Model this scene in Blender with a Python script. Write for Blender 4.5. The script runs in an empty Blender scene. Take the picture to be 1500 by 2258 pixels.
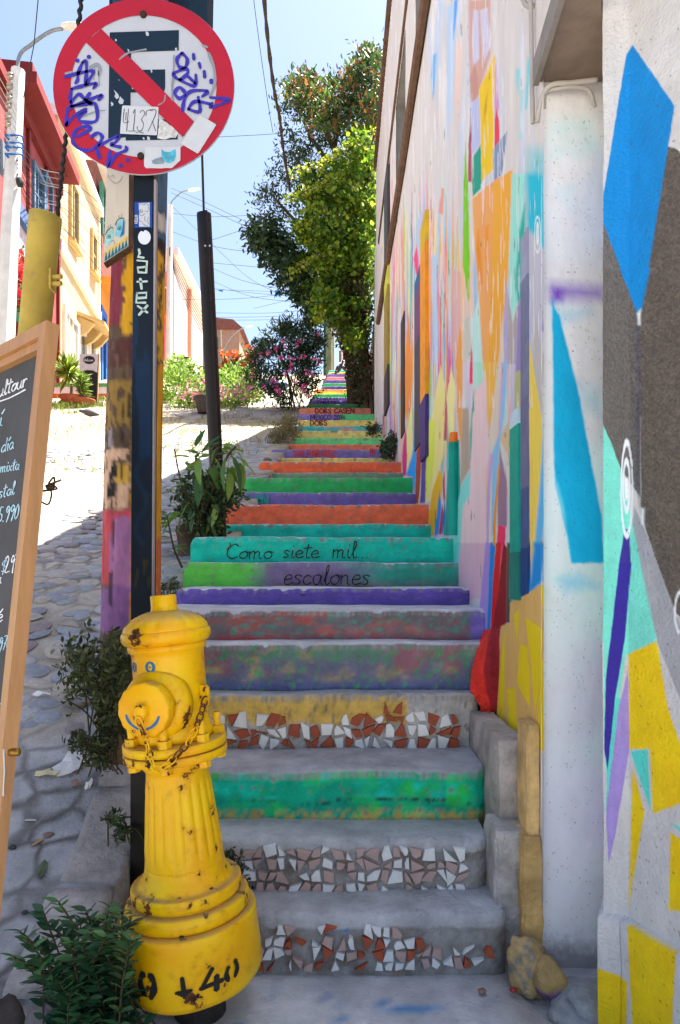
import bpy, math, random
import numpy as np
from mathutils import Vector, Matrix
random.seed(7); RNG = np.random.default_rng(11)
SC = bpy.context.scene
COL = SC.collection
# ------------------------------------------------------------------ camera, world, sun, exposure
CAMZ = 1.2; F = 1500.0; HY = 1260.0        # focal length and horizon in photo pixels
cam = bpy.data.cameras.new('camera'); camo = bpy.data.objects.new('camera', cam); COL.objects.link(camo)
camo.location = (0, 0, CAMZ); camo.rotation_euler = (math.radians(90), 0, 0)
cam.sensor_fit = 'VERTICAL'; cam.sensor_height = 36.0; cam.lens = 36.0 * F / 2258.0
cam.shift_y = (HY - 1129.0) / 2258.0
cam.clip_start = 0.05; cam.clip_end = 2000
SC.camera = camo
TOSUN = Vector((0.34, 0.17, 0.925)).normalized()
w = bpy.data.worlds.new('World'); SC.world = w; w.use_nodes = True
nt = w.node_tree; bg = nt.nodes['Background']
sky = nt.nodes.new('ShaderNodeTexSky'); sky.sky_type = 'NISHITA'; sky.sun_disc = False
sky.sun_elevation = math.asin(TOSUN.z); sky.sun_rotation = math.atan2(TOSUN.x, TOSUN.y)
sky.air_density = 1.0; sky.dust_density = 2.6; sky.ozone_density = 1.0; sky.altitude = 50
nt.links.new(sky.outputs[0], bg.inputs[0]); bg.inputs[1].default_value = 0.06
sl = bpy.data.lights.new('sun', 'SUN'); sl.energy = 5.0; sl.angle = math.radians(0.53); sl.color = (1.0, 0.93, 0.82)
so = bpy.data.objects.new('sun', sl); COL.objects.link(so); so.location = (4, 2, 20)
so.rotation_euler = TOSUN.to_track_quat('Z', 'Y').to_euler()
SC.view_settings.view_transform = 'Standard'; SC.view_settings.look = 'None'
SC.view_settings.gamma = 1.0; SC.view_settings.exposure = 2.42
SC.render.engine = 'CYCLES'
SC.cycles.max_bounces = 9; SC.cycles.diffuse_bounces = 7; SC.cycles.transparent_max_bounces = 6
# ------------------------------------------------------------------ helpers
def lin1(v):
    v = max(0.0, v / 255.0)
    return v / 12.92 if v <= 0.04045 else ((v + 0.055) / 1.055) ** 2.4
def C(r, g, b, k=1.0):
    return (min(.86, lin1(r) * k), min(.86, lin1(g) * k), min(.86, lin1(b) * k))
def W(px, py, Y):                       # a photo pixel at a known distance
    return Vector(((px - 750.0) / F * Y, Y, CAMZ + (HY - py) / F * Y))
def hitplane(px, py, O, N):             # a photo pixel dropped on a known plane
    d = Vector(((px - 750.0) / F, 1.0, (HY - py) / F)); o = Vector((0, 0, CAMZ))
    return o + d * ((Vector(O) - o).dot(N) / d.dot(N))
def vnoise(x, y, seed=0):
    xi = np.floor(x).astype(np.int64); yi = np.floor(y).astype(np.int64); xf = x - xi; yf = y - yi
    def h(a, b):
        n = (a * 374761393 + b * 668265263 + seed * 1274126177) & 0x7fffffff
        n = ((n ^ (n >> 13)) * 1274126177) & 0x7fffffff
        return ((n ^ (n >> 16)) & 0xffff) / 65535.0
    u = xf * xf * (3 - 2 * xf); v = yf * yf * (3 - 2 * yf)
    return (h(xi, yi) * (1 - u) + h(xi + 1, yi) * u) * (1 - v) + (h(xi, yi + 1) * (1 - u) + h(xi + 1, yi + 1) * u) * v
def fbm(x, y, seed=0, o=4):
    s = 0; a = .5; t = 0
    for i in range(o):
        s = s + a * vnoise(x * 2 ** i, y * 2 ** i, seed + i * 17); t += a; a *= .5
    return s / t
# ---- materials
MATS = {}
def mat(name, col=(.5, .5, .5), rough=.8, var=.18, vs=6.0, bump=.25, bs=60.0, attr=False, metal=0.0, spec=.3, trans=0.0, dirt=0.0, stretch=None, coat=0.0):
    if name in MATS: return MATS[name]
    m = bpy.data.materials.new(name); m.use_nodes = True; MATS[name] = m
    n = m.node_tree; N = n.nodes; L = n.links; b = N['Principled BSDF']
    b.inputs['Roughness'].default_value = rough; b.inputs['Metallic'].default_value = metal
    b.inputs['Specular IOR Level'].default_value = spec
    if coat: b.inputs['Coat Weight'].default_value = coat; b.inputs['Coat Roughness'].default_value = .25
    tc = N.new('ShaderNodeTexCoord'); vec = tc.outputs['Object']
    if stretch:
        mp = N.new('ShaderNodeMapping'); mp.inputs['Scale'].default_value = stretch; L.new(vec, mp.inputs[0]); vec = mp.outputs[0]
    nz = N.new('ShaderNodeTexNoise'); nz.inputs['Scale'].default_value = vs; nz.inputs['Detail'].default_value = 7; nz.inputs['Roughness'].default_value = .62
    L.new(vec, nz.inputs['Vector'])
    mr = N.new('ShaderNodeMapRange'); mr.inputs[1].default_value = .28; mr.inputs[2].default_value = .72
    mr.inputs[3].default_value = 1 - var; mr.inputs[4].default_value = 1 + var * .7; L.new(nz.outputs[0], mr.inputs[0])
    mx = N.new('ShaderNodeMix'); mx.data_type = 'RGBA'; mx.blend_type = 'MULTIPLY'; mx.inputs[0].default_value = 1.0
    if attr:
        at = N.new('ShaderNodeAttribute'); at.attribute_name = 'Col'; L.new(at.outputs['Color'], mx.inputs[6])
    else: mx.inputs[6].default_value = (*col, 1)
    L.new(mr.outputs[0], mx.inputs[7]); out = mx.outputs[2]
    if dirt > 0:
        n2 = N.new('ShaderNodeTexNoise'); n2.inputs['Scale'].default_value = vs * 3.1; n2.inputs['Detail'].default_value = 9; n2.inputs['Roughness'].default_value = .7
        L.new(vec, n2.inputs['Vector'])
        r2 = N.new('ShaderNodeMapRange'); r2.inputs[1].default_value = .60; r2.inputs[2].default_value = .72; r2.inputs[3].default_value = 0; r2.inputs[4].default_value = dirt
        L.new(n2.outputs[0], r2.inputs[0])
        m2 = N.new('ShaderNodeMix'); m2.data_type = 'RGBA'; L.new(r2.outputs[0], m2.inputs[0]); L.new(out, m2.inputs[6]); m2.inputs[7].default_value = (.10, .085, .07, 1); out = m2.outputs[2]
    L.new(out, b.inputs['Base Color'])
    if bump > 0:
        nb = N.new('ShaderNodeTexNoise'); nb.inputs['Scale'].default_value = bs; nb.inputs['Detail'].default_value = 5; L.new(vec, nb.inputs['Vector'])
        bp = N.new('ShaderNodeBump'); bp.inputs['Strength'].default_value = bump; bp.inputs['Distance'].default_value = .01
        L.new(nb.outputs[0], bp.inputs['Height']); L.new(bp.outputs[0], b.inputs['Normal'])
    if trans > 0:
        tr = N.new('ShaderNodeBsdfTranslucent'); L.new(out, tr.inputs[0]); ms = N.new('ShaderNodeMixShader'); ms.inputs[0].default_value = trans
        L.new(b.outputs[0], ms.inputs[1]); L.new(tr.outputs[0], ms.inputs[2]); L.new(ms.outputs[0], N['Material Output'].inputs[0])
    return m
def glass(name='window_glass', col=(.05, .06, .07)):
    return mat(name, col, rough=.12, var=.3, vs=1.5, bump=0, spec=.6)
# ---- mesh builder
class MB:
    def __init__(s): s.v = []; s.f = []; s.c = []; s.cur = None
    def add(s, vs, fs, col=None):
        b = len(s.v); s.v.extend([tuple(q) for q in vs]); s.f.extend([tuple(i + b for i in f) for f in fs])
        s.c.extend([col if col is not None else s.cur] * len(vs)); return s
    def box(s, lo, hi, col=None):
        x0, y0, z0 = lo; x1, y1, z1 = hi
        return s.add([(x0, y0, z0), (x1, y0, z0), (x1, y1, z0), (x0, y1, z0), (x0, y0, z1), (x1, y0, z1), (x1, y1, z1), (x0, y1, z1)],
              [(3, 2, 1, 0), (4, 5, 6, 7), (0, 1, 5, 4), (1, 2, 6, 5), (2, 3, 7, 6), (3, 0, 4, 7)], col)
    def beam(s, a, b, wd, ht, up=(0, 0, 1), col=None):     # rectangular bar
        a = Vector(a); b = Vector(b); d = (b - a).normalized(); u = Vector(up); sd = d.cross(u).normalized(); u = sd.cross(d).normalized()
        q = []
        for p in (a, b):
            for i, j in ((-1, -1), (1, -1), (1, 1), (-1, 1)): q.append(p + sd * (i * wd / 2) + u * (j * ht / 2))
        return s.add(q, [(0, 1, 2, 3), (7, 6, 5, 4), (1, 0, 4, 5), (2, 1, 5, 6), (3, 2, 6, 7), (0, 3, 7, 4)], col)
    def tube(s, path, r, seg=8, col=None, cap=True):
        P = [Vector(p) for p in path]; n = len(P); rs = r if isinstance(r, (list, tuple)) else [r] * n
        vs = []; prev = None
        for i, p in enumerate(P):
            d = (P[min(i + 1, n - 1)] - P[max(i - 1, 0)]).normalized()
            if prev is None:
                ref = Vector((0, 0, 1)) if abs(d.z) < .9 else Vector((1, 0, 0)); u = d.cross(ref).normalized()
            else: u = (prev - d * prev.dot(d)).normalized()
            prev = u; v = d.cross(u)
            for k in range(seg):
                a = 2 * math.pi * k / seg; vs.append(p + u * (math.cos(a) * rs[i]) + v * (math.sin(a) * rs[i]))
        fs = []
        for i in range(n - 1):
            for k in range(seg):
                k2 = (k + 1) % seg; fs.append((i * seg + k, i * seg + k2, (i + 1) * seg + k2, (i + 1) * seg + k))
        if cap: fs.append(tuple(range(seg - 1, -1, -1))); fs.append(tuple((n - 1) * seg + k for k in range(seg)))
        return s.add(vs, fs, col)
    def lathe(s, prof, seg=32, M=None, flute=None, col=None, a0=0, cap=True):
        vs = []; fs = []
        for i, (z, r) in enumerate(prof):
            for k in range(seg):
                a = 2 * math.pi * k / seg + a0; rr = r * (flute(a, z) if flute else 1.0); vs.append(Vector((math.cos(a) * rr, math.sin(a) * rr, z)))
        for i in range(len(prof) - 1):
            for k in range(seg):
                k2 = (k + 1) % seg; fs.append((i * seg + k, i * seg + k2, (i + 1) * seg + k2, (i + 1) * seg + k))
        if cap: fs.append(tuple(range(seg - 1, -1, -1))); fs.append(tuple((len(prof) - 1) * seg + k for k in range(seg)))
        if M is not None: vs = [M @ v for v in vs]
        return s.add(vs, fs, col)
    def prism(s, pts, off, col=None):     # planar polygon (3D points) thickened by the vector off
        n = len(pts); off = Vector(off); a = [Vector(p) for p in pts]; b = [p + off for p in a]
        return s.add(a + b, [tuple(range(n - 1, -1, -1)), tuple(range(n, 2 * n))] + [(i, (i + 1) % n, n + (i + 1) % n, n + i) for i in range(n)], col)
    def build(s, name, m=None, parent=None, smooth=False, loc=None):
        me = bpy.data.meshes.new(name)
        vs = s.v
        if loc is not None: vs = [(v[0] - loc[0], v[1] - loc[1], v[2] - loc[2]) for v in vs]
        me.from_pydata(vs, [], s.f); me.update()
        if any(c is not None for c in s.c):
            at = me.color_attributes.new('Col', 'FLOAT_COLOR', 'POINT')
            arr = np.ones((len(vs), 4), np.float32)
            arr[:, :3] = np.array([c[:3] if c is not None else (.5, .5, .5) for c in s.c], np.float32)
            at.data.foreach_set('color', arr.ravel())
        if smooth: me.polygons.foreach_set('use_smooth', [True] * len(me.polygons))
        return link(name, me, m, parent, loc)
def link(name, me, m=None, parent=None, loc=None):
    o = bpy.data.objects.new(name, me); COL.objects.link(o)
    if m and me and not me.materials: me.materials.append(m)
    if loc is not None: o.location = loc
    if parent is not None:
        o.parent = parent
        if parent_world(parent) is not None: o.matrix_parent_inverse = parent_world(parent)
    return o
def parent_world(p):
    M = Matrix.Identity(4); q = p
    while q is not None:
        M = q.matrix_parent_inverse @ q.matrix_basis @ M if q.parent else q.matrix_basis @ M
        q = q.parent
    return M.inverted()
def gridmesh(name, P, col, m, parent=None, smooth=True, keep=None):   # P (R,Q,3), col (R,Q,3)
    R, Q = P.shape[:2]; me = bpy.data.meshes.new(name)
    idx = np.arange(R * Q).reshape(R, Q)
    fc = np.stack([idx[:-1, :-1], idx[:-1, 1:], idx[1:, 1:], idx[1:, :-1]], -1).reshape(-1, 4)
    if keep is not None: fc = fc[keep.reshape(-1)]
    me.vertices.add(R * Q); me.vertices.foreach_set('co', P.astype(np.float32).ravel())
    me.loops.add(len(fc) * 4); me.loops.foreach_set('vertex_index', fc.astype(np.int32).ravel())
    me.polygons.add(len(fc)); me.polygons.foreach_set('loop_start', np.arange(0, len(fc) * 4, 4, dtype=np.int32)); me.polygons.foreach_set('loop_total', np.full(len(fc), 4, np.int32))
    if smooth: me.polygons.foreach_set('use_smooth', np.ones(len(fc), bool))
    me.update(calc_edges=True); me.validate()
    if col is not None:
        at = me.color_attributes.new('Col', 'FLOAT_COLOR', 'POINT'); a = np.ones((R * Q, 4), np.float32); a[:, :3] = col.reshape(-1, 3); at.data.foreach_set('color', a.ravel())
    return link(name, me, m, parent)
def empty(name, loc=(0, 0, 0)):
    o = bpy.data.objects.new(name, None); COL.objects.link(o); o.location = loc; o.empty_display_size = .1; return o
def tag(o, label=None, cat=None, group=None, kind=None):
    if label: o['label'] = label
    if cat: o['category'] = cat
    if group: o['group'] = group
    if kind: o['kind'] = kind
    return o
def smooth_line(pts, k=5):           # Catmull-Rom
    P = [Vector(p) for p in pts]
    if len(P) < 3: return P
    out = []
    for i in range(len(P) - 1):
        a = P[max(i - 1, 0)]; b = P[i]; c = P[i + 1]; d = P[min(i + 2, len(P) - 1)]
        for j in range(k):
            t = j / k; out.append(.5 * ((2 * b) + (c - a) * t + (2 * a - 5 * b + 4 * c - d) * t * t + (3 * b - a - 3 * c + d) * t ** 3))
    out.append(P[-1]); return out
def ribbon(mb, pts, wd, fn, col=None, taper=False):    # stroke in 2D (pts) -> fn(x,y) 3D
    P = [Vector((p[0], p[1])) for p in pts]
    if len(P) == 1: P = [P[0], P[0] + Vector((wd * .1, 0))]
    n = len(P); L = []; R = []
    for i, p in enumerate(P):
        d = (P[min(i + 1, n - 1)] - P[max(i - 1, 0)])
        if d.length < 1e-9: d = Vector((1, 0))
        d.normalize(); nn = Vector((-d.y, d.x)) * (wd / 2 * (1 + .2 * math.sin(i * .9 + P[0].x * .37))); L.append(p + nn); R.append(p - nn)
    e0 = P[0] - (P[min(1, n - 1)] - P[0]).normalized() * wd * .4; e1 = P[-1] + (P[-1] - P[-2]).normalized() * wd * .4
    vs = [fn(q.x, q.y) for q in L] + [fn(q.x, q.y) for q in R] + [fn(e0.x, e0.y), fn(e1.x, e1.y)]
    fs = [(i, i + 1, n + i + 1, n + i) for i in range(n - 1)] + [(0, n, 2 * n), (n - 1, 2 * n + 1, 2 * n - 1)]
    mb.add(vs, fs, col)
FONT = {
 'a': (1.0, [[(.8, .85), (.5, 1), (.15, .8), (.1, .35), (.35, 0), (.65, .2), (.8, .95), (.8, .2), (1, 0)]]),
 'c': (.9, [[(.8, .8), (.5, 1), (.15, .7), (.1, .3), (.4, 0), (.85, .2)]]),
 'd': (1.0, [[(.8, .8), (.45, 1), (.1, .6), (.15, .1), (.5, 0), (.8, .5), (.85, 2), (.8, .2), (1, 0)]]),
 'e': (.9, [[(.1, .5), (.7, .6), (.7, .9), (.4, 1), (.1, .6), (.2, .1), (.5, 0), (.9, .2)]]),
 'i': (.5, [[(.2, 1), (.2, .15), (.45, 0)], [(.25, 1.5), (.27, 1.58)]]),
 'í': (.5, [[(.2, 1), (.2, .15), (.45, 0)], [(.2, 1.4), (.5, 1.9)]]),
 'é': (.9, [[(.1, .5), (.7, .6), (.7, .9), (.4, 1), (.1, .6), (.2, .1), (.5, 0), (.9, .2)], [(.3, 1.3), (.7, 1.7)]]),
 'l': (.6, [[(.05, .3), (.4, 1.5), (.35, 2), (.2, 1.8), (.2, .3), (.4, 0), (.6, .2)]]),
 'm': (1.35, [[(.05, 1), (.1, 0)], [(.1, .7), (.35, 1), (.52, .8), (.52, 0)], [(.52, .7), (.8, 1), (1, .8), (1, .15), (1.25, 0)]]),
 'n': (1.0, [[(.05, 1), (.1, 0)], [(.1, .7), (.4, 1), (.65, .8), (.65, .15), (.9, 0)]]),
 'o': (.95, [[(.5, 1), (.15, .75), (.12, .3), (.45, 0), (.8, .3), (.8, .75), (.5, 1), (.95, .85)]]),
 'r': (.75, [[(.1, 1), (.12, 0)], [(.12, .6), (.4, 1), (.68, .85)]]),
 's': (.8, [[(.7, .85), (.4, 1), (.15, .8), (.6, .35), (.5, .05), (.1, .1)]]),
 't': (.7, [[(.35, 1.9), (.3, .2), (.6, 0)], [(-.05, 1.3), (.75, 1.4)]]),
 'u': (1.0, [[(.1, 1), (.12, .25), (.4, 0), (.7, .4), (.75, 1), (.75, .15), (1, 0)]]),
 'x': (.85, [[(.05, 1), (.75, 0)], [(.75, 1), (.05, 0)]]),
 'w': (1.2, [[(.05, 1), (.3, 0), (.55, .8), (.8, 0), (1.1, 1)]]), 'h': (.95, [[(.1, 2), (.1, 0)], [(.1, .7), (.4, 1), (.7, .8), (.7, 0)]]),
 'p': (.95, [[(.1, 1), (.1, -.8)], [(.1, .8), (.5, 1), (.8, .6), (.5, 0), (.1, .2)]]), 'y': (.9, [[(.1, 1), (.4, .2)], [(.8, 1), (.2, -.8)]]),
 'f': (.6, [[(.6, 1.9), (.35, 1.9), (.25, 1.4), (.25, 0)], [(0, 1), (.6, 1)]]), 'k': (.8, [[(.1, 2), (.1, 0)], [(.7, 1), (.1, .4), (.7, 0)]]),
 'g': (.9, [[(.8, .9), (.4, 1), (.1, .5), (.4, 0), (.8, .4), (.8, 1), (.7, -.8), (.2, -.8)]]), 'v': (.8, [[(.05, 1), (.4, 0), (.75, 1)]]), 'b': (.9, [[(.1, 2), (.1, 0), (.5, 0), (.8, .5), (.5, 1), (.1, .7)]]),
 'C': (1.2, [[(1.1, 1.7), (.7, 2), (.2, 1.5), (.1, .6), (.5, 0), (1.1, .3)]]), 'M': (1.5, [[(.1, 0), (.2, 2), (.7, .6), (1.2, 2), (1.3, 0)]]),
 'E': (1.1, [[(1, 2), (.1, 2), (.1, 0), (1, 0)], [(.1, 1), (.8, 1)]]), 'X': (1.2, [[(.05, 2), (1.05, 0)], [(1.05, 2), (.05, 0)]]), 'I': (.4, [[(.2, 2), (.2, 0)]]),
 'O': (1.3, [[(.6, 2), (.15, 1.4), (.15, .5), (.6, 0), (1.1, .5), (1.1, 1.4), (.6, 2)]]), 'V': (1.2, [[(.05, 2), (.55, 0), (1.1, 2)]]),
 'A': (1.2, [[(.05, 0), (.55, 2), (1.1, 0)], [(.25, .7), (.9, .7)]]), 'L': (1.0, [[(.1, 2), (.1, 0), (.9, 0)]]),
 'P': (1.1, [[(.1, 0), (.1, 2), (.7, 1.9), (.9, 1.5), (.6, 1), (.1, 1)]]), 'R': (1.2, [[(.1, 0), (.1, 2), (.7, 1.9), (.9, 1.5), (.6, 1), (.1, 1)], [(.4, 1), (1, 0)]]),
 'D': (1.2, [[(.1, 0), (.1, 2), (.7, 1.8), (1, 1), (.7, .2), (.1, 0)]]), 'B': (1.1, [[(.1, 0), (.1, 2), (.8, 1.7), (.2, 1), (.9, .5), (.1, 0)]]),
 'S': (1.1, [[(.95, 1.7), (.5, 2), (.15, 1.5), (.85, .6), (.6, .05), (.1, .25)]]), 'N': (1.2, [[(.1, 0), (.1, 2), (1, 0), (1, 2)]]), 'W': (1.5, [[(.05, 2), (.4, 0), (.7, 1.4), (1, 0), (1.35, 2)]]),
 'H': (1.2, [[(.1, 0), (.1, 2)], [(1, 0), (1, 2)], [(.1, 1), (1, 1)]]), '!': (.5, [[(.25, 2), (.22, .6)], [(.22, .1), (.22, 0)]]),
 'T': (1.1, [[(.05, 2), (1.05, 2)], [(.55, 2), (.55, 0)]]),
 '0': (1.0, [[(.5, 2), (.15, 1.4), (.15, .5), (.45, 0), (.8, .5), (.8, 1.4), (.5, 2)]]), '1': (.6, [[(.1, 1.5), (.4, 2), (.4, 0)]]),
 '2': (1.0, [[(.1, 1.6), (.45, 2), (.8, 1.5), (.1, 0), (.9, .05)]]), '3': (1.0, [[(.1, 1.8), (.7, 1.8), (.35, 1.1), (.8, .6), (.5, 0), (.1, .2)]]),
 '4': (1.0, [[(.3, 2), (.15, .8), (.9, .8)], [(.7, 1.6), (.65, 0)]]), '5': (1.0, [[(.8, 2), (.25, 2), (.2, 1.2), (.7, 1), (.75, .3), (.3, 0), (.05, .25)]]),
 '7': (1.0, [[(.1, 2), (.85, 2), (.35, 0)], [(.3, 1), (.8, 1.05)]]), '9': (.95, [[(.8, 1.7), (.4, 2), (.15, 1.5), (.4, 1.1), (.8, 1.6), (.75, .8), (.55, -.2)]]),
 '$': (1.0, [[(.85, 1.6), (.4, 1.8), (.15, 1.3), (.8, .7), (.6, .1), (.1, .3)], [(.5, 2.3), (.45, -.4)]]), '.': (.4, [[(.15, 0), (.18, .06)]]), ' ': (.7, []), "'": (.3, [[(.1, 2), (.15, 1.6)]]), '-': (.8, [[(.1, .8), (.7, .8)]])}
def write(mb, text, x, y, h, wd, fn, slope=0.0, slant=.12, col=None, track=1.0, jit=.03):
    """single-stroke lettering in pixel space: x,y baseline start, h x-height (pixels, y down)"""
    cx = 0.0
    for ch in text:
        a, st = FONT.get(ch, FONT[' '])
        for pl in st:
            q = []
            for (u, v) in pl:
                u2 = (cx + u * track + v * slant + random.uniform(-jit, jit)) * h; v2 = (v + random.uniform(-jit, jit)) * h
                q.append((x + u2, y - v2 + slope * u2))
            q = [(p.x, p.y) for p in smooth_line([(a_, b_, 0) for a_, b_ in q], 4)]
            ribbon(mb, q, wd, fn, col)
        cx += a * track
    return x + cx * h
# polygons painted into vertex colours of real surfaces
def polydist(X, Y, P):
    n = len(P); ins = np.zeros(X.shape, bool); d = np.full(X.shape, 1e9)
    for i in range(n):
        x0, y0 = P[i]; x1, y1 = P[(i + 1) % n]
        c = ((y0 > Y) != (y1 > Y)) & (X < (x1 - x0) * (Y - y0) / ((y1 - y0) if y1 != y0 else 1e-9) + x0); ins ^= c
        dx, dy = x1 - x0, y1 - y0; t = np.clip(((X - x0) * dx + (Y - y0) * dy) / (dx * dx + dy * dy + 1e-9), 0, 1)
        d = np.minimum(d, (X - x0 - t * dx) ** 2 + (Y - y0 - t * dy) ** 2)
    d = np.sqrt(d); return np.where(ins, d, -d)
CROPS = {'A': (820, 0, 3.75), 'B': (820, 400, 3.75), 'C': (820, 800, 3.75), 'D': (900, 1200, 3.75), 'E': (1000, 1550, 3.0), 'F': (1100, 600, 2.8225), 'G': (800, 0, 2.143), 'Q': (1000, 1250, 2.24), 'P': (0, 0, 1.0)}
def paint(PX, PY, base, layers, wob=1.2):
    col = base.copy()
    WX = PX + (fbm(PX / 9, PY / 16, 3) - .5) * wob * 2; WY = PY + (fbm(PX / 9, PY / 16, 9) - .5) * wob * 4
    for L in layers:
        cr, rgb, pts = L[0], L[1], L[2]; soft = L[3] if len(L) > 3 else 1.2; op = L[4] if len(L) > 4 else 1.0
        ox, oy, s = CROPS[cr]; P = [(ox + x / s, oy + y / s) for x, y in pts]
        x0 = min(p[0] for p in P) - soft * 2; x1 = max(p[0] for p in P) + soft * 2; y0 = min(p[1] for p in P) - soft * 2; y1 = max(p[1] for p in P) + soft * 2
        k = (WX >= x0) & (WX <= x1) & (WY >= y0) & (WY <= y1)
        if not k.any(): continue
        d = polydist(WX[k], WY[k], P); a = np.clip(d / soft * .5 + .5, 0, 1) * op
        c = np.array(C(*rgb)); col[k] = col[k] * (1 - a[:, None]) + c * a[:, None]
    return col
def ring(cr, cx, cy, rx, ry, wd, n=20):
    o = [(cx + rx * math.cos(2 * math.pi * i / n), cy + ry * math.sin(2 * math.pi * i / n)) for i in range(n + 1)]
    q = [(cx + (rx - wd) * math.cos(2 * math.pi * i / n), cy + (ry - wd * ry / rx * .6) * math.sin(2 * math.pi * i / n)) for i in range(n, -1, -1)]
    return o + q
# ================================================================== GROUND, STREET
PROF = [(-40, -1.45), (0, -1.34), (1.0, -1.24), (1.6, -1.13), (2.05, -.93), (2.6, -.62), (3.1, -.30), (3.6, -.05), (4.6, .28), (5.5, .60), (6.8, 1.02), (8, 1.40), (10, 2.03), (12.6, 2.92), (16, 4.1), (20, 5.45), (24, 6.9), (30, 8.7), (40, 11.3), (60, 15.0), (120, 19), (400, 24)]
def zs(Y): return CAMZ + float(np.interp(Y, [p[0] for p in PROF], [p[1] for p in PROF]))
m_street = mat('street_dust', C(178, 168, 152), rough=.95, var=.3, vs=3.0, bump=.6, bs=70, dirt=.35)
def make_street():
    xs = np.array([-300, -120, -60, -30, -15, -9] + list(np.linspace(-8, -1.0, 60)) + [-.9, -.84, -.80, -.66, -.63, 1.0, 8, 30, 120, 300])
    ys = np.concatenate([[-40, -20, -8, -3, -1, 0, .4, .7], np.linspace(.9, 14, 170), np.linspace(14.3, 40, 60), [50, 60, 80, 120, 200, 400]])
    YY, XX = np.meshgrid(ys, xs, indexing='ij')
    Z = CAMZ + np.interp(YY, [p[0] for p in PROF], [p[1] for p in PROF])
    Z = Z + (fbm(XX * 1.3, YY * 1.3, 5) - .5) * .09 * (np.abs(XX + 4.5) < 4) * np.clip((-.95 - XX) / .6, 0, 1) + (fbm(XX * 7, YY * 7, 6) - .5) * .015
    inner = (XX > -.65)
    Z = np.where(inner, np.where(YY < 2.1, np.minimum(Z, -.06), Z - .5 * np.clip((25.5 - YY) / 2, 0, 1)), Z)
    base = np.array(C(170, 163, 152)); P = np.stack([XX, YY, Z], -1)
    col = np.ones(P.shape) * base
    n = fbm(XX * 2.2, YY * 2.2, 21)[..., None]; col = col * (.75 + .5 * n)
    sb = np.clip((2.75 - YY + (fbm(XX * 3, YY * 3, 2) - .5) * .5) / .2, 0, 1)[..., None] * ((XX < -.6) & (XX > -2.4) & (YY > .3))[..., None]      # concrete apron near the kerb
    col = col * (1 - sb) + np.array(C(158, 158, 160)) * (.85 + .3 * n) * sb
    g = (np.clip((fbm(XX * .5, YY * .45, 44) - .53) / .06, 0, 1) * np.clip((YY - 5.5) / 1.5, 0, 1))[..., None]           # dry grass soil
    col = col * (1 - .45 * g) + np.array(C(160, 148, 104)) * .45 * g
    m = mat('street_surface', attr=True, rough=.95, var=.28, vs=9.0, bump=.7, bs=75, dirt=.3); N = m.node_tree.nodes; L = m.node_tree.links; b = N['Principled BSDF']
    tc = N.new('ShaderNodeTexCoord'); nz = N.new('ShaderNodeTexNoise'); nz.inputs['Scale'].default_value = 6; L.new(tc.outputs['Object'], nz.inputs['Vector']); mv = N.new('ShaderNodeMix'); mv.data_type = 'RGBA'; mv.inputs[0].default_value = .09; L.new(tc.outputs['Object'], mv.inputs[6]); L.new(nz.outputs['Color'], mv.inputs[7])
    vo = N.new('ShaderNodeTexVoronoi'); vo.feature = 'DISTANCE_TO_EDGE'; vo.inputs['Scale'].default_value = 7.5; L.new(mv.outputs[2], vo.inputs['Vector'])
    r1 = N.new('ShaderNodeMapRange'); r1.inputs[1].default_value = .02; r1.inputs[2].default_value = .14; r1.inputs[3].default_value = 1; r1.inputs[4].default_value = 0; L.new(vo.outputs['Distance'], r1.inputs[0])
    n2 = N.new('ShaderNodeTexNoise'); n2.inputs['Scale'].default_value = 1.7; n2.inputs['Detail'].default_value = 5; L.new(tc.outputs['Object'], n2.inputs['Vector']); r2 = N.new('ShaderNodeMapRange'); r2.inputs[1].default_value = .38; r2.inputs[2].default_value = .62; L.new(n2.outputs[0], r2.inputs[0])
    mu = N.new('ShaderNodeMath'); mu.operation = 'MULTIPLY'; L.new(r1.outputs[0], mu.inputs[0]); L.new(r2.outputs[0], mu.inputs[1]); mm = N.new('ShaderNodeMath'); mm.operation = 'MULTIPLY'; mm.inputs[1].default_value = .85; L.new(mu.outputs[0], mm.inputs[0])
    src = b.inputs['Base Color'].links[0].from_socket; mx = N.new('ShaderNodeMix'); mx.data_type = 'RGBA'; L.new(mm.outputs[0], mx.inputs[0]); L.new(src, mx.inputs[6]); mx.inputs[7].default_value = (.07, .06, .05, 1); L.new(mx.outputs[2], b.inputs['Base Color'])
    return gridmesh('street', P, col, m)
street = tag(make_street(), kind='structure')
# pavement at the foot of the stairs
def make_pavement():
    xs = np.linspace(-.70, 1.6, 60); ys = np.concatenate([[-20, -6, -2, 0], np.linspace(.6, 2.12, 50)])
    YY, XX = np.meshgrid(ys, xs, indexing='ij')
    Z = (fbm(XX * 3, YY * 3, 8) - .5) * .02 + (fbm(XX * 18, YY * 18, 18) - .5) * .006 - .004
    Z = Z - .03 * np.exp(-((XX - .50 - .06 * np.sin(YY * 4)) / .05) ** 2)
    n = fbm(XX * 5, YY * 5, 31)[..., None]
    col = np.array(C(186, 186, 188)) * (.62 + .75 * n) * np.ones(XX.shape + (1,))
    bl = (np.clip((fbm(XX * 16, YY * 24, 77) - .6) / .05, 0, 1) * np.exp(-((YY - 1.88) / .07) ** 2) * (np.abs(XX - .0) < .28))[..., None]
    col = col * (1 - bl * .8) + np.array(C(30, 120, 175)) * bl * .8
    d = np.exp(-((XX - .52) / .09) ** 2)[..., None] * .55; col = col * (1 - d) + np.array(C(150, 138, 122)) * d
    o = gridmesh('pavement', np.stack([XX, YY, Z], -1), col, mat('worn_concrete', attr=True, rough=.9, var=.22, vs=14, bump=.5, bs=90, dirt=.35))
    return tag(o, kind='structure')
pavement = make_pavement()
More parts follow.
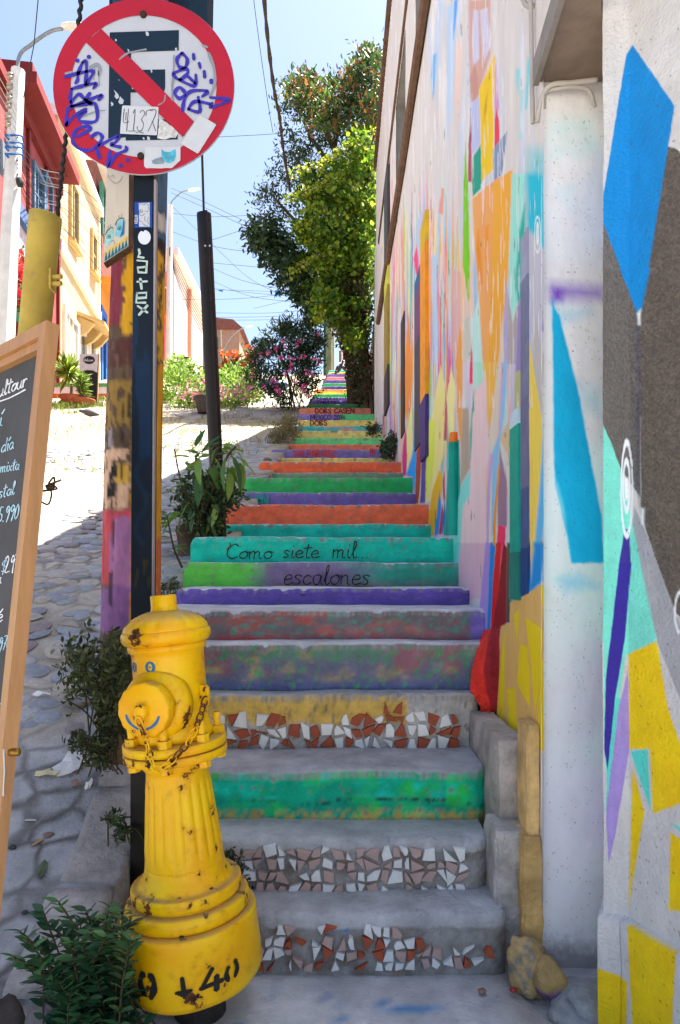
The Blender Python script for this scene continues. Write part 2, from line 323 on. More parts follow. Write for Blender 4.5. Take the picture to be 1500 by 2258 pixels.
# kerb: concrete blocks between street and stair foot
m_conc = mat('kerb_concrete', attr=True, rough=.92, var=.35, vs=11, bump=.9, bs=60, dirt=.45)
def rough_box(lo, hi, n=6, amp=.012, col=(.25, .25, .25), seed=1, rnd=.015, ztop=None):
    """box with weathered uneven faces"""
    mb = MB(); lo = Vector(lo); hi = Vector(hi); ce = (lo + hi) / 2; he = (hi - lo) / 2
    faces = {}
    import itertools
    pts = {}; out = []; F_ = []
    def vid(i, j, k):
        key = (i, j, k)
        if key not in pts:
            u = Vector((i / n * 2 - 1, j / n * 2 - 1, k / n * 2 - 1)); p = Vector((ce.x + u.x * he.x, ce.y + u.y * he.y, ce.z + u.z * he.z))
            ex = sum(1 for q in u if abs(q) > .999)
            if ex >= 2:
                for a in range(3):
                    if abs(u[a]) > .999: p[a] -= math.copysign(min(rnd, he[a] * .5), u[a])
            if ztop: p.z = lo.z + (k / n) * (ztop(p.x, p.y) - lo.z)
            f1 = fbm(np.array([p.x * 14 + p.z * 5]), np.array([p.y * 14 + p.z * 9]), seed)[0] - .5; f2 = fbm(np.array([p.x * 11 - p.z * 8]), np.array([p.y * 13 + 3]), seed + 5)[0] - .5
            p = p + Vector((f1, f2, (f1 - f2) * .7)) * amp * 2
            pts[key] = len(out); out.append(p)
        return pts[key]
    for a in range(n):
        for b in range(n):
            F_.append((vid(a, b, n), vid(a + 1, b, n), vid(a + 1, b + 1, n), vid(a, b + 1, n)))
            F_.append((vid(a, 0, b), vid(a + 1, 0, b), vid(a + 1, 0, b + 1), vid(a, 0, b + 1)))
            F_.append((vid(a + 1, n, b), vid(a, n, b), vid(a, n, b + 1), vid(a + 1, n, b + 1)))
            F_.append((vid(0, a + 1, b), vid(0, a, b), vid(0, a, b + 1), vid(0, a + 1, b + 1)))
            F_.append((vid(n, a, b), vid(n, a + 1, b), vid(n, a + 1, b + 1), vid(n, a, b + 1)))
            F_.append((vid(a, b + 1, 0), vid(a + 1, b + 1, 0), vid(a + 1, b, 0), vid(a, b, 0)))
    mb.add(out, F_); cols = []
    for p in out:
        q = fbm(np.array([p.x * 9 + p.z * 4]), np.array([p.y * 9 + p.z * 7]), seed + 3)[0]; cols.append(tuple(np.array(col) * (.65 + .7 * q)))
    mb.c = cols; return mb
kerb = tag(empty('kerb', (-.74, 1.9, 0)), kind='structure')
ky = [.6, 1.42, 1.70, 2.02, 2.36, 2.62]
for i in range(len(ky) - 1):
    a, b = ky[i], ky[i + 1]
    rough_box((-.845 - random.uniform(0, .02), a + .004, -.25), (-.655 + (.01 if i % 2 else -.006), b - .004, zs(b)), n=7, amp=.013, col=C(160, 154, 150), seed=40 + i, rnd=.008,
              ztop=lambda x, y: max(zs(y) + .014, .02)).build('kerb_stone', m_conc, kerb, smooth=True)
# cobblestones
def cob_mesh(seed, name):
    r = random.Random(seed); import bmesh
    bm = bmesh.new(); bmesh.ops.create_icosphere(bm, subdivisions=2, radius=1.0)
    a = [r.uniform(-.18, .18) for _ in range(6)]
    for v in bm.verts:
        c = v.co; k = 1 + a[0] * c.x + a[1] * c.y * c.x + a[2] * math.sin(3 * c.x + a[3] * 9) + a[4] * math.sin(3 * c.y + a[5] * 9)
        v.co = Vector((c.x * k, c.y * k, max(c.z, -.2) * (1 if c.z < .6 else .93)))
    bmesh.ops.delete(bm, geom=[f for f in bm.faces if f.calc_center_median().z < -.12], context='FACES')
    me = bpy.data.meshes.new(name); bm.to_mesh(me); bm.free(); me.polygons.foreach_set('use_smooth', [True] * len(me.polygons)); return me
cobm = [mat('river_cobble_%d' % i, C(*c), rough=.62, var=.3, vs=2.2, bump=.25, bs=9, spec=.35) for i, c in enumerate([(138, 144, 152), (156, 158, 160), (130, 134, 142), (164, 158, 150), (132, 122, 124)])]
cobs = []
yy = 2.62; row = 0
while yy < 9.5:
    dz = .070 + .008 * math.sin(row); xx = -.93 - (row % 2) * .06
    while xx > -max(1.7, .56 * yy + .2):
        r_ = random
        if r_.random() < .93:
            sx = r_.uniform(.042, .080); sy = r_.uniform(.030, .050)
            cobs.append((xx + r_.uniform(-.035, .035), yy + r_.uniform(-.035, .035), sx, sy, r_.uniform(.008, .022), r_.uniform(-.6, .6), r_.randrange(5), r_.randrange(5)))
        xx -= r_.uniform(.085, .135)
    yy += dz; row += 1
def vis(c):
    px = 750 + F * c[0] / c[1]; return 55 < px < 235 or 350 < px < 600
cobs.sort(key=lambda c: (not vis(c), c[1]))
cmesh = {}
rest = MB()
for i, (x, y, sx, sy, sz, rz, k, mi) in enumerate(cobs):
    z = zs(y) - .006; sl = math.atan2(zs(y + .1) - zs(y - .1), .2)
    Mx = Matrix.Translation((x, y, z)) @ Matrix.Rotation(sl, 4, 'X') @ Matrix.Rotation(rz, 4, 'Z') @ Matrix.Diagonal((sx, sy, sz, 1))
    if (k, mi) not in cmesh:
        me = cob_mesh(k, 'cobblestone'); me.materials.append(cobm[mi]); cmesh[(k, mi)] = me
    if i < 290:
        o = bpy.data.objects.new('cobblestone', cmesh[(k, mi)]); COL.objects.link(o); o.parent = street; o.matrix_basis = Mx
    else:
        me = cmesh[(k, 0)] if (k, 0) in cmesh else cmesh[(k, mi)]
        rest.add([Mx @ v.co for v in me.vertices], [tuple(p.vertices) for p in me.polygons])
tag(rest.build('far_cobblestones', cobm[1], street, smooth=True), kind='stuff')
# ================================================================== STAIRWAY
XW = .61
# y_edge, Y, x_left_px, colour spec
ST = [(2018, 2.03, 0), (1850, 2.19, 0), (1700, 2.36, 0), (1530, 2.66, 0), (1418, 2.74, 0), (1343, 2.86, 340), (1297, 3.20, 384), (1240, 3.50, 403), (1184, 3.66, 419), (1155, 4.56, 482), (1111, 4.69, 489),
      (1085, 5.46, 531), (1053, 5.72, 540), (1042, 6.60, 569), (1018, 6.78, 571), (1009, 7.66, 594), (990, 8.0, 596), (979, 8.8, 614), (965, 9.5, 637), (949, 10.1, 648), (939, 10.8, 652), (926, 11.3, 653), (912, 11.9, 656), (899, 12.5, 659),
      (890, 13.3, 676), (883, 13.8, 680), (876, 14.4, 684), (868, 15.2, 690), (858, 15.9, 692), (851, 17.0, 708), (845, 17.7, 710), (837, 18.6, 712), (831, 19.5, 716), (824, 20.6, 721), (820, 21.4, 723), (816, 22.2, 724)]
STC = ['c37', 'c36', 'c35', 'c34', 'c33', 'c32', (85, 70, 142), 'c30', (12, 156, 136), (18, 160, 142), (212, 92, 62), (97, 82, 138), (38, 142, 72), (88, 124, 90), (208, 86, 50), (206, 166, 86), (102, 87, 134), (206, 97, 66), (96, 182, 106), (226, 176, 96), 'c17', (216, 170, 86), 'c15', (216, 112, 82),
       (42, 112, 68), (96, 77, 147), (102, 82, 152), (28, 136, 62), 'c8', (62, 52, 112), (24, 128, 64), (78, 68, 122), (176, 104, 110), (97, 82, 132), (202, 172, 82), (22, 152, 128)]
stairway = tag(empty('stairway', (0, 2.03, 0)), kind='structure')
m_step = mat('painted_concrete_step', attr=True, rough=.85, var=.26, vs=13, bump=.9, bs=60, dirt=.5)
STEPS = []
def riser_col(spec, PX, U, V, i):
    """U 0..1 across, V 0..1 up the riser, PX photo column"""
    n1 = fbm(PX / 40, V * 4 + i * 7, 50 + i); n2 = fbm(PX / 9, V * 9 + i, 90 + i); n3 = fbm(PX / 90, V * 1.5 + i * 3, 120 + i)
    def mixc(a, b, t): t = np.clip(t, 0, 1)[..., None]; return a * (1 - t) + b * t
    one = np.ones(PX.shape + (3,)); conc = one * np.array(C(148, 146, 143)) * (.65 + .7 * n2)[..., None]
    if isinstance(spec, tuple): c = one * np.array(C(*spec))
    elif spec in ('c37', 'c36'):
        c = conc.copy() * .9; c = mixc(c, one * np.array(C(122, 112, 103)), (n1 - .45) * 4)
        if spec == 'c37': c = mixc(c, one * np.array(C(35, 110, 165)), (n2 - .52) * 12 * np.exp(-((V - .93) / .08) ** 2) * ((PX > 640) & (PX < 850)))
        return c
    elif spec == 'c35':
        c = mixc(one * np.array(C(0, 140, 110)), one * np.array(C(30, 160, 65)), (n3 - .47) * 5 + (PX > 985) * 1.0)
        c = mixc(c, one * np.array(C(10, 160, 140)), (n1 - .52) * 4 * (V > .5)); c = mixc(c, one * np.array(C(0, 116, 100)), (.52 - n1) * 3 * (V < .5))
        c = mixc(c, one * np.array(C(150, 130, 70)), np.clip(.28 - V, 0, 1) * 4 * np.clip(n2 - .40, 0, 1) * 9)
        c = mixc(c, one * np.array(C(25, 45, 40)), 1 - np.abs(V - .45 - .5 * (n3 - .5) - .1 * (n2 - .5)) / .022)
    elif spec == 'c34':
        c = mixc(conc, one * np.array(C(178, 146, 72)), (V - .52 + .5 * (n3 - .5)) * 14 * (PX < 900)); c = mixc(c, one * np.array(C(120, 100, 60)), (n2 - .55) * 3)
    elif spec == 'c33':
        c = mixc(one * np.array(C(92, 92, 110)), one * np.array(C(84, 112, 100)), (V - .6) * 4); c = mixc(c, one * np.array(C(125, 85, 95)), (n3 - .5) * 7 * (V > .35)); c = mixc(c, one * np.array(C(140, 126, 84)), (n1 - .56) * 4); c = mixc(c, one * np.array(C(70, 80, 120)), (.35 - V) * 4)
        c = mixc(c, one * np.array(C(50, 130, 85)), (n2 - .6) * 8)
    elif spec == 'c32':
        c = mixc(one * np.array(C(95, 88, 92)), one * np.array(C(150, 70, 60)), (n1 - .42) * 4 * (1.2 - U)); c = mixc(c, one * np.array(C(66, 120, 106)), (fbm(PX / 14, V * 7, 300) - .56) * 6); c = mixc(c, one * np.array(C(140, 62, 75)), (.35 - V) * 3 * n2); c = mixc(c, one * np.array(C(95, 85, 150)), (PX - 1030) / 14.)
    elif spec == 'c30':
        c = mixc(one * np.array(C(75, 160, 60)), one * np.array(C(105, 92, 125)), (PX - 545 + 40 * (n1 - .5)) / 60.); c = mixc(c, one * np.array(C(40, 130, 112)), (PX - 740 + 90 * (n1 - .5)) / 110.); c = mixc(c, one * np.array(C(110, 88, 98)), (.5 - V) * 2.5 * (PX > 600) * n1)
    elif spec == 'c17': c = mixc(one * np.array(C(40, 160, 150)), one * np.array(C(205, 115, 100)), (n1 - .56) * 9)
    elif spec == 'c15': c = mixc(one * np.array(C(115, 97, 152)), one * np.array(C(70, 160, 96)), (PX - 745) / 8.)
    elif spec == 'c8': c = mixc(one * np.array(C(206, 95, 62)), one * np.array(C(205, 170, 60)), (n3 - .5) * 10 + (PX > 760))
    # wear: chipped to concrete at edge, scattered grime spots; colour also darkens along the riser foot
    c = np.minimum(c * 1.55, .84) * (.84 + .3 * n1)[..., None]
    c = mixc(c, conc, (V - (1.0 if i > 5 else .975) + .12 * (fbm(PX / 3.5, V * 5, 700 + i) - .45)) * 16); c = mixc(c, conc * .55, (n2 - .70) * 9); c = mixc(c, one * np.array(C(70, 62, 58)), (.08 - V) * 6 * n1)
    return c
for i, (ye, Yd, xl) in enumerate(ST):
    z1 = CAMZ + (HY - ye) / F * Yd
    z0 = 0.0 if i == 0 else STEPS[i - 1]['z1']
    Ynext = ST[i + 1][1] if i + 1 < len(ST) else Yd + 3
    XL = -.645 if i < 5 else (xl - 750) / F * Yd
    XR = XW + .004 if i > 4 else [.500, .478, .507, .545, .60][i]
    nx = max(14, min(150, int((XR - XL) / Yd * F / 5)))
    nz = 14 if i < 12 else 7
    u = np.linspace(0, 1, nx); rr = min(.022, (z1 - z0) * .2)
    V = np.concatenate([[-.6, -.1], np.linspace(0, 1, nz)]); prof = []
    for v in V: prof.append((0.0, z0 + v * (z1 - z0 - rr) if v >= 0 else z0 + v * .3, max(v, 0)))
    for a in (30, 60, 90): prof.append((rr * (1 - math.cos(math.radians(a))), z1 - rr + rr * math.sin(math.radians(a)), 1.0 + a / 400))
    tread = Ynext - Yd + .06
    for t in (.06, .25, .5, .8, 1.0): prof.append((rr + t * tread, z1 + .004 * t, 2.0))
    prof.append((rr + tread, z0 - .3, 2.0))
    PR = np.array(prof); X = XL + (XR - XL) * u; XX = np.repeat(X[None, :], len(PR), 0)
    YY = Yd + np.repeat(PR[:, 0:1], nx, 1); ZZ = np.repeat(PR[:, 1:2], nx, 1); VV = np.repeat(PR[:, 2:3], nx, 1)
    sc = 1.0 if i < 14 else .6
    YY = YY + (fbm(XX * 6, ZZ * 9, i + 200) - .5) * .022 * sc * (VV < 2); ZZ = ZZ + (fbm(XX * 4, YY * 2, i + 300) - .5) * .016 * sc * (VV > .3)
    ZZ = ZZ - np.clip(fbm(XX * 30, YY * 0 + i, i + 400) - .6, 0, 1) * .05 * (VV > .9) * (VV < 1.5)
    if i >= 5:
        dl = np.clip(1 - (XX - XL) / .035, 0, 1); ZZ = ZZ - dl ** 2 * .028 * (VV > .85) ; YY = YY + dl ** 2 * .015 * (VV < 2)
    if i < 5:
        dr = np.clip(1 - (XR - XX) / .05, 0, 1); YY = YY + dr ** 2 * .03 * (VV < 2)
    PXg = 750 + F * XX / YY; Ug = np.repeat(u[None, :], len(PR), 0)
    col = riser_col(STC[i], PXg, Ug, np.clip(VV, 0, 1), i)
    nt_ = fbm(XX * 9, YY * 9, 600 + i)[..., None]; ctop = np.array(C(200, 200, 201)) * (.68 + .6 * nt_) * np.ones(col.shape)
    tt = np.clip((VV - (1.17 if i > 5 else 1.08)) / .06, 0, 1)[..., None]; col = col * (1 - tt) + ctop * tt
    if i in (0, 1, 2, 3):
        k = np.clip((VV - .86 - .1 * (fbm(XX * 8, VV * 2, 33 + i) - .5)) / .05, 0, 1)[..., None] if i < 2 else tt; col = col * (1 - k) + ctop * .7 * k
    P = np.stack([XX, YY, ZZ], -1)
    so_ = gridmesh('step', P, col, m_step, stairway)
    # end caps
    for e in (0, nx - 1):
        mb = MB(); pts = [tuple(P[r, e]) for r in range(len(PR))]
        mb.add(pts, [tuple(range(len(pts))) if e == 0 else tuple(range(len(pts) - 1, -1, -1))], tuple(col[6, min(e, nx - 1)]))
        mb.build('end_face', m_step, so_)
    STEPS.append(dict(o=so_, Y=Yd, z0=z0, z1=z1, XL=XL, XR=XR))
# right-hand stepped stringer of bare concrete by the wall
m_str = mat('bare_stringer_concrete', attr=True, rough=.92, var=.35, vs=14, bump=1.0, bs=60, dirt=.45)
def strb(lo, hi, seed, col): rough_box(lo, hi, n=14, amp=.007, col=col, seed=seed, rnd=.006).build('stringer_block', m_str, stairway)
strb((.476, 2.085, -.1), (.600, 2.26, CAMZ - .80), 61, C(168, 162, 156))
strb((.507, 2.20, .1), (.604, 2.70, CAMZ - .545), 62, C(168, 160, 152))
def flank(nm, Lp, Rp, colf, n=60, m=14):      # flared plaster foot between a step end and the wall
    yl = [q[1] for q in Lp]; t = np.linspace(0, 1, n); s = np.linspace(0, 1, len(Lp)); A = np.array(Lp, float); B = np.array(Rp, float)
    L3 = np.stack([np.interp(t, s, A[:, k]) for k in range(3)], 1); R3 = np.stack([np.interp(t, s, B[:, k]) for k in range(3)], 1); u = np.linspace(0, 1, m)
    G = L3[:, None, :] * (1 - u[None, :, None]) + R3[:, None, :] * u[None, :, None]; Yv = G[..., 2] - .012 * (fbm(G[..., 0] / 9, G[..., 1] / 12, 3) - .5) * 2
    P = np.stack([(G[..., 0] - 750) / F * Yv, Yv, CAMZ + (HY - G[..., 1]) / F * Yv], -1); U, T = np.meshgrid(u, t)
    c = colf(U, T) * (.75 + .45 * fbm(G[..., 0] / 7, G[..., 1] / 11, 4))[..., None]; gridmesh(nm, P, c, m_str, stairway)
def wy(x): return 915. / (x - 750) - .006
def redc(U, T): k = np.clip((U - .48 + .1 * np.sin(T * 7)) / .08, 0, 1)[..., None]; return np.array(C(214, 52, 40, 1.2)) * (1 - k) + np.array(C(150, 34, 40, 1.2)) * k
flank('red_plaster_foot', [(1066, 1392, 2.86), (1052, 1430, 2.735), (1040, 1480, 2.70), (1036, 1520, 2.69), (1060, 1560, 2.655), (1056, 1600, 2.645), (1054, 1648, 2.64)], [(1101, 1378, wy(1101)), (1102, 1430, wy(1102)), (1101, 1480, wy(1101)), (1099, 1520, wy(1099)), (1096, 1560, wy(1096)), (1094, 1600, wy(1094)), (1086, 1650, 2.63)], redc)
def yelc(U, T): k = np.clip((U - .55) / .1, 0, 1)[..., None]; return np.array(C(240, 208, 60)) * (1 - k) + np.array(C(222, 186, 120)) * k
flank('yellow_plaster_foot', [(1097, 1560, wy(1097)), (1092, 1600, 2.66), (1078, 1650, 2.62), (1056, 1690, 2.50), (1046, 1704, 2.44)], [(1122, 1560, wy(1122)), (1120, 1600, wy(1120)), (1102, 1640, 2.50), (1088, 1680, 2.44), (1076, 1706, 2.40)], yelc)
rough_box((.572, 2.072, .25), (.609, 2.20, CAMZ - .47), n=12, amp=.005, col=C(218, 180, 118), seed=71, rnd=.005).build('ochre_plaster_strip', m_str, stairway)
rough_box((.548, 2.045, -.05), (.611, 2.16, CAMZ - .80), n=12, amp=.008, col=C(204, 166, 104), seed=72, rnd=.006).build('ochre_plaster_foot', m_str, stairway)
# mosaic tiles
tw = mat('white_glazed_tile', C(212, 212, 210), rough=.3, var=.14, vs=20, bump=.08, bs=40, spec=.5, dirt=.3)
tp = mat('pink_glazed_tile', C(172, 146, 138), rough=.4, var=.15, vs=20, bump=.08, bs=40, spec=.5, dirt=.2)
tt_ = mat('terracotta_tile', C(158, 78, 52), rough=.75, var=.2, vs=20, bump=.15, bs=60, dirt=.25)
def mosaic(si, x0, x1, y0, y1, nx, ny, mats, keep):
    S = STEPS[si]; rnd = random.Random(si * 31 + 5); gx = [[None] * (ny + 1) for _ in range(nx + 1)]
    for a in range(nx + 1):
        for b in range(ny + 1):
            gx[a][b] = (x0 + (x1 - x0) * (a + rnd.uniform(-.40, .40)) / nx, y0 + (y1 - y0) * (b + rnd.uniform(-.36, .36)) / ny)
    for a in range(nx):
        for b in range(ny):
            q = [gx[a][b], gx[a + 1][b], gx[a + 1][b + 1], gx[a][b + 1]]
            if rnd.random() < .22: q.pop(rnd.randrange(4))
            elif rnd.random() < .3:
                k = rnd.randrange(4); p0 = q[k - 1]; p1 = q[k]; p2 = q[(k + 1) % 4]
                q[k:k + 1] = [((p0[0] + p1[0]) / 2, (p0[1] + p1[1]) / 2), ((p2[0] + p1[0]) / 2, (p2[1] + p1[1]) / 2)]
            cx = sum(p[0] for p in q) / len(q); cy = sum(p[1] for p in q) / len(q)
            if not keep(cx, cy, rnd): continue
            s = rnd.uniform(.70, .90); ra = rnd.uniform(-.28, .28); ca, sa = math.cos(ra) * s, math.sin(ra) * s; q = [(cx + (p[0] - cx) * ca - (p[1] - cy) * sa, cy + (p[0] - cx) * sa + (p[1] - cy) * ca) for p in q]
            tl = rnd.uniform(-.003, .003); yb = S['Y'] - .0085
            pts = [W(x, y, S['Y']) for x, y in q]; mb = MB(); n = len(pts)
            c3 = W(cx, cy, S['Y'])
            front = [Vector((c3.x + (p.x - c3.x) * .93, yb - .004 + (p.x - c3.x) * tl * 10, c3.z + (p.z - c3.z) * .93)) for p in pts]; mid = [Vector((p.x, yb, p.z)) for p in pts]; back = [Vector((p.x, yb + .02, p.z)) for p in pts]
            mb.add(front + mid + back, [tuple(range(n))] + [(r * n + k, r * n + n + k, r * n + n + (k + 1) % n, r * n + (k + 1) % n) for r in (0, 1) for k in range(n)])
            mb.build('tile', mats[rnd.randrange(len(mats))], S['o'])
mosaic(0, 520, 1085, 2040, 2135, 26, 4, [tw, tt_, tp, tw, tp], lambda x, y, r: r.random() < .72 and (x < 890 or y > 2078))
mosaic(1, 462, 1032, 1866, 1972, 23, 4, [tw, tp, tw, tp, tp], lambda x, y, r: r.random() < .96)
mosaic(3, 452, 1012, 1545, 1650, 24, 4, [tw, tt_, tw, tt_], lambda x, y, r: y > 1582 + 12 * math.sin(x / 52. + 1) - (18 if x > 850 else 0) and r.random() < .97)
# handwriting on the risers
m_ink = mat('black_marker', (.012, .012, .014), rough=.6, var=.2, bump=0); m_wine = mat('wine_paint', C(120, 35, 45), rough=.7, var=.2, bump=0)
m_redp = mat('red_brush_paint', C(200, 60, 55), rough=.7, var=.2, bump=0); m_tealp = mat('teal_brush_paint', C(10, 150, 130), rough=.7, var=.2, bump=0); m_violet = mat('violet_brush_paint', C(70, 45, 100), rough=.7, bump=0)
def on_step(si, text, x, y, h, wd, m, slant=.12, track=1.0, slope=0.):
    S = STEPS[si]; mb = MB(); write(mb, text, x, y, h, wd, lambda a, b: W(a, b, S['Y'] - .0135), slope=slope, slant=slant, track=track); mb.build('handwriting', m, S['o'])
on_step(8, "'", 502, 1230, 17, 2.4, m_ink); on_step(8, 'Como', 498, 1232, 16, 2.6, m_ink, track=1.45); on_step(8, 'siete', 622, 1230, 16, 2.6, m_ink, track=1.35); on_step(8, 'mil...', 732, 1230, 18, 2.6, m_ink, track=1.25)
on_step(7, 'escalones', 624, 1289, 21, 2.6, m_ink, track=1.16)
on_step(11, '4.4N', 545, 1112, 11, 4, m_tealp, track=1.2, slant=0)
on_step(16, 'VALPARAISO', 648, 1008, 7.5, 2.6, m_redp, track=1.15, slant=0); on_step(16, '!!!', 815, 1005, 7.5, 2.6, m_redp, track=1.1, slant=0)
on_step(21, 'DOBS', 684, 938, 5.5, 2.2, m_wine, track=1.5, slant=0); on_step(22, 'MEXICO 2014', 684, 925, 5.2, 1.8, m_violet, track=1.35, slant=0); on_step(23, 'DOBS CASEN', 695, 911, 5.2, 2.0, m_wine, track=1.5, slant=0)
on_step(25, 'PARA MI !', 700, 890, 3.4, 1.4, m_violet, track=1.7, slant=0); on_step(26, 'PARA MI !', 706, 883, 3.2, 1.2, m_violet, track=1.7, slant=0)
# ================================================================== MURAL BUILDING (right-hand wall of the stairs)
mural = tag(empty('mural_building', (.7, 6.5, CAMZ)), 'tall white building with vertical pastel shard mural along the stairs', 'building')
PAL = [(236, 214, 160), (190, 205, 228), (205, 185, 210), (240, 190, 150), (170, 215, 210), (225, 170, 165), (222, 216, 212), (214, 205, 200), (150, 185, 220), (235, 225, 175), (215, 150, 160), (200, 215, 190)]
LAY = []
rl = random.Random(3)
for k in range(190):        # random pastel slivers of the far half of the mural
    x = rl.uniform(846, 1010); y0 = rl.uniform(330 + (x - 846) * .2, 900); hh = rl.uniform(180, 520); wd = rl.uniform(1.6, 5.0) * (1 + (x - 846) / 140)
    j = rl.uniform(.25, .75); LAY.append(('P', rl.choice(PAL), [(x, y0), (x + wd * .6, y0 + hh * j), (x + wd * rl.uniform(-.2, .3), y0 + hh), (x - wd * .5, y0 + hh * (1 - j) * .8)], 1.2, rl.uniform(.7, 1)))
for k in range(150):
    x = rl.uniform(850, 1010); y0 = rl.uniform(420, 960); hh = rl.uniform(120, 300); wd = rl.uniform(1.2, 3.6) * (1 + (x - 846) / 150); LAY.append(('P', rl.choice([(232, 150, 110), (110, 160, 210), (176, 140, 200), (226, 96, 128), (90, 190, 180), (240, 214, 120), (120, 110, 170), (150, 190, 90), (214, 190, 170), (240, 170, 90)]), [(x, y0), (x + wd * .5, y0 + hh * .5), (x, y0 + hh), (x - wd * .5, y0 + hh * .45)], 1.0, rl.uniform(.65, 1)))
for k in range(110):
    x = rl.uniform(1000, 1192); y0 = rl.uniform(300, 1000); hh = rl.uniform(160, 420); wd = rl.uniform(5, 15); LAY.append(('P', rl.choice(PAL + [(176, 190, 220), (200, 180, 205), (225, 205, 200)]), [(x, y0), (x + wd * .5, y0 + hh * .5), (x, y0 + hh), (x - wd * .5, y0 + hh * .45)], 1.4, rl.uniform(.4, .85)))
for k in range(46):         # thin brush streaks high up
    x = rl.uniform(945, 1180); y0 = rl.uniform(-40, 330); hh = rl.uniform(120, 330); LAY.append(('P', rl.choice([(232, 234, 240), (205, 215, 235), (226, 222, 220), (214, 204, 198), (186, 206, 232)]), [(x, y0), (x + 3, y0 + hh * .4), (x, y0 + hh), (x - 4, y0 + hh * .5)], 3, .7))
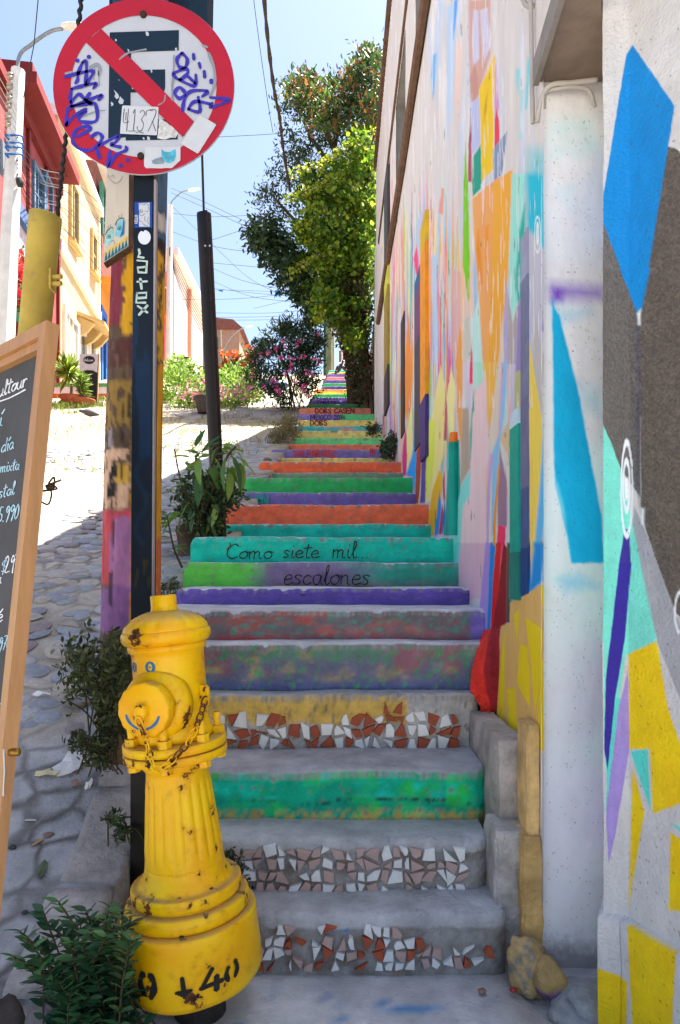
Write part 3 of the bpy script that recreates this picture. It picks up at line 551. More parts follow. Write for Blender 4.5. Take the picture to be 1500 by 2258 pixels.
LAY += [
 ('A', (176, 203, 236), [(545, 0), (600, 0), (560, 560), (500, 560)], 6, .6), ('A', (178, 207, 240), [(620, 60), (700, 0), (690, 300), (650, 1000), (625, 900)], 5, .8), ('A', (112, 162, 222), [(680, 0), (712, 0), (690, 240), (672, 330)], 2),
 ('A', (130, 180, 225), [(510, 450), (532, 440), (522, 720), (505, 830), (490, 640)], 2), ('A', (236, 205, 190), [(705, 320), (740, 360), (735, 500), (720, 1080), (690, 820), (690, 700)], 3, .8),
 ('A', (202, 168, 158), [(800, 0), (980, 0), (990, 440), (890, 760), (870, 820), (820, 850), (800, 300)], 3), ('A', (208, 208, 228), [(845, 80), (880, 90), (890, 480), (840, 560), (830, 300)], 2), ('A', (210, 205, 222), [(895, 80), (960, 60), (985, 380), (930, 520), (905, 300)], 2), ('A', (192, 152, 142), [(850, 520), (880, 640), (880, 780), (850, 840), (820, 840), (815, 640)], 2),
 ('A', (190, 196, 226), [(820, 850), (890, 800), (900, 1180), (830, 1290), (815, 1000)]), ('A', (165, 92, 102), [(815, 900), (825, 1000), (826, 1500), (795, 1500), (800, 1200)]),
 ('A', (236, 196, 84), [(1020, 435), (1010, 900), (1005, 1400), (905, 1510), (900, 1100), (890, 730), (960, 600)]), ('A', (150, 120, 40), [(965, 730), (950, 900), (925, 1020), (930, 900)], 2, .6),
 ('A', (206, 162, 198), [(1030, 480), (1050, 900), (1015, 1000), (1018, 600)]), ('A', (214, 92, 108), [(1030, 900), (1055, 1000), (1055, 1170), (1010, 1230), (1015, 1000)]), ('A', (134, 150, 176), [(1120, 1080), (1085, 1400), (1070, 1450), (1012, 1500), (1000, 1240)]),
 ('A', (32, 150, 130), [(900, 1190), (908, 1520), (830, 1520), (835, 1300)]), ('B', (32, 150, 130), [(832, -10), (905, -10), (898, 60), (835, 128)]),
 ('A', (124, 190, 60), [(775, 1170), (792, 1510), (760, 1510)]), ('B', (124, 190, 60), [(760, -10), (798, -10), (808, 600), (805, 950), (798, 990), (755, 700)]),
 ('B', (240, 172, 124), [(835, 140), (1000, 0), (1160, -90), (1140, 400), (1120, 900), (1050, 1510), (915, 1510), (880, 900), (840, 400)]), ('B', (236, 172, 100), [(1010, 30), (1165, -100), (1140, 430), (1120, 900), (1060, 1400), (1045, 1510), (960, 1510), (985, 700)], 3), ('B', (226, 142, 60), [(880, 400), (900, 640), (910, 840), (890, 850), (865, 560)], 4), ('B', (226, 142, 60), [(940, 380), (965, 360), (955, 640), (935, 650)], 4, .8),
 ('A', (110, 195, 205), [(1310, 1250), (1450, 1250), (1450, 1520), (1270, 1520)], 22, .8), ('A', (138, 205, 215), [(1335, 350), (1320, 500), (1290, 900), (1270, 900), (1285, 520)], 3), ('A', (150, 208, 216), [(1190, 570), (1225, 570), (1215, 780), (1195, 700)], 3), ('A', (160, 214, 220), [(1230, 740), (1250, 750), (1235, 1150), (1222, 1150)], 3),
 ('B', (166, 220, 210), [(1160, -60), (1270, -60), (1240, 900), (1160, 1160), (1130, 900)], 3), ('B', (60, 170, 155), [(1215, 430), (1270, 180), (1265, 560), (1240, 960), (1210, 1010), (1185, 860)], 3), ('B', (84, 184, 206), [(1280, -60), (1430, -60), (1430, 420), (1460, 620), (1330, 440), (1280, 380)], 8), ('B', (228, 232, 236), [(1440, -60), (1500, -60), (1490, 700), (1455, 600)], 8),
 ('B', (104, 110, 165), [(1275, 390), (1300, 400), (1302, 1510), (1260, 1510), (1250, 900)]), ('B', (192, 192, 202), [(1300, 400), (1480, 650), (1460, 900), (1400, 1510), (1302, 1510)]), ('B', (150, 140, 186), [(1470, 820), (1485, 1300), (1400, 1230)], 3), ('B', (84, 74, 150), [(1480, 740), (1500, 760), (1500, 940), (1475, 1000)], 4),
 ('B', (228, 236, 240), ring('B', 1372, 440, 28, 160, 6), 1), ('B', (236, 240, 244), ring('B', 1372, 430, 12, 100, 11), 1),
 ('B', (172, 166, 166), [(1130, 940), (1165, 1180), (1200, 1040), (1190, 1510), (1120, 1510)]), ('B', (150, 140, 182), [(1200, 1040), (1265, 900), (1265, 1510), (1190, 1510)], 2), ('B', (176, 172, 206), [(1115, 800), (1130, 900), (1120, 1510), (1075, 1510)]),
 ('B', (192, 226, 220), [(880, 950), (920, 1510), (830, 1510), (825, 1150)]), ('B', (200, 200, 190), [(760, 1140), (820, 1110), (815, 1510), (765, 1510)]), ('B', (222, 160, 150), [(580, 50), (600, 60), (590, 280), (555, 260)]), ('B', (188, 208, 228), [(500, 600), (540, 620), (545, 1500), (510, 1510)], 2), ('B', (214, 176, 172), [(660, 700), (740, 760), (740, 1150), (680, 1500), (660, 1400)], 2, .8),
 ('B', (226, 105, 140), [(370, 520), (395, 640), (395, 780), (365, 770), (345, 640)]), ('B', (190, 196, 226), [(390, 200), (425, 400), (425, 700), (400, 820), (370, 500)]),
 ('B', (236, 152, 104), [(305, 1080), (330, 1510), (270, 1510)]), ('B', (242, 168, 112), [(742, 1120), (752, 1510), (690, 1510), (715, 1300)]), ('B', (222, 84, 112), [(825, 1330), (834, 1510), (812, 1510)]), ('B', (216, 206, 192), [(1085, 1080), (1097, 1510), (1050, 1510)]), ('B', (186, 184, 182), [(1360, 1080), (1427, 1510), (1330, 1510)]), ('B', (242, 207, 122), [(1303, 1290), (1332, 1510), (1303, 1510)]), ('B', (236, 222, 160), [(545, 1380), (560, 1510), (560, 1510)]),
 ('C', (229, 206, 206), [(870, 210), (945, 90), (950, 420), (970, 640), (965, 800), (940, 880), (945, 1510), (735, 1510), (760, 1180), (810, 1100), (815, 880), (830, 600), (850, 300)]), ('D', (214, 184, 194), [(432, -10), (642, -10), (625, 330), (600, 440), (430, 490), (400, 280)], 2),
 ('C', (176, 220, 202), [(835, -10), (925, -10), (920, 140), (880, 205), (850, 180)]), ('C', (242, 184, 114), [(916, -10), (1047, -10), (1000, 400), (970, 600), (955, 300), (944, 90)]),
 ('C', (236, 222, 160), [(570, 20), (610, 200), (600, 640), (590, 760), (560, 900), (480, 1140), (435, 1155), (450, 720), (520, 300)]), ('C', (236, 226, 172), [(655, 20), (690, 200), (680, 600), (640, 700), (620, 300)]), ('C', (216, 226, 122), [(480, 460), (520, 480), (520, 860), (440, 1150), (455, 560)], 2),
 ('C', (236, 152, 104), [(270, -10), (330, -10), (325, 320), (285, 480), (270, 400)]), ('C', (242, 168, 112), [(690, -10), (750, -10), (750, 700), (720, 600), (700, 300)]), ('C', (176, 162, 146), [(750, 380), (800, 360), (815, 860), (735, 1020), (740, 700)], 2), ('C', (182, 96, 112), [(610, 200), (625, 400), (620, 640), (595, 640)]),
 ('C', (208, 200, 214), [(770, -10), (830, -10), (820, 380), (790, 380)], 3), ('C', (222, 84, 112), [(812, -10), (832, -10), (835, 170), (808, 180)]), ('C', (60, 150, 130), [(845, 220), (850, 380), (830, 460), (825, 700), (815, 800), (812, 600)], 2),
 ('C', (12, 150, 135), [(690, 640), (725, 640), (735, 1100), (720, 1190), (640, 1430), (590, 1430), (630, 900)]), ('C', (62, 190, 200), [(680, 1095), (722, 1100), (700, 1300), (640, 1430), (665, 1250)], 4), ('C', (150, 216, 206), [(815, 890), (810, 1100), (750, 1200), (735, 1510), (640, 1510), (680, 1320), (740, 1020)]),
 ('D', (120, 205, 195), [(360, -10), (435, -10), (405, 280), (380, 280)], 3),
 ('C', (242, 182, 48), [(560, 890), (580, 900), (580, 1100), (530, 1300), (515, 1430), (485, 1430), (465, 1270), (500, 1080)]), ('C', (0, 140, 202), [(560, 1040), (575, 1200), (550, 1420), (520, 1420)]), ('C', (190, 44, 64), [(580, 1160), (590, 1250), (575, 1420), (552, 1420)]), ('C', (30, 112, 182), [(597, 1130), (607, 1280), (585, 1420), (575, 1400)]), ('C', (170, 80, 96), [(600, 900), (606, 1120), (590, 1150), (585, 960)]),
 ('C', (164, 80, 64), [(415, 600), (410, 860), (385, 1165), (355, 1155), (368, 760)]), ('C', (95, 86, 146), [(460, 540), (440, 1155), (400, 1160), (415, 800)]), ('C', (38, 160, 226), [(355, 520), (367, 720), (362, 940), (345, 1060), (335, 940), (285, 935), (340, 750)]), ('C', (206, 88, 130), [(280, 520), (297, 720), (285, 930), (255, 935), (250, 760)]), ('C', (236, 226, 166), [(310, 440), (330, 340), (340, 700), (295, 900), (290, 600)]),
 ('C', (216, 206, 192), [(1050, -10), (1095, -10), (1060, 560), (980, 760), (970, 620), (1000, 400)]), ('C', (152, 192, 222), [(1090, -10), (1125, -10), (1100, 400), (1050, 760), (1020, 1400), (990, 1430), (1000, 740), (1060, 560)], 2), ('C', (192, 172, 208), [(1075, 0), (1095, 0), (1065, 540), (1045, 640)], 1.5), ('C', (190, 170, 206), [(980, 760), (1010, 740), (985, 1000), (962, 1510), (943, 1510), (950, 1100)]),
 ('D', (0, 135, 200), [(675, -10), (722, -10), (700, 500), (680, 770), (650, 775), (660, 500)]), ('D', (170, 150, 206), [(640, -10), (678, -10), (665, 400), (648, 775), (595, 785), (595, 500)]),
 ('C', (148, 124, 140), [(1060, 700), (1120, 1000), (1115, 1350), (1040, 1360), (1040, 1100)], 2), ('C', (222, 88, 114), [(1040, 1350), (1108, 1350), (1100, 1510), (1033, 1510)]), ('D', (196, 58, 54), [(725, -10), (772, -10), (760, 300), (740, 680), (685, 750), (700, 400)]), ('D', (222, 88, 114), [(768, -10), (795, -10), (765, 200)]), ('D', (130, 40, 46), [(790, -10), (822, 30), (818, 650), (760, 700), (690, 765), (750, 400), (765, 200)]), ('D', (78, 74, 64), [(820, -10), (862, -10), (850, 480), (842, 650), (815, 650)]),
 ('C', (210, 204, 196), [(1070, 660), (1165, 760), (1160, 1100), (1130, 1200), (1115, 900)], 2), ('C', (236, 152, 60), [(1050, 840), (1060, 860), (1025, 1300), (1020, 1510), (1003, 1510), (1000, 1350)]), ('C', (206, 186, 156), [(1170, 430), (1160, 760), (1130, 760), (1062, 640), (1090, 560)]), ('C', (90, 70, 50), [(1160, 500), (1160, 740), (1140, 680)], 4, .7),
 ('C', (0, 156, 136), [(1168, 400), (1247, 400), (1235, 1510), (1165, 1510)]), ('D', (0, 140, 125), [(853, -10), (922, -10), (922, 440), (845, 490)]), ('D', (205, 210, 212), [(858, 40), (885, 60), (905, 260), (915, 400), (870, 470), (850, 430)], 6, .7), ('C', (176, 176, 134), [(1185, 70), (1262, 40), (1247, 390), (1180, 390)]), ('C', (150, 140, 182), [(1190, -10), (1267, -10), (1255, 50), (1190, 75)]),
 ('C', (104, 110, 146), [(1262, -10), (1302, -10), (1312, 1510), (1238, 1510)]), ('D', (14, 62, 124), [(922, -10), (1020, -10), (1012, 400), (920, 465)]), ('C', (242, 207, 122), [(1303, -10), (1330, -10), (1390, 300), (1412, 500), (1412, 760), (1350, 1510), (1312, 1510)]), ('D', (242, 207, 122), [(1015, -10), (1047, -10), (1018, 260)]), ('C', (186, 184, 182), [(1330, -10), (1425, -10), (1412, 470), (1390, 330)]),
 ('C', (118, 182, 222), [(1425, 510), (1450, 150), (1510, 0), (1510, 560), (1480, 1100), (1400, 1510), (1352, 1510), (1410, 800)], 4), ('D', (0, 142, 204), [(1045, -10), (1140, -10), (1120, 300), (990, 430), (1018, 260)], 6), ('D', (220, 224, 228), [(1150, -10), (1220, -10), (1220, 300), (1120, 330)], 8),
 ('D', (216, 181, 126), [(845, 490), (1100, 340), (1150, 330), (1152, 680), (1142, 1700), (690, 1700), (740, 1100), (770, 680), (842, 650)]), ('D', (255, 206, 34), [(1100, 345), (1142, 335), (1160, 660), (1130, 680)]), ('D', (255, 206, 34), [(880, 580), (920, 540), (905, 840)]), ('D', (255, 204, 30), [(975, 610), (1110, 700), (1100, 1100), (1080, 1200), (1050, 1400), (1020, 1000)]), ('D', (255, 204, 30), [(930, 830), (985, 840), (1010, 1100), (1010, 1350), (905, 1150)]), ('D', (240, 208, 70), [(800, 700), (760, 1100), (740, 1700), (785, 1700), (800, 900)], 2), ('D', (255, 204, 14), [(820, 1200), (890, 1190), (910, 1700), (830, 1700)], 2), ('D', (255, 204, 30), [(1100, 950), (1140, 960), (1130, 1700), (1060, 1700)], 2),
 ('D', (206, 48, 40), [(570, 830), (650, 790), (670, 1040), (640, 1260), (590, 1350), (500, 1140)], 3), ('D', (135, 30, 40), [(690, 765), (768, 690), (740, 1100), (690, 1700), (590, 1700), (640, 1280)]), ('D', (206, 48, 40), [(570, 1100), (660, 1090), (640, 1280), (600, 1500), (570, 1500)], 3),
]
m_mural = mat('mural_plaster', attr=True, rough=.78, var=.06, vs=5, bump=.2, bs=55, stretch=(1, 1, .35))
def satur(c, k): l = c.mean(-1, keepdims=True); return np.clip(l + (c - l) * k, .004, .84)
ZTOP = CAMZ + 6.75
pxs = np.concatenate([np.arange(829.5, 1000, 1.0), np.arange(1000, 1198, 1.3), [1199.5]])
pys = np.arange(-30, 1990, 2.6)
PXg, PYg = np.meshgrid(pxs, pys); Yg = XW * F / (PXg - 750); Zg = CAMZ + (HY - PYg) / F * Yg
base = np.ones(PXg.shape + (3,)) * np.array(C(212, 209, 208)); base = base * (.94 + .1 * fbm(PXg / 60, PYg / 160, 4))[..., None]
cm = paint(PXg, PYg, base, LAY)
streak = fbm(PXg / 2.2, PYg / 70, 71); cm = cm * (.93 + .13 * streak)[..., None]
crk = fbm(PXg / 5, PYg / 60, 72); k = np.clip((crk - .80) / .02, 0, 1)[..., None] * .55; cm = cm * (1 - k) + np.array(C(70, 62, 56)) * k
st2 = fbm(PXg / 3.0, PYg / 90, 74); k = np.clip((st2 - .66) / .05, 0, 1)[..., None] * (PYg < 900)[..., None] * .55; cm = cm * (1 - k) + np.array(C(232, 232, 236)) * k
# extra rows above the frame up to the eaves and clipping at the eaves
Zg = np.minimum(Zg, ZTOP)
topZ = np.linspace(0, 1, 6)[1:][::-1]
ext = np.stack([np.maximum(Zg[0] + (ZTOP - Zg[0]) * t, Zg[0]) for t in topZ]); Zall = np.vstack([ext, Zg]); Yall = np.vstack([np.repeat(Yg[:1], 5, 0), Yg]); Call = np.concatenate([np.repeat(base[:1], 5, 0), cm])
Xall = np.full(Zall.shape, XW) + (fbm(Yall * 3, Zall * 3, 91) - .5) * .006
WIN = [(4.25, 5.48, 3.86, 5.06), (6.32, 7.42, 3.86, 5.06), (8.3, 9.35, 3.86, 5.06)]
Pm = np.stack([Xall, Yall, Zall], -1)
yc = (Yall[:-1, :-1] + Yall[1:, 1:]) / 2; zc = (Zall[:-1, :-1] + Zall[1:, 1:]) / 2 - CAMZ
keep = (np.abs(Zall[:-1, :-1] - Zall[1:, :-1]) > 1e-5)
for (a, b, c_, d) in WIN: keep &= ~((yc > a) & (yc < b) & (zc > c_) & (zc < d))
gridmesh('mural_wall', Pm, satur(Call, 1.3), m_mural, mural, keep=keep)
m_white = mat('white_render', C(214, 208, 203), rough=.85, var=.14, vs=4, bump=.3, bs=50, dirt=.12)
m_brown = mat('peeling_brown_timber', C(104, 78, 62), rough=.85, var=.4, vs=12, bump=.5, bs=40, dirt=.4)
mb = MB(); mb.box((.90, 2.10, -.3), (7, 11.35, ZTOP)); mb.build('building_core', m_white, mural)
for yy_ in (2.07, 11.28):
    mb = MB(); mb.box((XW + .004, yy_, -.2 if yy_ < 3 else 2.5), (.9, yy_ + .1, ZTOP)); mb.build('end_wall', m_white, mural) if yy_ > 3 else None
mb = MB(); mb.box((XW - .05, 1.9, ZTOP), (7.05, 11.45, ZTOP + .09)); mb.build('eaves', m_brown, mural)
mb = MB(); mb.box((XW - .02, 3.5, CAMZ + 5.10), (XW - .001, 10.6, CAMZ + 5.17)); mb.build('window_lintel_board', m_brown, mural)
mb = MB(); mb.tube(smooth_line([(XW - .03, 3.2, CAMZ + 3.84), (XW - .035, 5, CAMZ + 3.83), (XW - .03, 6.5, CAMZ + 3.78), (XW - .035, 8.6, CAMZ + 3.78), (XW - .03, 10.4, CAMZ + 3.8)]), .035, 6); mb.build('window_sill_rail', m_brown, mural)
m_rev = mat('grey_reveal', C(150, 146, 142), rough=.9, var=.25, vs=5)
for (a, b, c_, d) in WIN:
    win = empty('window', (XW, (a + b) / 2, CAMZ + c_)); win.parent = mural; win.matrix_parent_inverse = parent_world(mural)
    mb = MB(); z0, z1 = CAMZ + c_, CAMZ + d; x0, x1 = XW + .003, .90
    mb.box((x0, a - .03, z0 - .03), (x1, a, z1 + .03)); mb.box((x0, b, z0 - .03), (x1, b + .03, z1 + .03)); mb.box((x0, a, z0 - .03), (x1, b, z0)); mb.box((x0, a, z1), (x1, b, z1 + .03)); mb.build('reveal', m_rev, win)
    mb = MB(); mb.box((.80, a, z0), (.83, b, z1)); mb.build('pane', glass(), win)
    mb = MB(); mb.beam((.785, (a + b) / 2, z0), (.785, (a + b) / 2, z1), .05, .03, (1, 0, 0)); mb.beam((.785, a, z0 + .5), (.785, b, z0 + .5), .03, .05); mb.build('frame', m_brown, win)
# raised painted battens and pipes on the wall
def batten(px0, px1, py0, py1, cols, proud=.025, nm='painted_batten'):
    Ya = XW * F / (px1 - 750); Yb = XW * F / (px0 - 750); mb = MB(); Ym = (Ya + Yb) / 2; n = 24
    for j in range(n):
        t0 = j / n; t1 = (j + 1) / n; za = CAMZ + (HY - (py0 + (py1 - py0) * t0)) / F * Ym; zb = CAMZ + (HY - (py0 + (py1 - py0) * t1)) / F * Ym
        c = None
        for lim, cc in cols:
            if t0 < lim: c = cc; break
        q = .8 + .35 * random.random(); mb.box((XW - proud, Ya, zb), (XW + .003, Yb, za), C(*[min(255, v * (.93 + .07 * q)) for v in c]))
    mb.build(nm, mat('batten_paint', attr=True, rough=.7, var=.2, vs=10, bump=.3, bs=40, dirt=.15), mural)
batten(934, 946, 487, 1012, [(.1, (214, 176, 30)), (.72, (236, 152, 30)), (1, (72, 48, 120))])
batten(917, 931, 604, 985, [(.06, (30, 95, 150)), (.35, (110, 70, 115)), (1, (66, 66, 84))], .012, 'dark_painted_panel')
batten(1131.5, 1150, 906, 1322, [(.05, (190, 215, 225)), (.75, (0, 156, 136)), (1, (20, 120, 110))], .012)
batten(1152, 1167, 515, 1308, [(.12, (150, 154, 180)), (.45, (112, 118, 150)), (.7, (104, 108, 142)), (.85, (66, 88, 134)), (1, (20, 66, 126))], .006)
batten(852, 860, 395, 905, [(.3, (70, 72, 78)), (.5, (200, 200, 80)), (.8, (150, 130, 60)), (1, (60, 60, 62))], .03, 'painted_downpipe')
batten(886, 893, 700, 960, [(1, (52, 48, 48))], .01, 'dark_painted_panel')
Yp = XW * F / (1008 - 750)
mb = MB(); mb.tube([W(1008, 1180, Yp) + Vector((-.02, 0, 0)), W(1009, 975, Yp) + Vector((-.02, 0, 0))], .026, 10, C(10, 150, 135)); mb.tube([W(1009, 976, Yp) + Vector((-.02, 0, 0)), W(1009, 954, Yp) + Vector((-.02, 0, 0))], [.028, .02], 10, C(236, 118, 36)); mb.build('capped_pipe', mat('batten_paint'), mural, smooth=False)
# cables up the wall near the corner
m_cab = mat('old_white_cable', C(178, 172, 165), rough=.7, var=.2, bump=.1)
mb = MB()
q = [W(1178, -60, 2.12), W(1180, 60, 2.12), W(1182, 180, 2.1), W(1184, 272, 2.1)]; mb.tube(smooth_line([p + Vector((-.012, 0, 0)) for p in q]), .007, 6)
mb.tube(smooth_line([W(1184, 270, 2.08), W(1196, 215, 2.05), W(1215, 188, 2.03), W(1260, 183, 2.02), W(1318, 176, 2.0)]), .008, 6)
mb.tube(smooth_line([W(1200, 240, 2.06), W(1204, 205, 2.05), W(1230, 196, 2.03), W(1270, 192, 2.02), W(1300, 200, 2.02), W(1312, 235, 2.02)]), .006, 6)
mb.tube(smooth_line([W(1150, -10, 2.2), W(1160, 10, 2.17), W(1176, 14, 2.14), W(1190, 4, 2.12), W(1180, -10, 2.12)]), .008, 6); mb.build('cable', m_cab, mural, smooth=True)
# jog face with the teal spray triangle
jx = np.arange(1193.5, 1352, 1.3); jy = np.arange(150, 2175, 2.6); JX, JY = np.meshgrid(jx, jy)
JL = [('G', (150, 205, 205), [(895, 590), (1090, 560), (1090, 640), (895, 620)], 30, .5), ('G', (160, 208, 208), [(900, 690), (1100, 680), (1100, 720), (895, 730)], 30, .5), ('G', (180, 205, 208), [(920, 900), (1000, 880), (980, 980)], 18, .5),
      ('F', (112, 86, 162), [(335, 85), (640, 105), (640, 155), (335, 160)], 22), ('F', (112, 86, 162), [(330, 100), (400, 110), (390, 180), (335, 190)], 10), ('F', (120, 180, 210), [(340, 230), (560, 250), (420, 300), (360, 330)], 24, .6), ('F', (160, 195, 220), [(500, 700), (660, 760), (650, 860), (540, 860)], 26, .7),
      ('F', (232, 234, 238), [(330, 1180), (420, 1250), (430, 1800), (330, 1900)], 12), ('F', (0, 152, 186), [(332, 160), (350, 230), (378, 270), (500, 760), (640, 1520), (657, 1810), (450, 1812), (425, 1650), (385, 1500), (345, 1330)], 3), ('F', (225, 230, 235), [(326, 1260), (350, 1330), (390, 1500), (430, 1830), (326, 1900)], 14, .75),
      ('F', (150, 190, 222), [(340, 1900), (500, 1880), (620, 1960), (420, 1990)], 16, .8)]
jb = np.ones(JX.shape + (3,)) * np.array(C(208, 206, 206)); jc = paint(JX, JY, jb, JL)
jc = jc * (.90 + .16 * fbm(JX / 25, JY / 40, 61))[..., None]
sp = fbm(JX / 2.5, JY / 2.0, 62); kk = np.clip((sp - .80) / .02, 0, 1)[..., None] * .8; jc = jc * (1 - kk) + np.array(C(60, 58, 60)) * kk
low = np.clip((JY - 2060 + 60 * (fbm(JX / 12, JY / 12, 63) - .5)) / 50, 0, 1)[..., None] * .6; jc = jc * (1 - low) + np.array(C(95, 88, 82)) * low
YJ = 2.06; JP = np.stack([(JX - 750) / F * YJ, YJ + (fbm(JX / 30, JY / 40, 64) - .5) * .005, CAMZ + (HY - JY) / F * YJ], -1)
m_jog = mat('painted_plaster_pier', attr=True, rough=.7, var=.05, vs=6, bump=.14, bs=60, dirt=.10)
gridmesh('pier_face', JP, np.minimum(satur(jc, 1.3) * 1.42, .86), m_jog, mural)
mb = MB(); mb.box((XW + .002, YJ + .012, -.3), (1.2, YJ + .05, 8)); mb.build('pier_core', m_white, mural)
# soffit slab over the recess
m_sof = mat('stained_concrete_soffit', C(128, 112, 98), rough=.9, var=.4, vs=5, bump=.4, bs=30, dirt=.5)
zsf = CAMZ + 1.475
SFP = [(.590, 2.05), (.565, 1.68), (.645, 1.68), (.688, 1.795), (.93, 1.99), (.93, 2.05)]
mb = MB(); mb.prism([(x, y, zsf) for x, y in SFP], (0, 0, .05)); mb.build('soffit_slab', m_sof, mural)
mb = MB(); mb.beam((.590, 2.05, zsf + .025), (.563, 1.66, zsf + .025), .016, .075); mb.build('soffit_edge_angle', mat('grey_edge_metal', C(135, 128, 120), rough=.6, var=.3, vs=9), mural)
mb = MB(); mb.prism([(x + .004, y, zsf + .052) for x, y in SFP], (0, 0, 5.2)); mb.build('upper_wall_infill', m_white, mural)
# ================================================================== CORNER BUILDING (nearest wall on the right)
corner = tag(empty('corner_building', (.9, 1.5, 0)), 'near wall with blue diamond, dark granular panel and yellow shards', 'building')
Ap = Vector((.694, 1.795)); Bp = Vector((.7535, 1.775)); Dp = Vector((.45, -1.0)).normalized()
sarr = np.concatenate([np.linspace(-.02, 0, 4), np.linspace(0, 1, 55)[1:], 1 + np.linspace(0, .42, 110)[1:], 1 + np.linspace(.42, 1.3, 6)[1:]])
def plan(s):
    if s < 0: return Vector((Ap.x + (-s) * 6.0, Ap.y + (-s) * 12.0))
    if s <= 1: return Ap + (Bp - Ap) * s
    return Bp + Dp * (s - 1)
PL = np.array([tuple(plan(s)) for s in sarr]); zz_ = np.concatenate([np.linspace(3.9, 2.75, 4), np.linspace(2.72, -.1, 700)])
NX, NZ = np.meshgrid(np.arange(len(sarr)), zz_); XX = PL[NX.astype(int), 0]; YY = PL[NX.astype(int), 1]
zl = .30; led = np.clip((zl - NZ) / .004, 0, 1)            # plinth ledge projects toward the stairs
nrm = np.zeros((len(sarr), 2)); nrm[:, 0] = -.55; nrm[:, 1] = -.55; nrm[(sarr > 1), 0] = -Dp.y * -1; nrm[(sarr > 1), 1] = -.45
nrm[:, 0] = np.where(sarr > 1, -.911, -.62); nrm[:, 1] = np.where(sarr > 1, -.41, -.55)
XX = XX + led * nrm[NX.astype(int), 0] * .035; YY = YY + led * nrm[NX.astype(int), 1] * .035
XX = XX + (fbm(NX / 20., NZ * 6, 66) - .5) * .008
# pixel coordinates of the wall surface as the mural was traced from
QX = 750 + F * XX / np.maximum(YY, .3); QY = HY - F * (NZ - CAMZ) / np.maximum(YY, .3)
NB = [('G', (102, 99, 98), [(1112, 1062), (1200, 1062), (1340, 1380), (1300, 1520), (1112, 1520)]), ('G', (92, 85, 78), [(1432, 690), (1475, 700), (1720, 900), (1720, 1520), (1295, 1520), (1310, 1380)]),
      ('F', (98, 94, 90), [(628, -20), (870, -20), (885, 400), (880, 1400), (760, 1230), (628, 920)]), ('F', (92, 85, 78), [(880, -20), (1300, -20), (1300, 2300), (1080, 2100), (930, 1650), (885, 1500), (880, 400)]),
      ('G', (8, 134, 200), [(1275, 210), (1475, 500), (1320, 1460), (1300, 1480), (1125, 1020), (1127, 980), (1245, 260)]), ('F', (8, 134, 200), [(752, -30), (944, -30), (890, 230), (860, 250)]),
      ('F', (70, 72, 84), [(860, 330), (882, 330), (882, 1480), (855, 1300)], 4, .7),
      ('F', (160, 162, 168), [(840, 1450), (930, 1650), (1080, 2100), (1140, 2300), (985, 2300), (860, 1850), (830, 1600)]), ('Q', (165, 166, 170), [(905, -10), (1010, -10), (1200, 500), (1200, 860), (1010, 380)]),
      ('F', (132, 220, 202), [(628, 900), (700, 1060), (760, 1230), (840, 1600), (985, 2300), (628, 2300)]), ('Q', (132, 220, 202), [(740, -10), (870, -10), (905, 20), (1005, 360), (880, 425), (850, 440), (800, 800), (765, 1120), (745, 900)]),
      ('F', (66, 56, 142), [(785, 1600), (815, 1600), (822, 1850), (770, 2300), (700, 2300), (750, 1800)]), ('Q', (62, 52, 146), [(820, -20), (880, -20), (850, 330), (800, 650), (762, 1010), (745, 900), (752, 560)]),
      ('E', (104, 212, 198), [(1075, -30), (1120, -30), (1030, 640), (1022, 720), (1005, 720), (1020, 440)]), ('Q', (166, 146, 206), [(864, 500), (870, 900), (800, 1320), (766, 1460), (755, 1190), (815, 700)]), ('E', (166, 146, 206), [(1115, -20), (1162, -20), (1162, 260), (1090, 750), (1030, 1065), (1010, 760)]),
      ('Q', (255, 200, 28), [(865, 430), (1005, 365), (1060, 700), (1200, 1100), (1200, 1150), (1120, 1170), (985, 1220), (970, 900), (868, 900)]), ('E', (104, 212, 198), [(1170, 320), (1285, 305), (1306, 722)]), ('E', (255, 200, 28), [(1185, 430), (1265, 720), (1190, 1160), (1160, 1370), (1180, 650)]), ('E', (255, 200, 28), [(1435, 860), (1700, 1040), (1700, 1420), (1425, 1370)]), ('E', (104, 212, 198), [(1435, 795), (1700, 920), (1700, 1040)]),
      ('F', (230, 234, 238), ring('F', 797, 1350, 40, 315, 10), 1), ('F', (230, 234, 238), ring('F', 795, 1330, 25, 180, 11), 1), ('F', (232, 236, 240), [(785, 1280), (805, 1280), (808, 1400), (790, 1420)], 2), ('F', (232, 236, 240), [(862, 260), (886, 230), (880, 330), (868, 330)], 3), ('F', (232, 236, 240), [(885, 1470), (905, 1470), (905, 1570), (890, 1570)], 3), ('F', (232, 236, 240), ring('F', 1130, 2120, 40, 140, 12), 1),
      ('E', (255, 198, 10), [(905, 1745), (1090, 1800), (1150, 1850), (1140, 2300), (945, 2300)]), ('E', (255, 200, 24), [(1150, 1475), (1470, 1660), (1440, 2300), (1190, 2300)])]
nb = np.ones(QX.shape + (3,)) * np.array(C(204, 202, 201)); nc = paint(QX, QY, nb, NB)
gr = np.clip((.28 - nc.max(-1)) / .12, 0, 1)[..., None]           # granular dark wash-coat
sp = fbm(NX * .9, NZ * 260, 81)[..., None]; nc = nc * (1 - gr) + nc * gr * (.35 + 1.45 * sp)
nc = nc * (.9 + .16 * fbm(NX / 9., NZ * 14, 82))[..., None]; k = np.clip((fbm(NX * .7, NZ * 160, 83) - .8) / .02, 0, 1)[..., None] * .7; nc = nc * (1 - k) + np.array(C(90, 70, 55)) * k
gridmesh('painted_wall', np.stack([XX, YY, NZ], -1), satur(nc, 1.12), mat('rough_painted_render', attr=True, rough=.8, var=.1, vs=14, bump=.6, bs=120, dirt=.08), corner)
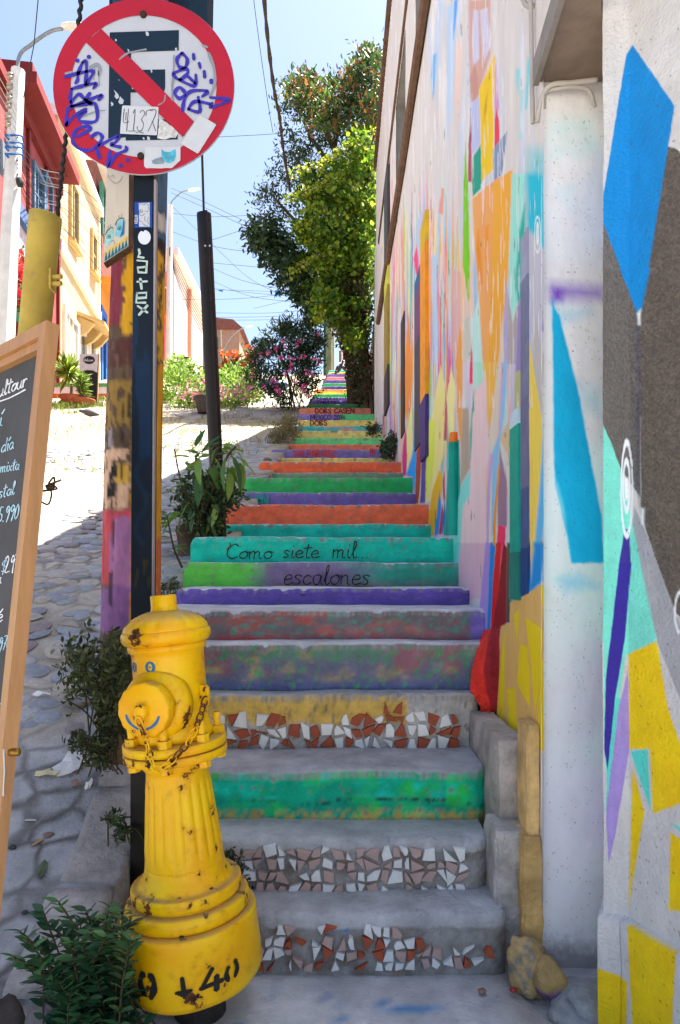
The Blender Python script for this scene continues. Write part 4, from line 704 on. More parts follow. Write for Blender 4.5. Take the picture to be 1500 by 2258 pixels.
mb = MB(); mb.prism([(Ap.x + .03, Ap.y, -.2), (Bp.x + .03, Bp.y - .01, -.2), tuple(Bp + Dp * 1.29 + Vector((.03, 0))) + (-.2,), (9, .2, -.2), (9, 2.0, -.2), (.9, 2.0, -.2)], (0, 0, 4.09)); mb.build('wall_core', m_white, corner)
# painted rock at the wall foot and small curb stone
def rock(name, c, r, colf, m, parent=None, seed=1, sub=3, amp=.95):
    import bmesh
    bm = bmesh.new(); bmesh.ops.create_icosphere(bm, subdivisions=sub, radius=1)
    me = bpy.data.meshes.new(name); cols = []
    for v in bm.verts:
        p = v.co.copy(); k = 1 + (fbm(np.array([p.x * 2.1 + p.z * 1.6 + 9]), np.array([p.y * 2.1 - p.z * 1.3 + 5]), seed)[0] - .5) * amp
        v.co = Vector((p.x * r[0] * k, p.y * r[1] * k, p.z * r[2] * k)); cols.append(colf(p))
    bm.to_mesh(me); bm.free(); at = me.color_attributes.new('Col', 'FLOAT_COLOR', 'POINT'); a = np.ones((len(cols), 4), np.float32); a[:, :3] = cols; at.data.foreach_set('color', a.ravel())
    me.polygons.foreach_set('use_smooth', [True] * len(me.polygons)); return link(name, me, m, parent, c)
def rc(p): return C(146, 134, 118) if fbm(np.array([p.x * 3 + p.z * 4]), np.array([p.y * 3 + p.z * 2.5]), 4)[0] > .55 else C(186, 156, 106) if p.x + .3 * p.z < .35 else (C(112, 84, 128) if p.z < .2 else C(178, 146, 88))
r1 = rock('painted_rock', (.548, 1.985, .045), (.062, .055, .092), rc, m_str, seed=3, sub=4, amp=.6); tag(r1, 'ochre daubed rubble lump at the foot of the white pier', 'rock')
r2 = rock('painted_rock', (.592, 1.94, .035), (.048, .05, .055), lambda p: C(112, 84, 128) if p.z < -.1 else C(170, 140, 90), m_str, seed=5); tag(r2, 'small rounded rock with purple side beside the ochre rock lump', 'rock')
r3 = rock('kerb_fragment', (.70, 1.88, .0), (.11, .10, .045), lambda p: C(150, 152, 152), m_str, seed=8); tag(r3, 'paint spattered grey concrete chunk between pier and yellow plinth', 'rubble')
# ================================================================== HYDRANT
def hydrant_paint():
    m = bpy.data.materials.new('chipped_yellow_enamel'); m.use_nodes = True; n = m.node_tree; N = n.nodes; L = n.links; b = N['Principled BSDF']; b.inputs['Specular IOR Level'].default_value = .28
    tc = N.new('ShaderNodeTexCoord')
    n1 = N.new('ShaderNodeTexNoise'); n1.inputs['Scale'].default_value = 26; n1.inputs['Detail'].default_value = 6; n1.inputs['Roughness'].default_value = .6; L.new(tc.outputs['Object'], n1.inputs['Vector'])
    n3 = N.new('ShaderNodeTexNoise'); n3.inputs['Scale'].default_value = 5.5; n3.inputs['Detail'].default_value = 3; L.new(tc.outputs['Object'], n3.inputs['Vector'])
    ad = N.new('ShaderNodeMath'); ad.operation = 'MULTIPLY_ADD'; L.new(n3.outputs[0], ad.inputs[0]); ad.inputs[1].default_value = .55; L.new(n1.outputs[0], ad.inputs[2])
    at = N.new('ShaderNodeAttribute'); at.attribute_name = 'Col'
    ad2 = N.new('ShaderNodeMath'); ad2.operation = 'ADD'; L.new(ad.outputs[0], ad2.inputs[0]); L.new(at.outputs['Fac'], ad2.inputs[1])
    mask = N.new('ShaderNodeMapRange'); mask.inputs[1].default_value = .94; mask.inputs[2].default_value = .96; L.new(ad2.outputs[0], mask.inputs[0])
    n2 = N.new('ShaderNodeTexNoise'); n2.inputs['Scale'].default_value = 7; n2.inputs['Detail'].default_value = 8; L.new(tc.outputs['Object'], n2.inputs['Vector'])
    cr = N.new('ShaderNodeValToRGB'); cr.color_ramp.elements[0].position = .3; cr.color_ramp.elements[0].color = (*C(236, 164, 0), 1); cr.color_ramp.elements[1].position = .7; cr.color_ramp.elements[1].color = (*C(255, 197, 3), 1); L.new(n2.outputs[0], cr.inputs[0])
    stn = N.new('ShaderNodeMapRange'); stn.inputs[1].default_value = .80; stn.inputs[2].default_value = .96; stn.inputs[4].default_value = .4; L.new(ad2.outputs[0], stn.inputs[0])
    mst = N.new('ShaderNodeMix'); mst.data_type = 'RGBA'; L.new(stn.outputs[0], mst.inputs[0]); L.new(cr.outputs[0], mst.inputs[6]); mst.inputs[7].default_value = (*C(176, 108, 20), 1)
    n4 = N.new('ShaderNodeTexNoise'); n4.inputs['Scale'].default_value = 60; L.new(tc.outputs['Object'], n4.inputs['Vector'])
    rr = N.new('ShaderNodeValToRGB'); rr.color_ramp.elements[0].position = .38; rr.color_ramp.elements[0].color = (*C(45, 28, 20), 1); rr.color_ramp.elements[1].position = .66; rr.color_ramp.elements[1].color = (*C(120, 68, 34), 1); L.new(n4.outputs[0], rr.inputs[0])
    mx = N.new('ShaderNodeMix'); mx.data_type = 'RGBA'; L.new(mask.outputs[0], mx.inputs[0]); L.new(mst.outputs[2], mx.inputs[6]); L.new(rr.outputs[0], mx.inputs[7]); geo = N.new('ShaderNodeNewGeometry'); sxyz = N.new('ShaderNodeSeparateXYZ'); L.new(geo.outputs['Normal'], sxyz.inputs[0])
    du = N.new('ShaderNodeMapRange'); du.inputs[1].default_value = .72; du.inputs[2].default_value = .98; du.inputs[4].default_value = .8; L.new(sxyz.outputs[2], du.inputs[0])
    dn = N.new('ShaderNodeMath'); dn.operation = 'MULTIPLY'; L.new(du.outputs[0], dn.inputs[0]); L.new(n2.outputs[0], dn.inputs[1]); dm = N.new('ShaderNodeMath'); dm.operation = 'MULTIPLY'; dm.inputs[1].default_value = 1.5; L.new(dn.outputs[0], dm.inputs[0]); dm.use_clamp = True
    dx = N.new('ShaderNodeMix'); dx.data_type = 'RGBA'; L.new(dm.outputs[0], dx.inputs[0]); L.new(mx.outputs[2], dx.inputs[6]); dx.inputs[7].default_value = (*C(150, 122, 84), 1); L.new(dx.outputs[2], b.inputs['Base Color'])
    ro = N.new('ShaderNodeMapRange'); ro.inputs[3].default_value = .38; ro.inputs[4].default_value = .9; L.new(mask.outputs[0], ro.inputs[0]); L.new(ro.outputs[0], b.inputs['Roughness'])
    bp = N.new('ShaderNodeBump'); bp.inputs['Strength'].default_value = .35; bp.inputs['Distance'].default_value = .01; sb = N.new('ShaderNodeMath'); sb.operation = 'MULTIPLY_ADD'; L.new(mask.outputs[0], sb.inputs[0]); sb.inputs[1].default_value = -.6; L.new(n2.outputs[0], sb.inputs[2]); L.new(sb.outputs[0], bp.inputs['Height']); L.new(bp.outputs[0], b.inputs['Normal'])
    return m
m_hyd = hydrant_paint(); YH = 1.85; S_ = YH / F
def zt_abs(t): return CAMZ - (978 - t) / F * (YH - float(np.interp(t, [0, 165, 215, 300, 560, 928], [148, 138, 124, 86, 60, 20])) * S_)
hb = W(428, 2238, YH); hb.z = zt_abs(0); lean = math.radians(-4.7)
hyd = tag(empty('fire_hydrant', hb), 'chipped yellow fire hydrant with painted blue eyes and smile, leaning left at the stair foot', 'fire hydrant')
HM = Matrix.Translation(hb) @ Matrix.Rotation(lean, 4, 'Y')
_tt = np.linspace(-20, 940, 961); _zz = np.array([zt_abs(t) for t in _tt]) - hb.z
def tinv(z): return float(np.interp(z, _zz, _tt))
def Zt(t): return zt_abs(t) - hb.z
def hy(prof, name, seg=64, flute=None, parent=None, chip=0.0, sm=True):
    mb = MB(); mb.lathe([(Zt(t), r * S_) for t, r in prof], seg, HM, (lambda a, z: flute(a, tinv(z) * S_)) if flute else None, (chip, chip, chip)); return mb.build(name, m_hyd, parent or hyd, smooth=sm)
def wobble(a, z): return 1 + .012 * math.sin(3 * a + z * 30) + .008 * math.sin(7 * a + z * 11)
hbase = hy([(-6, 128), (0, 146), (14, 148), (70, 149), (130, 148), (152, 147.5), (158, 146), (161, 143), (163, 136), (164, 126), (164, 100)], 'concrete_base_drum', 72, wobble, chip=.02)
hy([(162, 116), (163, 124), (166, 130), (172, 133), (180, 134), (192, 134), (200, 132), (205, 128), (207, 122), (208, 114), (209, 111), (212, 111), (213, 115), (216, 118), (222, 119.5), (240, 119.5), (248, 118.5), (251, 116), (252, 109), (254, 104), (260, 99), (268, 95), (280, 90), (292, 87.5), (302, 86), (310, 85)], 'pedestal_rings', 64, None, chip=.05)
def fl(a, z):
    t = z / S_; e = max(0, min(1, (t - 318) / 26)) * max(0, min(1, (512 - t) / 22)); return 1 + e * .062 * (abs(math.sin(a * 10)) ** .7 - .66)
hcol = hy([(300, 86)] + [(t, 85 - (t - 310) * .083) for t in range(312, 528, 6)] + [(530, 68), (536, 73), (546, 76), (556, 76), (560, 70)], 'fluted_column', 160, fl, chip=.02)
hy([(556, 70), (557, 109), (559, 112), (574, 112), (576, 109), (576, 60)], 'lower_flange', 64, chip=.06); hy([(579, 60), (579, 109), (581, 112), (597, 112), (600, 108), (601, 60)], 'upper_flange', 64, chip=.05)
hbody = hy([(598, 78), (606, 84), (620, 85), (628, 80), (640, 77), (700, 77), (790, 78), (802, 79), (806, 84), (816, 85), (820, 82)], 'barrel', 64, chip=.02)
hy([(818, 80), (822, 90), (830, 96), (842, 97), (848, 95), (851, 91), (851, 60)], 'bonnet_brim', 64, chip=.06)
def fl2(a, z):
    t = z / S_; e = max(0, min(1, (t - 852) / 6)) * max(0, min(1, (886 - t) / 8)); return 1 + e * .035 * (abs(math.sin(a * 8)) - .5)
hy([(849, 92), (854, 91), (860, 88), (868, 82), (876, 73), (882, 63), (888, 50), (892, 38), (893, 20)], 'bonnet_dome', 128, fl2, chip=.0); hy([(890, 32), (896, 29), (902, 28), (926, 28), (928, 26), (928, 5)], 'operating_nut_post', 32, chip=.03)
# outlet nozzle
nd = Vector((-.20, -.98, 0)).normalized()
NM0 = HM @ Matrix.Translation((0, 0, Zt(692))) @ nd.to_track_quat('Z', 'Y').to_matrix().to_4x4()
def noz(prof, name, seg=48, chip=0., flute=None):
    mb = MB(); mb.lathe([(t * S_, r * S_) for t, r in prof], seg, NM0, flute, (chip,) * 3); return mb.build(name, m_hyd, hyd, smooth=True)
noz([(50, 74), (70, 74), (80, 71), (84, 66), (90, 60), (92, 52)], 'nozzle_collar', 56, .07); noz([(70, 50), (128, 50)], 'nozzle_barrel', 40, .28)
cap_ = noz([(98, 46), (99, 54), (101, 56), (128, 56), (131, 54), (132, 50), (133, 20)], 'nozzle_cap', 48, .03, lambda a, z: 1 + .02 * math.sin(a * 14)); noz([(131, 14), (134, 15), (148, 14), (150, 10), (151, 2)], 'cap_nut', 16, .05)
m_bluep = mat('blue_brush_paint', C(30, 110, 165), rough=.6, var=.2, bump=0)
def on_cyl(ang, t, r): return HM @ Vector((math.cos(ang) * r * S_, math.sin(ang) * r * S_, Zt(t)))
mb = MB()
for (a0, r_) in ((-2.45, 9), (-1.82, 10.5)):
    mb = MB(); pts = [(a0 * 78 + r_ * .8 * math.cos(k * math.pi / 8), 776 + r_ * math.sin(k * math.pi / 8)) for k in range(17)]; ribbon(mb, pts, 5.5, lambda x, y: on_cyl(x / 78, y, 79.2)); ribbon(mb, [(a0 * 78 - 1.2, 776), (a0 * 78 + 1.2, 776)], 3, lambda x, y: on_cyl(x / 78, y, 79.2)); mb.build('painted_eye', m_bluep, hbody)
mb = MB()
for a_ in ((195, 255), (285, 345)):
    pts = [(37 * math.cos(math.radians(a)), 37 * math.sin(math.radians(a))) for a in np.linspace(*a_, 9)]
    def fcap(x, y):
        zc_ = NM0.to_3x3() @ Vector((0, 0, 1)); up = Vector((0, 0, 1)); sd = up.cross(zc_).normalized(); up = zc_.cross(sd); return NM0 @ Vector((0, 0, 133.2 * S_)) + sd * (x * S_) + up * (y * S_)
    ribbon(mb, pts, 5.5, fcap)
mb.build('painted_smile', m_bluep, cap_)
# bolts
for ang in (-2.55, -1.55, -.68, .2, 1.2, 2.3):
    MM = HM @ Matrix.Translation((math.cos(ang) * 94 * S_, math.sin(ang) * 94 * S_, 0))
    mb = MB(); mb.lathe([(Zt(600), 15 * S_), (Zt(617), 15 * S_)], 6, MM, None, (.02,) * 3); mb.lathe([(Zt(616), 8.5 * S_), (Zt(646), 8.5 * S_), (Zt(648), 7 * S_)], 12, MM, lambda a, z: 1 + .08 * math.sin(z * 2600), (.08,) * 3); mb.build('flange_bolt', m_hyd, hyd); mb = MB(); mb.lathe([(Zt(542), 14 * S_), (Zt(556), 14 * S_)], 6, MM, None, (.05,) * 3); mb.build('bolt_head', m_hyd, hyd)
mb = MB(); mb.add([on_cyl(-.38, t, r) + Vector((0, dy, 0)) for dy in (-.008, .008) for t, r in ((676, 76), (676, 96), (690, 99), (716, 99), (722, 92), (722, 76))], [(0, 1, 2, 3, 4, 5), (11, 10, 9, 8, 7, 6)] + [(i, 6 + i, 6 + (i + 1) % 6, (i + 1) % 6) for i in range(6)], (.06,) * 3); mb.build('chain_lug', m_hyd, hyd)
# chain
c0 = NM0 @ Vector((0, 0, 152 * S_)); lug = on_cyl(-.42, 702, 96) + Vector((0, -.012, 0)); lowp = on_cyl(-1.62, 566, 122)
cpath = smooth_line([c0 + Vector((0, -.004, -.012)), c0 * .72 + lowp * .28 + Vector((.004, -.004, -.02)), lowp + Vector((0, -.01, 0)), on_cyl(-1.2, 600, 120), on_cyl(-.85, 640, 100) + Vector((.004, -.012, 0)), lug], 24)
dist = [0]
for a, b in zip(cpath, cpath[1:]): dist.append(dist[-1] + (b - a).length)
mb = MB(); npitch = .0215; nl = int(dist[-1] / npitch)
for k in range(nl):
    d0 = (k + .5) * npitch; i = next(j for j in range(1, len(dist)) if dist[j] >= d0); p = cpath[i - 1].lerp(cpath[i], (d0 - dist[i - 1]) / max(1e-6, dist[i] - dist[i - 1])); tn = (cpath[min(i + 2, len(cpath) - 1)] - cpath[max(0, i - 3)]).normalized()
    sd = tn.cross(Vector((0, -1, .2))).normalized(); nn = tn.cross(sd)
    if k % 2: sd, nn = (sd + nn * 1.2).normalized(), (nn - sd).normalized()
    lp = [p + tn * (.0145 * math.cos(a)) + sd * (.0075 * math.sin(a)) for a in np.linspace(0, 2 * math.pi, 13)]; mb.tube(lp, .0023, 5, (.22 if random.random() < .4 else .02,) * 3, cap=False)
lp = [c0 + fcap(10 * math.cos(a), -6 + 20 * math.sin(a)) - fcap(0, 0) + nd * -.006 for a in np.linspace(0, 2 * math.pi, 17)]; mb.tube(lp, .0028, 6, (.3,) * 3, cap=False)
mb.build('chain', m_hyd, hyd, smooth=True)
# stencil on the base drum
m_sten = mat('black_stencil_paint', (.015, .014, .012), rough=.7, var=.3, bump=0); mb = MB()
def fb(x, y): a = -math.pi / 2 + x / 149; return on_cyl(a, y, 148 * wobble(a, y * S_) + 3.5)
for pl, wd in (([(-82, 92), (-90, 80), (-90, 60), (-82, 45)], 11), ([(-66, 92), (-58, 78), (-59, 58), (-67, 40)], 11), ([(0, 84), (2, 50)], 7), ([(-14, 52), (17, 52)], 5), ([(-9, 49), (12, 49)], 5), ([(-4, 45), (8, 45)], 5), ([(0, 40), (4, 40)], 4), ([(60, 90), (38, 52)], 8), ([(34, 50), (80, 54)], 8), ([(68, 70), (66, 36)], 9), ([(93, 78), (88, 62), (92, 46)], 8), ([(110, 86), (114, 66), (108, 48)], 8)):
    mb = MB(); ribbon(mb, [(p.x, p.y) for p in smooth_line([(a, b, 0) for a, b in pl], 4)], wd * 1.25, lambda x, y: fb(x + 14, y)); mb.build('stencil_mark', m_sten, hbase)
mb = MB(); mb.tube([hb + Vector((.02, .02, -.16)), hb + Vector((0, 0, .01))], .07, 16); mb.build('standpipe', mat('black_rusty_pipe', (.03, .025, .022), rough=.7, var=.4, vs=20), hyd)
# ================================================================== SIGN POST + NO PARKING SIGN
YS = 2.09; sgo = W(318, 193, YS)
sign = tag(empty('traffic_sign', W(310, 1985, YS + .03)), 'graffitied round no parking sign with slashed E on a dark channel post', 'traffic sign')
def sg(cx, cy, lay): # crop coordinates of the sign -> its plane
    return W(100 + cx / 3.571, cy / 3.571, YS) + Vector((0, -.0012 * lay - .004, 0))
m_sw = mat('sign_white_sheet', C(172, 175, 182), rough=.35, var=.08, vs=9, bump=.03, spec=.45, dirt=.06); m_sr = mat('sign_red_sheet', C(164, 8, 32), rough=.4, var=.14, vs=7, bump=.03, spec=.45, dirt=.05); m_sk = mat('sign_navy_sheet', C(4, 26, 42), rough=.4, var=.15, vs=10, bump=.03, spec=.45)
R = 200 / F * YS; mb = MB(); cx0, cz0 = sgo.x, sgo.z
mb.prism([(cx0 + R * math.cos(a), YS - .004, cz0 + R * .972 * math.sin(a)) for a in np.linspace(0, 2 * math.pi, 97)[:-1]], (0, .004, 0)); disc = mb.build('sign_plate', m_sw, sign)
mb = MB(); n = 96; vs = []
for a in np.linspace(0, 2 * math.pi, n + 1)[:-1]:
    for q in (.802, .996): vs.append((cx0 + R * q * math.cos(a), YS - .0055, cz0 + R * q * .972 * math.sin(a)))
mb.add(vs, [(2 * i, 2 * ((i + 1) % n), 2 * ((i + 1) % n) + 1, 2 * i + 1) for i in range(n)]); mb.build('red_ring', m_sr, disc)
def flat(pts, lay, m, nm): mb = MB(); mb.add([sg(x, y, lay) for x, y in pts], [tuple(range(len(pts)))[::-1]]); return mb.build(nm, m, disc)
def jag(pts, amp=5, step=22, seed=0):
    r = random.Random(seed); out = []
    for (x0, y0), (x1, y1) in zip(pts, pts[1:] + pts[:1]):
        k = max(1, int(math.hypot(x1 - x0, y1 - y0) / step))
        for j in range(k): t = j / k; out.append((x0 + (x1 - x0) * t + r.uniform(-amp, amp), y0 + (y1 - y0) * t + r.uniform(-amp, amp)))
    return out
flat([(512, 265), (1056, 247), (1054, 408), (680, 420), (677, 560), (948, 556), (948, 700), (938, 735), (676, 738), (676, 940), (1048, 950), (1046, 1106), (638, 1116), (638, 1090), (500, 1098)], 1.0, m_sk, 'letter_e')
bar = flat([(447, 240), (1175, 968), (1088, 1090), (325, 345)], 2.2, m_sr, 'red_slash')
rs = random.Random(4); mb = MB()
for (x, y, s) in [(805, 275, 20), (660, 408, 14), (570, 760, 34), (600, 800, 30), (530, 830, 16), (840, 570, 12), (560, 330, 10), (690, 700, 12), (820, 1098, 22), (780, 1100, 12), (900, 470, 4), (585, 640, 6), (1035, 400, 16)]:
    mb = MB(); mb.add([sg(p[0], p[1], 1.6) for p in jag([(x - s * .5, y - s), (x + s * .5, y - s * .6), (x + s * .6, y + s * .7), (x - s * .3, y + s)], s * .3, s * .6, int(x))], [tuple(range(len(jag([(x - s * .5, y - s), (x + s * .5, y - s * .6), (x + s * .6, y + s * .7), (x - s * .3, y + s)], s * .3, s * .6, int(x)))))[::-1]]); mb.build('peeled_patch', m_sw, disc)
flat(jag([(895, 930), (1045, 1040), (1030, 1100), (890, 1105)], 8, 25, 2), 1.7, mat('torn_sticker_paper', C(190, 190, 188), rough=.8, var=.5, vs=60, bump=.1, dirt=.6), 'torn_sticker')
m_pap = mat('sticker_paper', C(184, 187, 192), rough=.5, var=.06, vs=20, bump=.05)
s1 = flat([(620, 843), (890, 855), (897, 862), (886, 1070), (878, 1078), (600, 1066), (595, 1058), (612, 850)], 3.0, m_pap, 'number_sticker'); mb = MB()
for pl in ([(630, 870), (622, 975), (665, 972)], [(645, 900), (640, 960)], [(662, 870), (648, 1048)], [(700, 905), (715, 880), (700, 1042)], [(660, 1045), (718, 1046)], [(752, 900), (775, 882), (790, 910), (765, 955), (780, 990), (765, 1040), (735, 1040), (730, 1010)], [(800, 925), (810, 885), (880, 890), (815, 1050)], [(830, 885), (855, 887)], [(848, 965), (875, 1045)], [(720, 1058), (745, 1052), (780, 1062)]):
    ribbon(mb, [(p.x, p.y) for p in smooth_line([(a, b, 0) for a, b in pl], 4)], 5, lambda x, y: sg(x, y, 3.7))
mb.build('sticker_number', m_ink, s1)
flat([(1215, 918), (1222, 916), (1345, 990), (1348, 1000), (1212, 1216), (1200, 1220), (1080, 1148), (1075, 1138)], 3.0, m_pap, 'blank_sticker')
s2 = flat(jag([(792, 1172), (1068, 1165), (1070, 1275), (1030, 1310), (1000, 1335), (800, 1338), (782, 1320)], 3, 40, 6), 3.0, m_pap, 'cat_sticker')
m_cat = mat('teal_print', C(70, 160, 185), rough=.5, var=.5, vs=70, bump=0); m_cat2 = mat('grey_print', C(120, 135, 145), rough=.5, var=.4, vs=50, bump=0)
def fl2d(pts, lay, m, nm, par): mb = MB(); mb.add([sg(x, y, lay) for x, y in pts], [tuple(range(len(pts)))[::-1]]); return mb.build(nm, m, par)
fl2d([(845, 1275), (880, 1260), (920, 1248), (950, 1265), (940, 1300), (880, 1305), (850, 1300)], 3.5, m_cat2, 'cat_body', s2); fl2d([(918, 1185), (945, 1208), (985, 1212), (1030, 1185), (1034, 1240), (1020, 1280), (985, 1300), (950, 1290), (925, 1250)], 4.0, m_cat, 'cat_head', s2)
mb = MB()
for pl in ([(948, 1240), (965, 1248)], [(990, 1250), (1010, 1244)], [(978, 1262), (978, 1275), (968, 1282)], [(978, 1275), (990, 1282)]): ribbon(mb, pl, 5, lambda x, y: sg(x, y, 4.6))
mb.build('cat_face', m_cat2, s2)
m_grf = mat('violet_marker', C(48, 34, 150), rough=.45, var=.35, vs=40, bump=0, spec=.5); m_gry = mat('grey_marker', C(128, 134, 142), rough=.6, var=.2, bump=0); mb = MB()
GL = [[(300, 505), (268, 585), (262, 640), (245, 668)], [(300, 505), (328, 500), (330, 600), (322, 680), (352, 640), (385, 575), (300, 582), (160, 620)], [(215, 712), (300, 690), (405, 670), (385, 708)], [(215, 712), (203, 790), (212, 850)], [(210, 820), (270, 755), (322, 800), (375, 835)], [(358, 745), (322, 800)], [(212, 850), (330, 808), (450, 760), (425, 800)], [(172, 1000), (180, 890), (215, 855), (330, 832), (400, 830), (410, 960), (300, 972), (270, 940), (330, 890)], [(172, 1000), (230, 930), (330, 870)],
      [(250, 1090), (360, 1032), (345, 1008), (270, 1022), (225, 1080), (230, 1140), (290, 1190), (370, 1190), (430, 1140), (455, 1090), (420, 1058), (368, 1090)], [(410, 1185), (435, 1255)], [(430, 1160), (580, 1080), (560, 1130), (525, 1152), (600, 1170)], [(640, 1165), (640, 1195), (560, 1235), (500, 1330), (518, 1200)], [(1080, 430), (1042, 480), (1060, 540), (1108, 540), (1122, 480), (1080, 430)], [(1010, 590), (1108, 555), (1125, 590), (1060, 640), (1010, 600)], [(1060, 640), (1178, 690), (1190, 600)], [(1130, 615), (1185, 670)], [(1105, 740), (1060, 700), (1025, 745), (1060, 788), (1105, 760)], [(1085, 892), (1100, 800), (1150, 732), (1280, 730), (1240, 772)], [(1130, 872), (1180, 812), (1300, 830)], [(1130, 872), (1220, 890), (1208, 775)], [(1302, 780), (1455, 800), (1312, 855), (1320, 822)], [(1170, 438), (1175, 480)], [(1215, 508), (1225, 548)], [(1255, 572), (1260, 622)], [(1310, 640), (1312, 666)]]
for pl in GL: mb = MB(); ribbon(mb, [(p.x, p.y) for p in smooth_line([(a, b, 0) for a, b in pl], 5)], 27, lambda x, y: sg(x, y, 2.6)); mb.build('graffiti_stroke', m_grf, disc)
for (x, y) in ((260, 490), (350, 461), (655, 1271), (600, 1315)):
    mb = MB(); mb.add([sg(x + 17 * math.cos(a), y + 17 * math.sin(a), 2.6) for a in np.linspace(0, 2 * math.pi, 13)[:-1]], [tuple(range(11, -1, -1))]); mb.build('graffiti_dot', m_grf, disc)
mb = MB()
for pl, wd in (([(360, 545), (390, 525), (425, 525), (435, 560), (430, 600)], 26), ([(395, 540), (385, 640)], 8), ([(425, 570), (432, 690)], 7), ([(300, 930), (400, 890), (475, 880)], 10), ([(590, 480), (660, 430), (800, 402)], 14), ([(1290, 430), (1335, 560), (1335, 680), (1300, 770)], 22), ([(1020, 450), (1015, 560), (1005, 700), (1005, 800)], 16), ([(1240, 370), (1280, 385)], 16), ([(950, 760), (940, 810), (895, 840)], 10), ([(165, 592), (215, 580)], 20)): mb = MB(); ribbon(mb, [(p.x, p.y) for p in smooth_line([(a, b, 0) for a, b in pl], 5)], wd, lambda x, y: sg(x, y, 2.4)); mb.build('grey_stroke', m_gry, disc)
for (x, y) in ((777, 128), (758, 1240)):
    mb = MB(); c = sg(x, y, 0); mb.lathe([(0, .0105), (.006, .0105), (.008, .006), (.0085, .001)], 12, Matrix.Translation(c) @ Matrix.Rotation(math.radians(90), 4, 'X')); mb.build('mounting_bolt', mat('rusty_bolt', C(52, 34, 24), rough=.8, var=.3), sign, smooth=True)
# channel post
m_post = mat('navy_channel_paint', attr=True, rough=.5, var=.2, vs=9, bump=.15, bs=30, dirt=.05)
Yc = YS + .012
def pc(x, y, d=0): return W(x, y, Yc) + Vector((0, d, 0))
rows = np.linspace(-60, 1992, 200); P = np.zeros((200, 26, 3)); cc = np.zeros((200, 26, 3))
for i, y in enumerate(rows):
    xl = np.interp(y, [-60, 390, 1000, 1992], [298, 296, 290, 287]); xr = np.interp(y, [-60, 390, 1000, 1992], [342, 338, 334, 331])
    for j in range(26):
        u = j / 25; x = xl + (xr - xl) * u; P[i, j] = pc(x, y)
Y2, X2 = np.meshgrid(rows, np.linspace(0, 1, 26), indexing='ij'); PX2 = 296 + X2 * 42 + (390 - Y2) * .005
cb = np.ones(P.shape) * np.array(C(5, 24, 38)); t = np.clip((Y2 - 560) / 200, 0, 1)[..., None] * .8; cb = cb * (1 - t) + np.array(C(6, 38, 62)) * t
tz = np.clip((fbm(X2 * 2, Y2 / 120, 12) - .5) / .08, 0, 1)[..., None] * (np.abs(Y2 - 830) < 180)[..., None] * .8; cb = cb * (1 - tz) + np.array(C(10, 66, 108)) * tz
zg = (np.abs(X2 - .5 - .28 * np.sin(Y2 / 19.)) < .13) & (Y2 > 1010) & (Y2 < 1200); cb[zg] = np.array(C(8, 56, 84))
k = (np.clip((fbm(X2 * 3, Y2 / 40, 15) - .6) / .05, 0, 1) * (Y2 > 1230) * (Y2 < 1380))[..., None] * .7; cb = cb * (1 - k) + np.array(C(90, 84, 20)) * k
k = np.clip((Y2 - 1420) / 60, 0, 1)[..., None]; cb = cb * (1 - k) + np.array(C(14, 15, 18)) * k
post = gridmesh('channel_post', P, cb * .38, m_post, sign)
mb = MB()
for (xa, xb, d0, d1) in ((0, 3, -.0, .05), (41, 44, -.0, .05)):
    pts = [W(298 + xa, -60, Yc), W(298 + xb, -60, Yc), W(287 + xb, 1992, Yc), W(287 + xa, 1992, Yc)]; mb.prism([p + Vector((0, .003, 0)) for p in pts], (0, .045, 0), C(8, 26, 38))
mb.prism([p + Vector((.001, .0015, 0)) for p in (W(297, -60, Yc), W(341, -60, Yc), W(330, 1992, Yc), W(288, 1992, Yc))], (0, .004, 0), C(8, 20, 30)); mb.build('channel_flanges', m_post, sign)
mb = MB(); mb.prism([W(339, 395, Yc) + Vector((0, .002, 0)), W(344, 395, Yc) + Vector((0, .002, 0)), W(337, 1330, Yc) + Vector((0, .002, 0)), W(333, 1330, Yc) + Vector((0, .002, 0))], (0, .02, 0), C(150, 138, 138)); mb.build('bare_edge_strip', m_post, sign)
# stickers / lettering on the post
def pp(x, y): return W(x, y, Yc) + Vector((0, -.0022, 0))
def pflat(pts, m, nm, d=0): mb = MB(); mb.add([pp(x, y) + Vector((0, -d, 0)) for x, y in pts], [tuple(range(len(pts)))[::-1]]); return mb.build(nm, m, post)
pflat([(297.5, 446), (336.5, 446), (336, 503.5), (297, 503.5)], mat('blue_sticker', C(24, 62, 140), rough=.45, var=.1, bump=0), 'hello_sticker'); pflat([(307, 449), (331, 448), (331, 501), (307.5, 501)], m_pap, 'portrait_print', .001)
mb = MB(); fn = lambda x, y: pp(x, y) + Vector((0, -.002, 0))
for pl in ([(308, 466), (312, 463), (316, 467), (312, 470), (308, 467)], [(308, 468), (309, 475), (315, 477), (320, 472)], [(310, 467), (313, 468)], [(320, 466), (326, 468), (329, 466)], [(308, 488), (313, 490), (317, 495), (322, 499), (328, 499)], [(321, 478), (320, 486), (324, 490)], [(329, 452), (328, 458), (330, 464)], [(309, 455), (312, 450), (318, 454), (322, 450), (327, 453)], [(328, 480), (327, 490), (330, 496)]): ribbon(mb, [(p.x, p.y) for p in smooth_line([(a, b, 0) for a, b in pl], 3)], .8, fn)
mb.build('portrait_lines', m_ink, post)
mb = MB()
def rot(x, y): return pp(304.5 - (490 - y) * 0 - 0, 0)
write(mb, 'HELLO', 0, 0, 2.9, 1.5, lambda x, y: pp(304 + y, 494 - x) + Vector((0, -.001, 0)), slant=0, jit=0, track=1.15); mb.build('hello_lettering', m_pap, post)
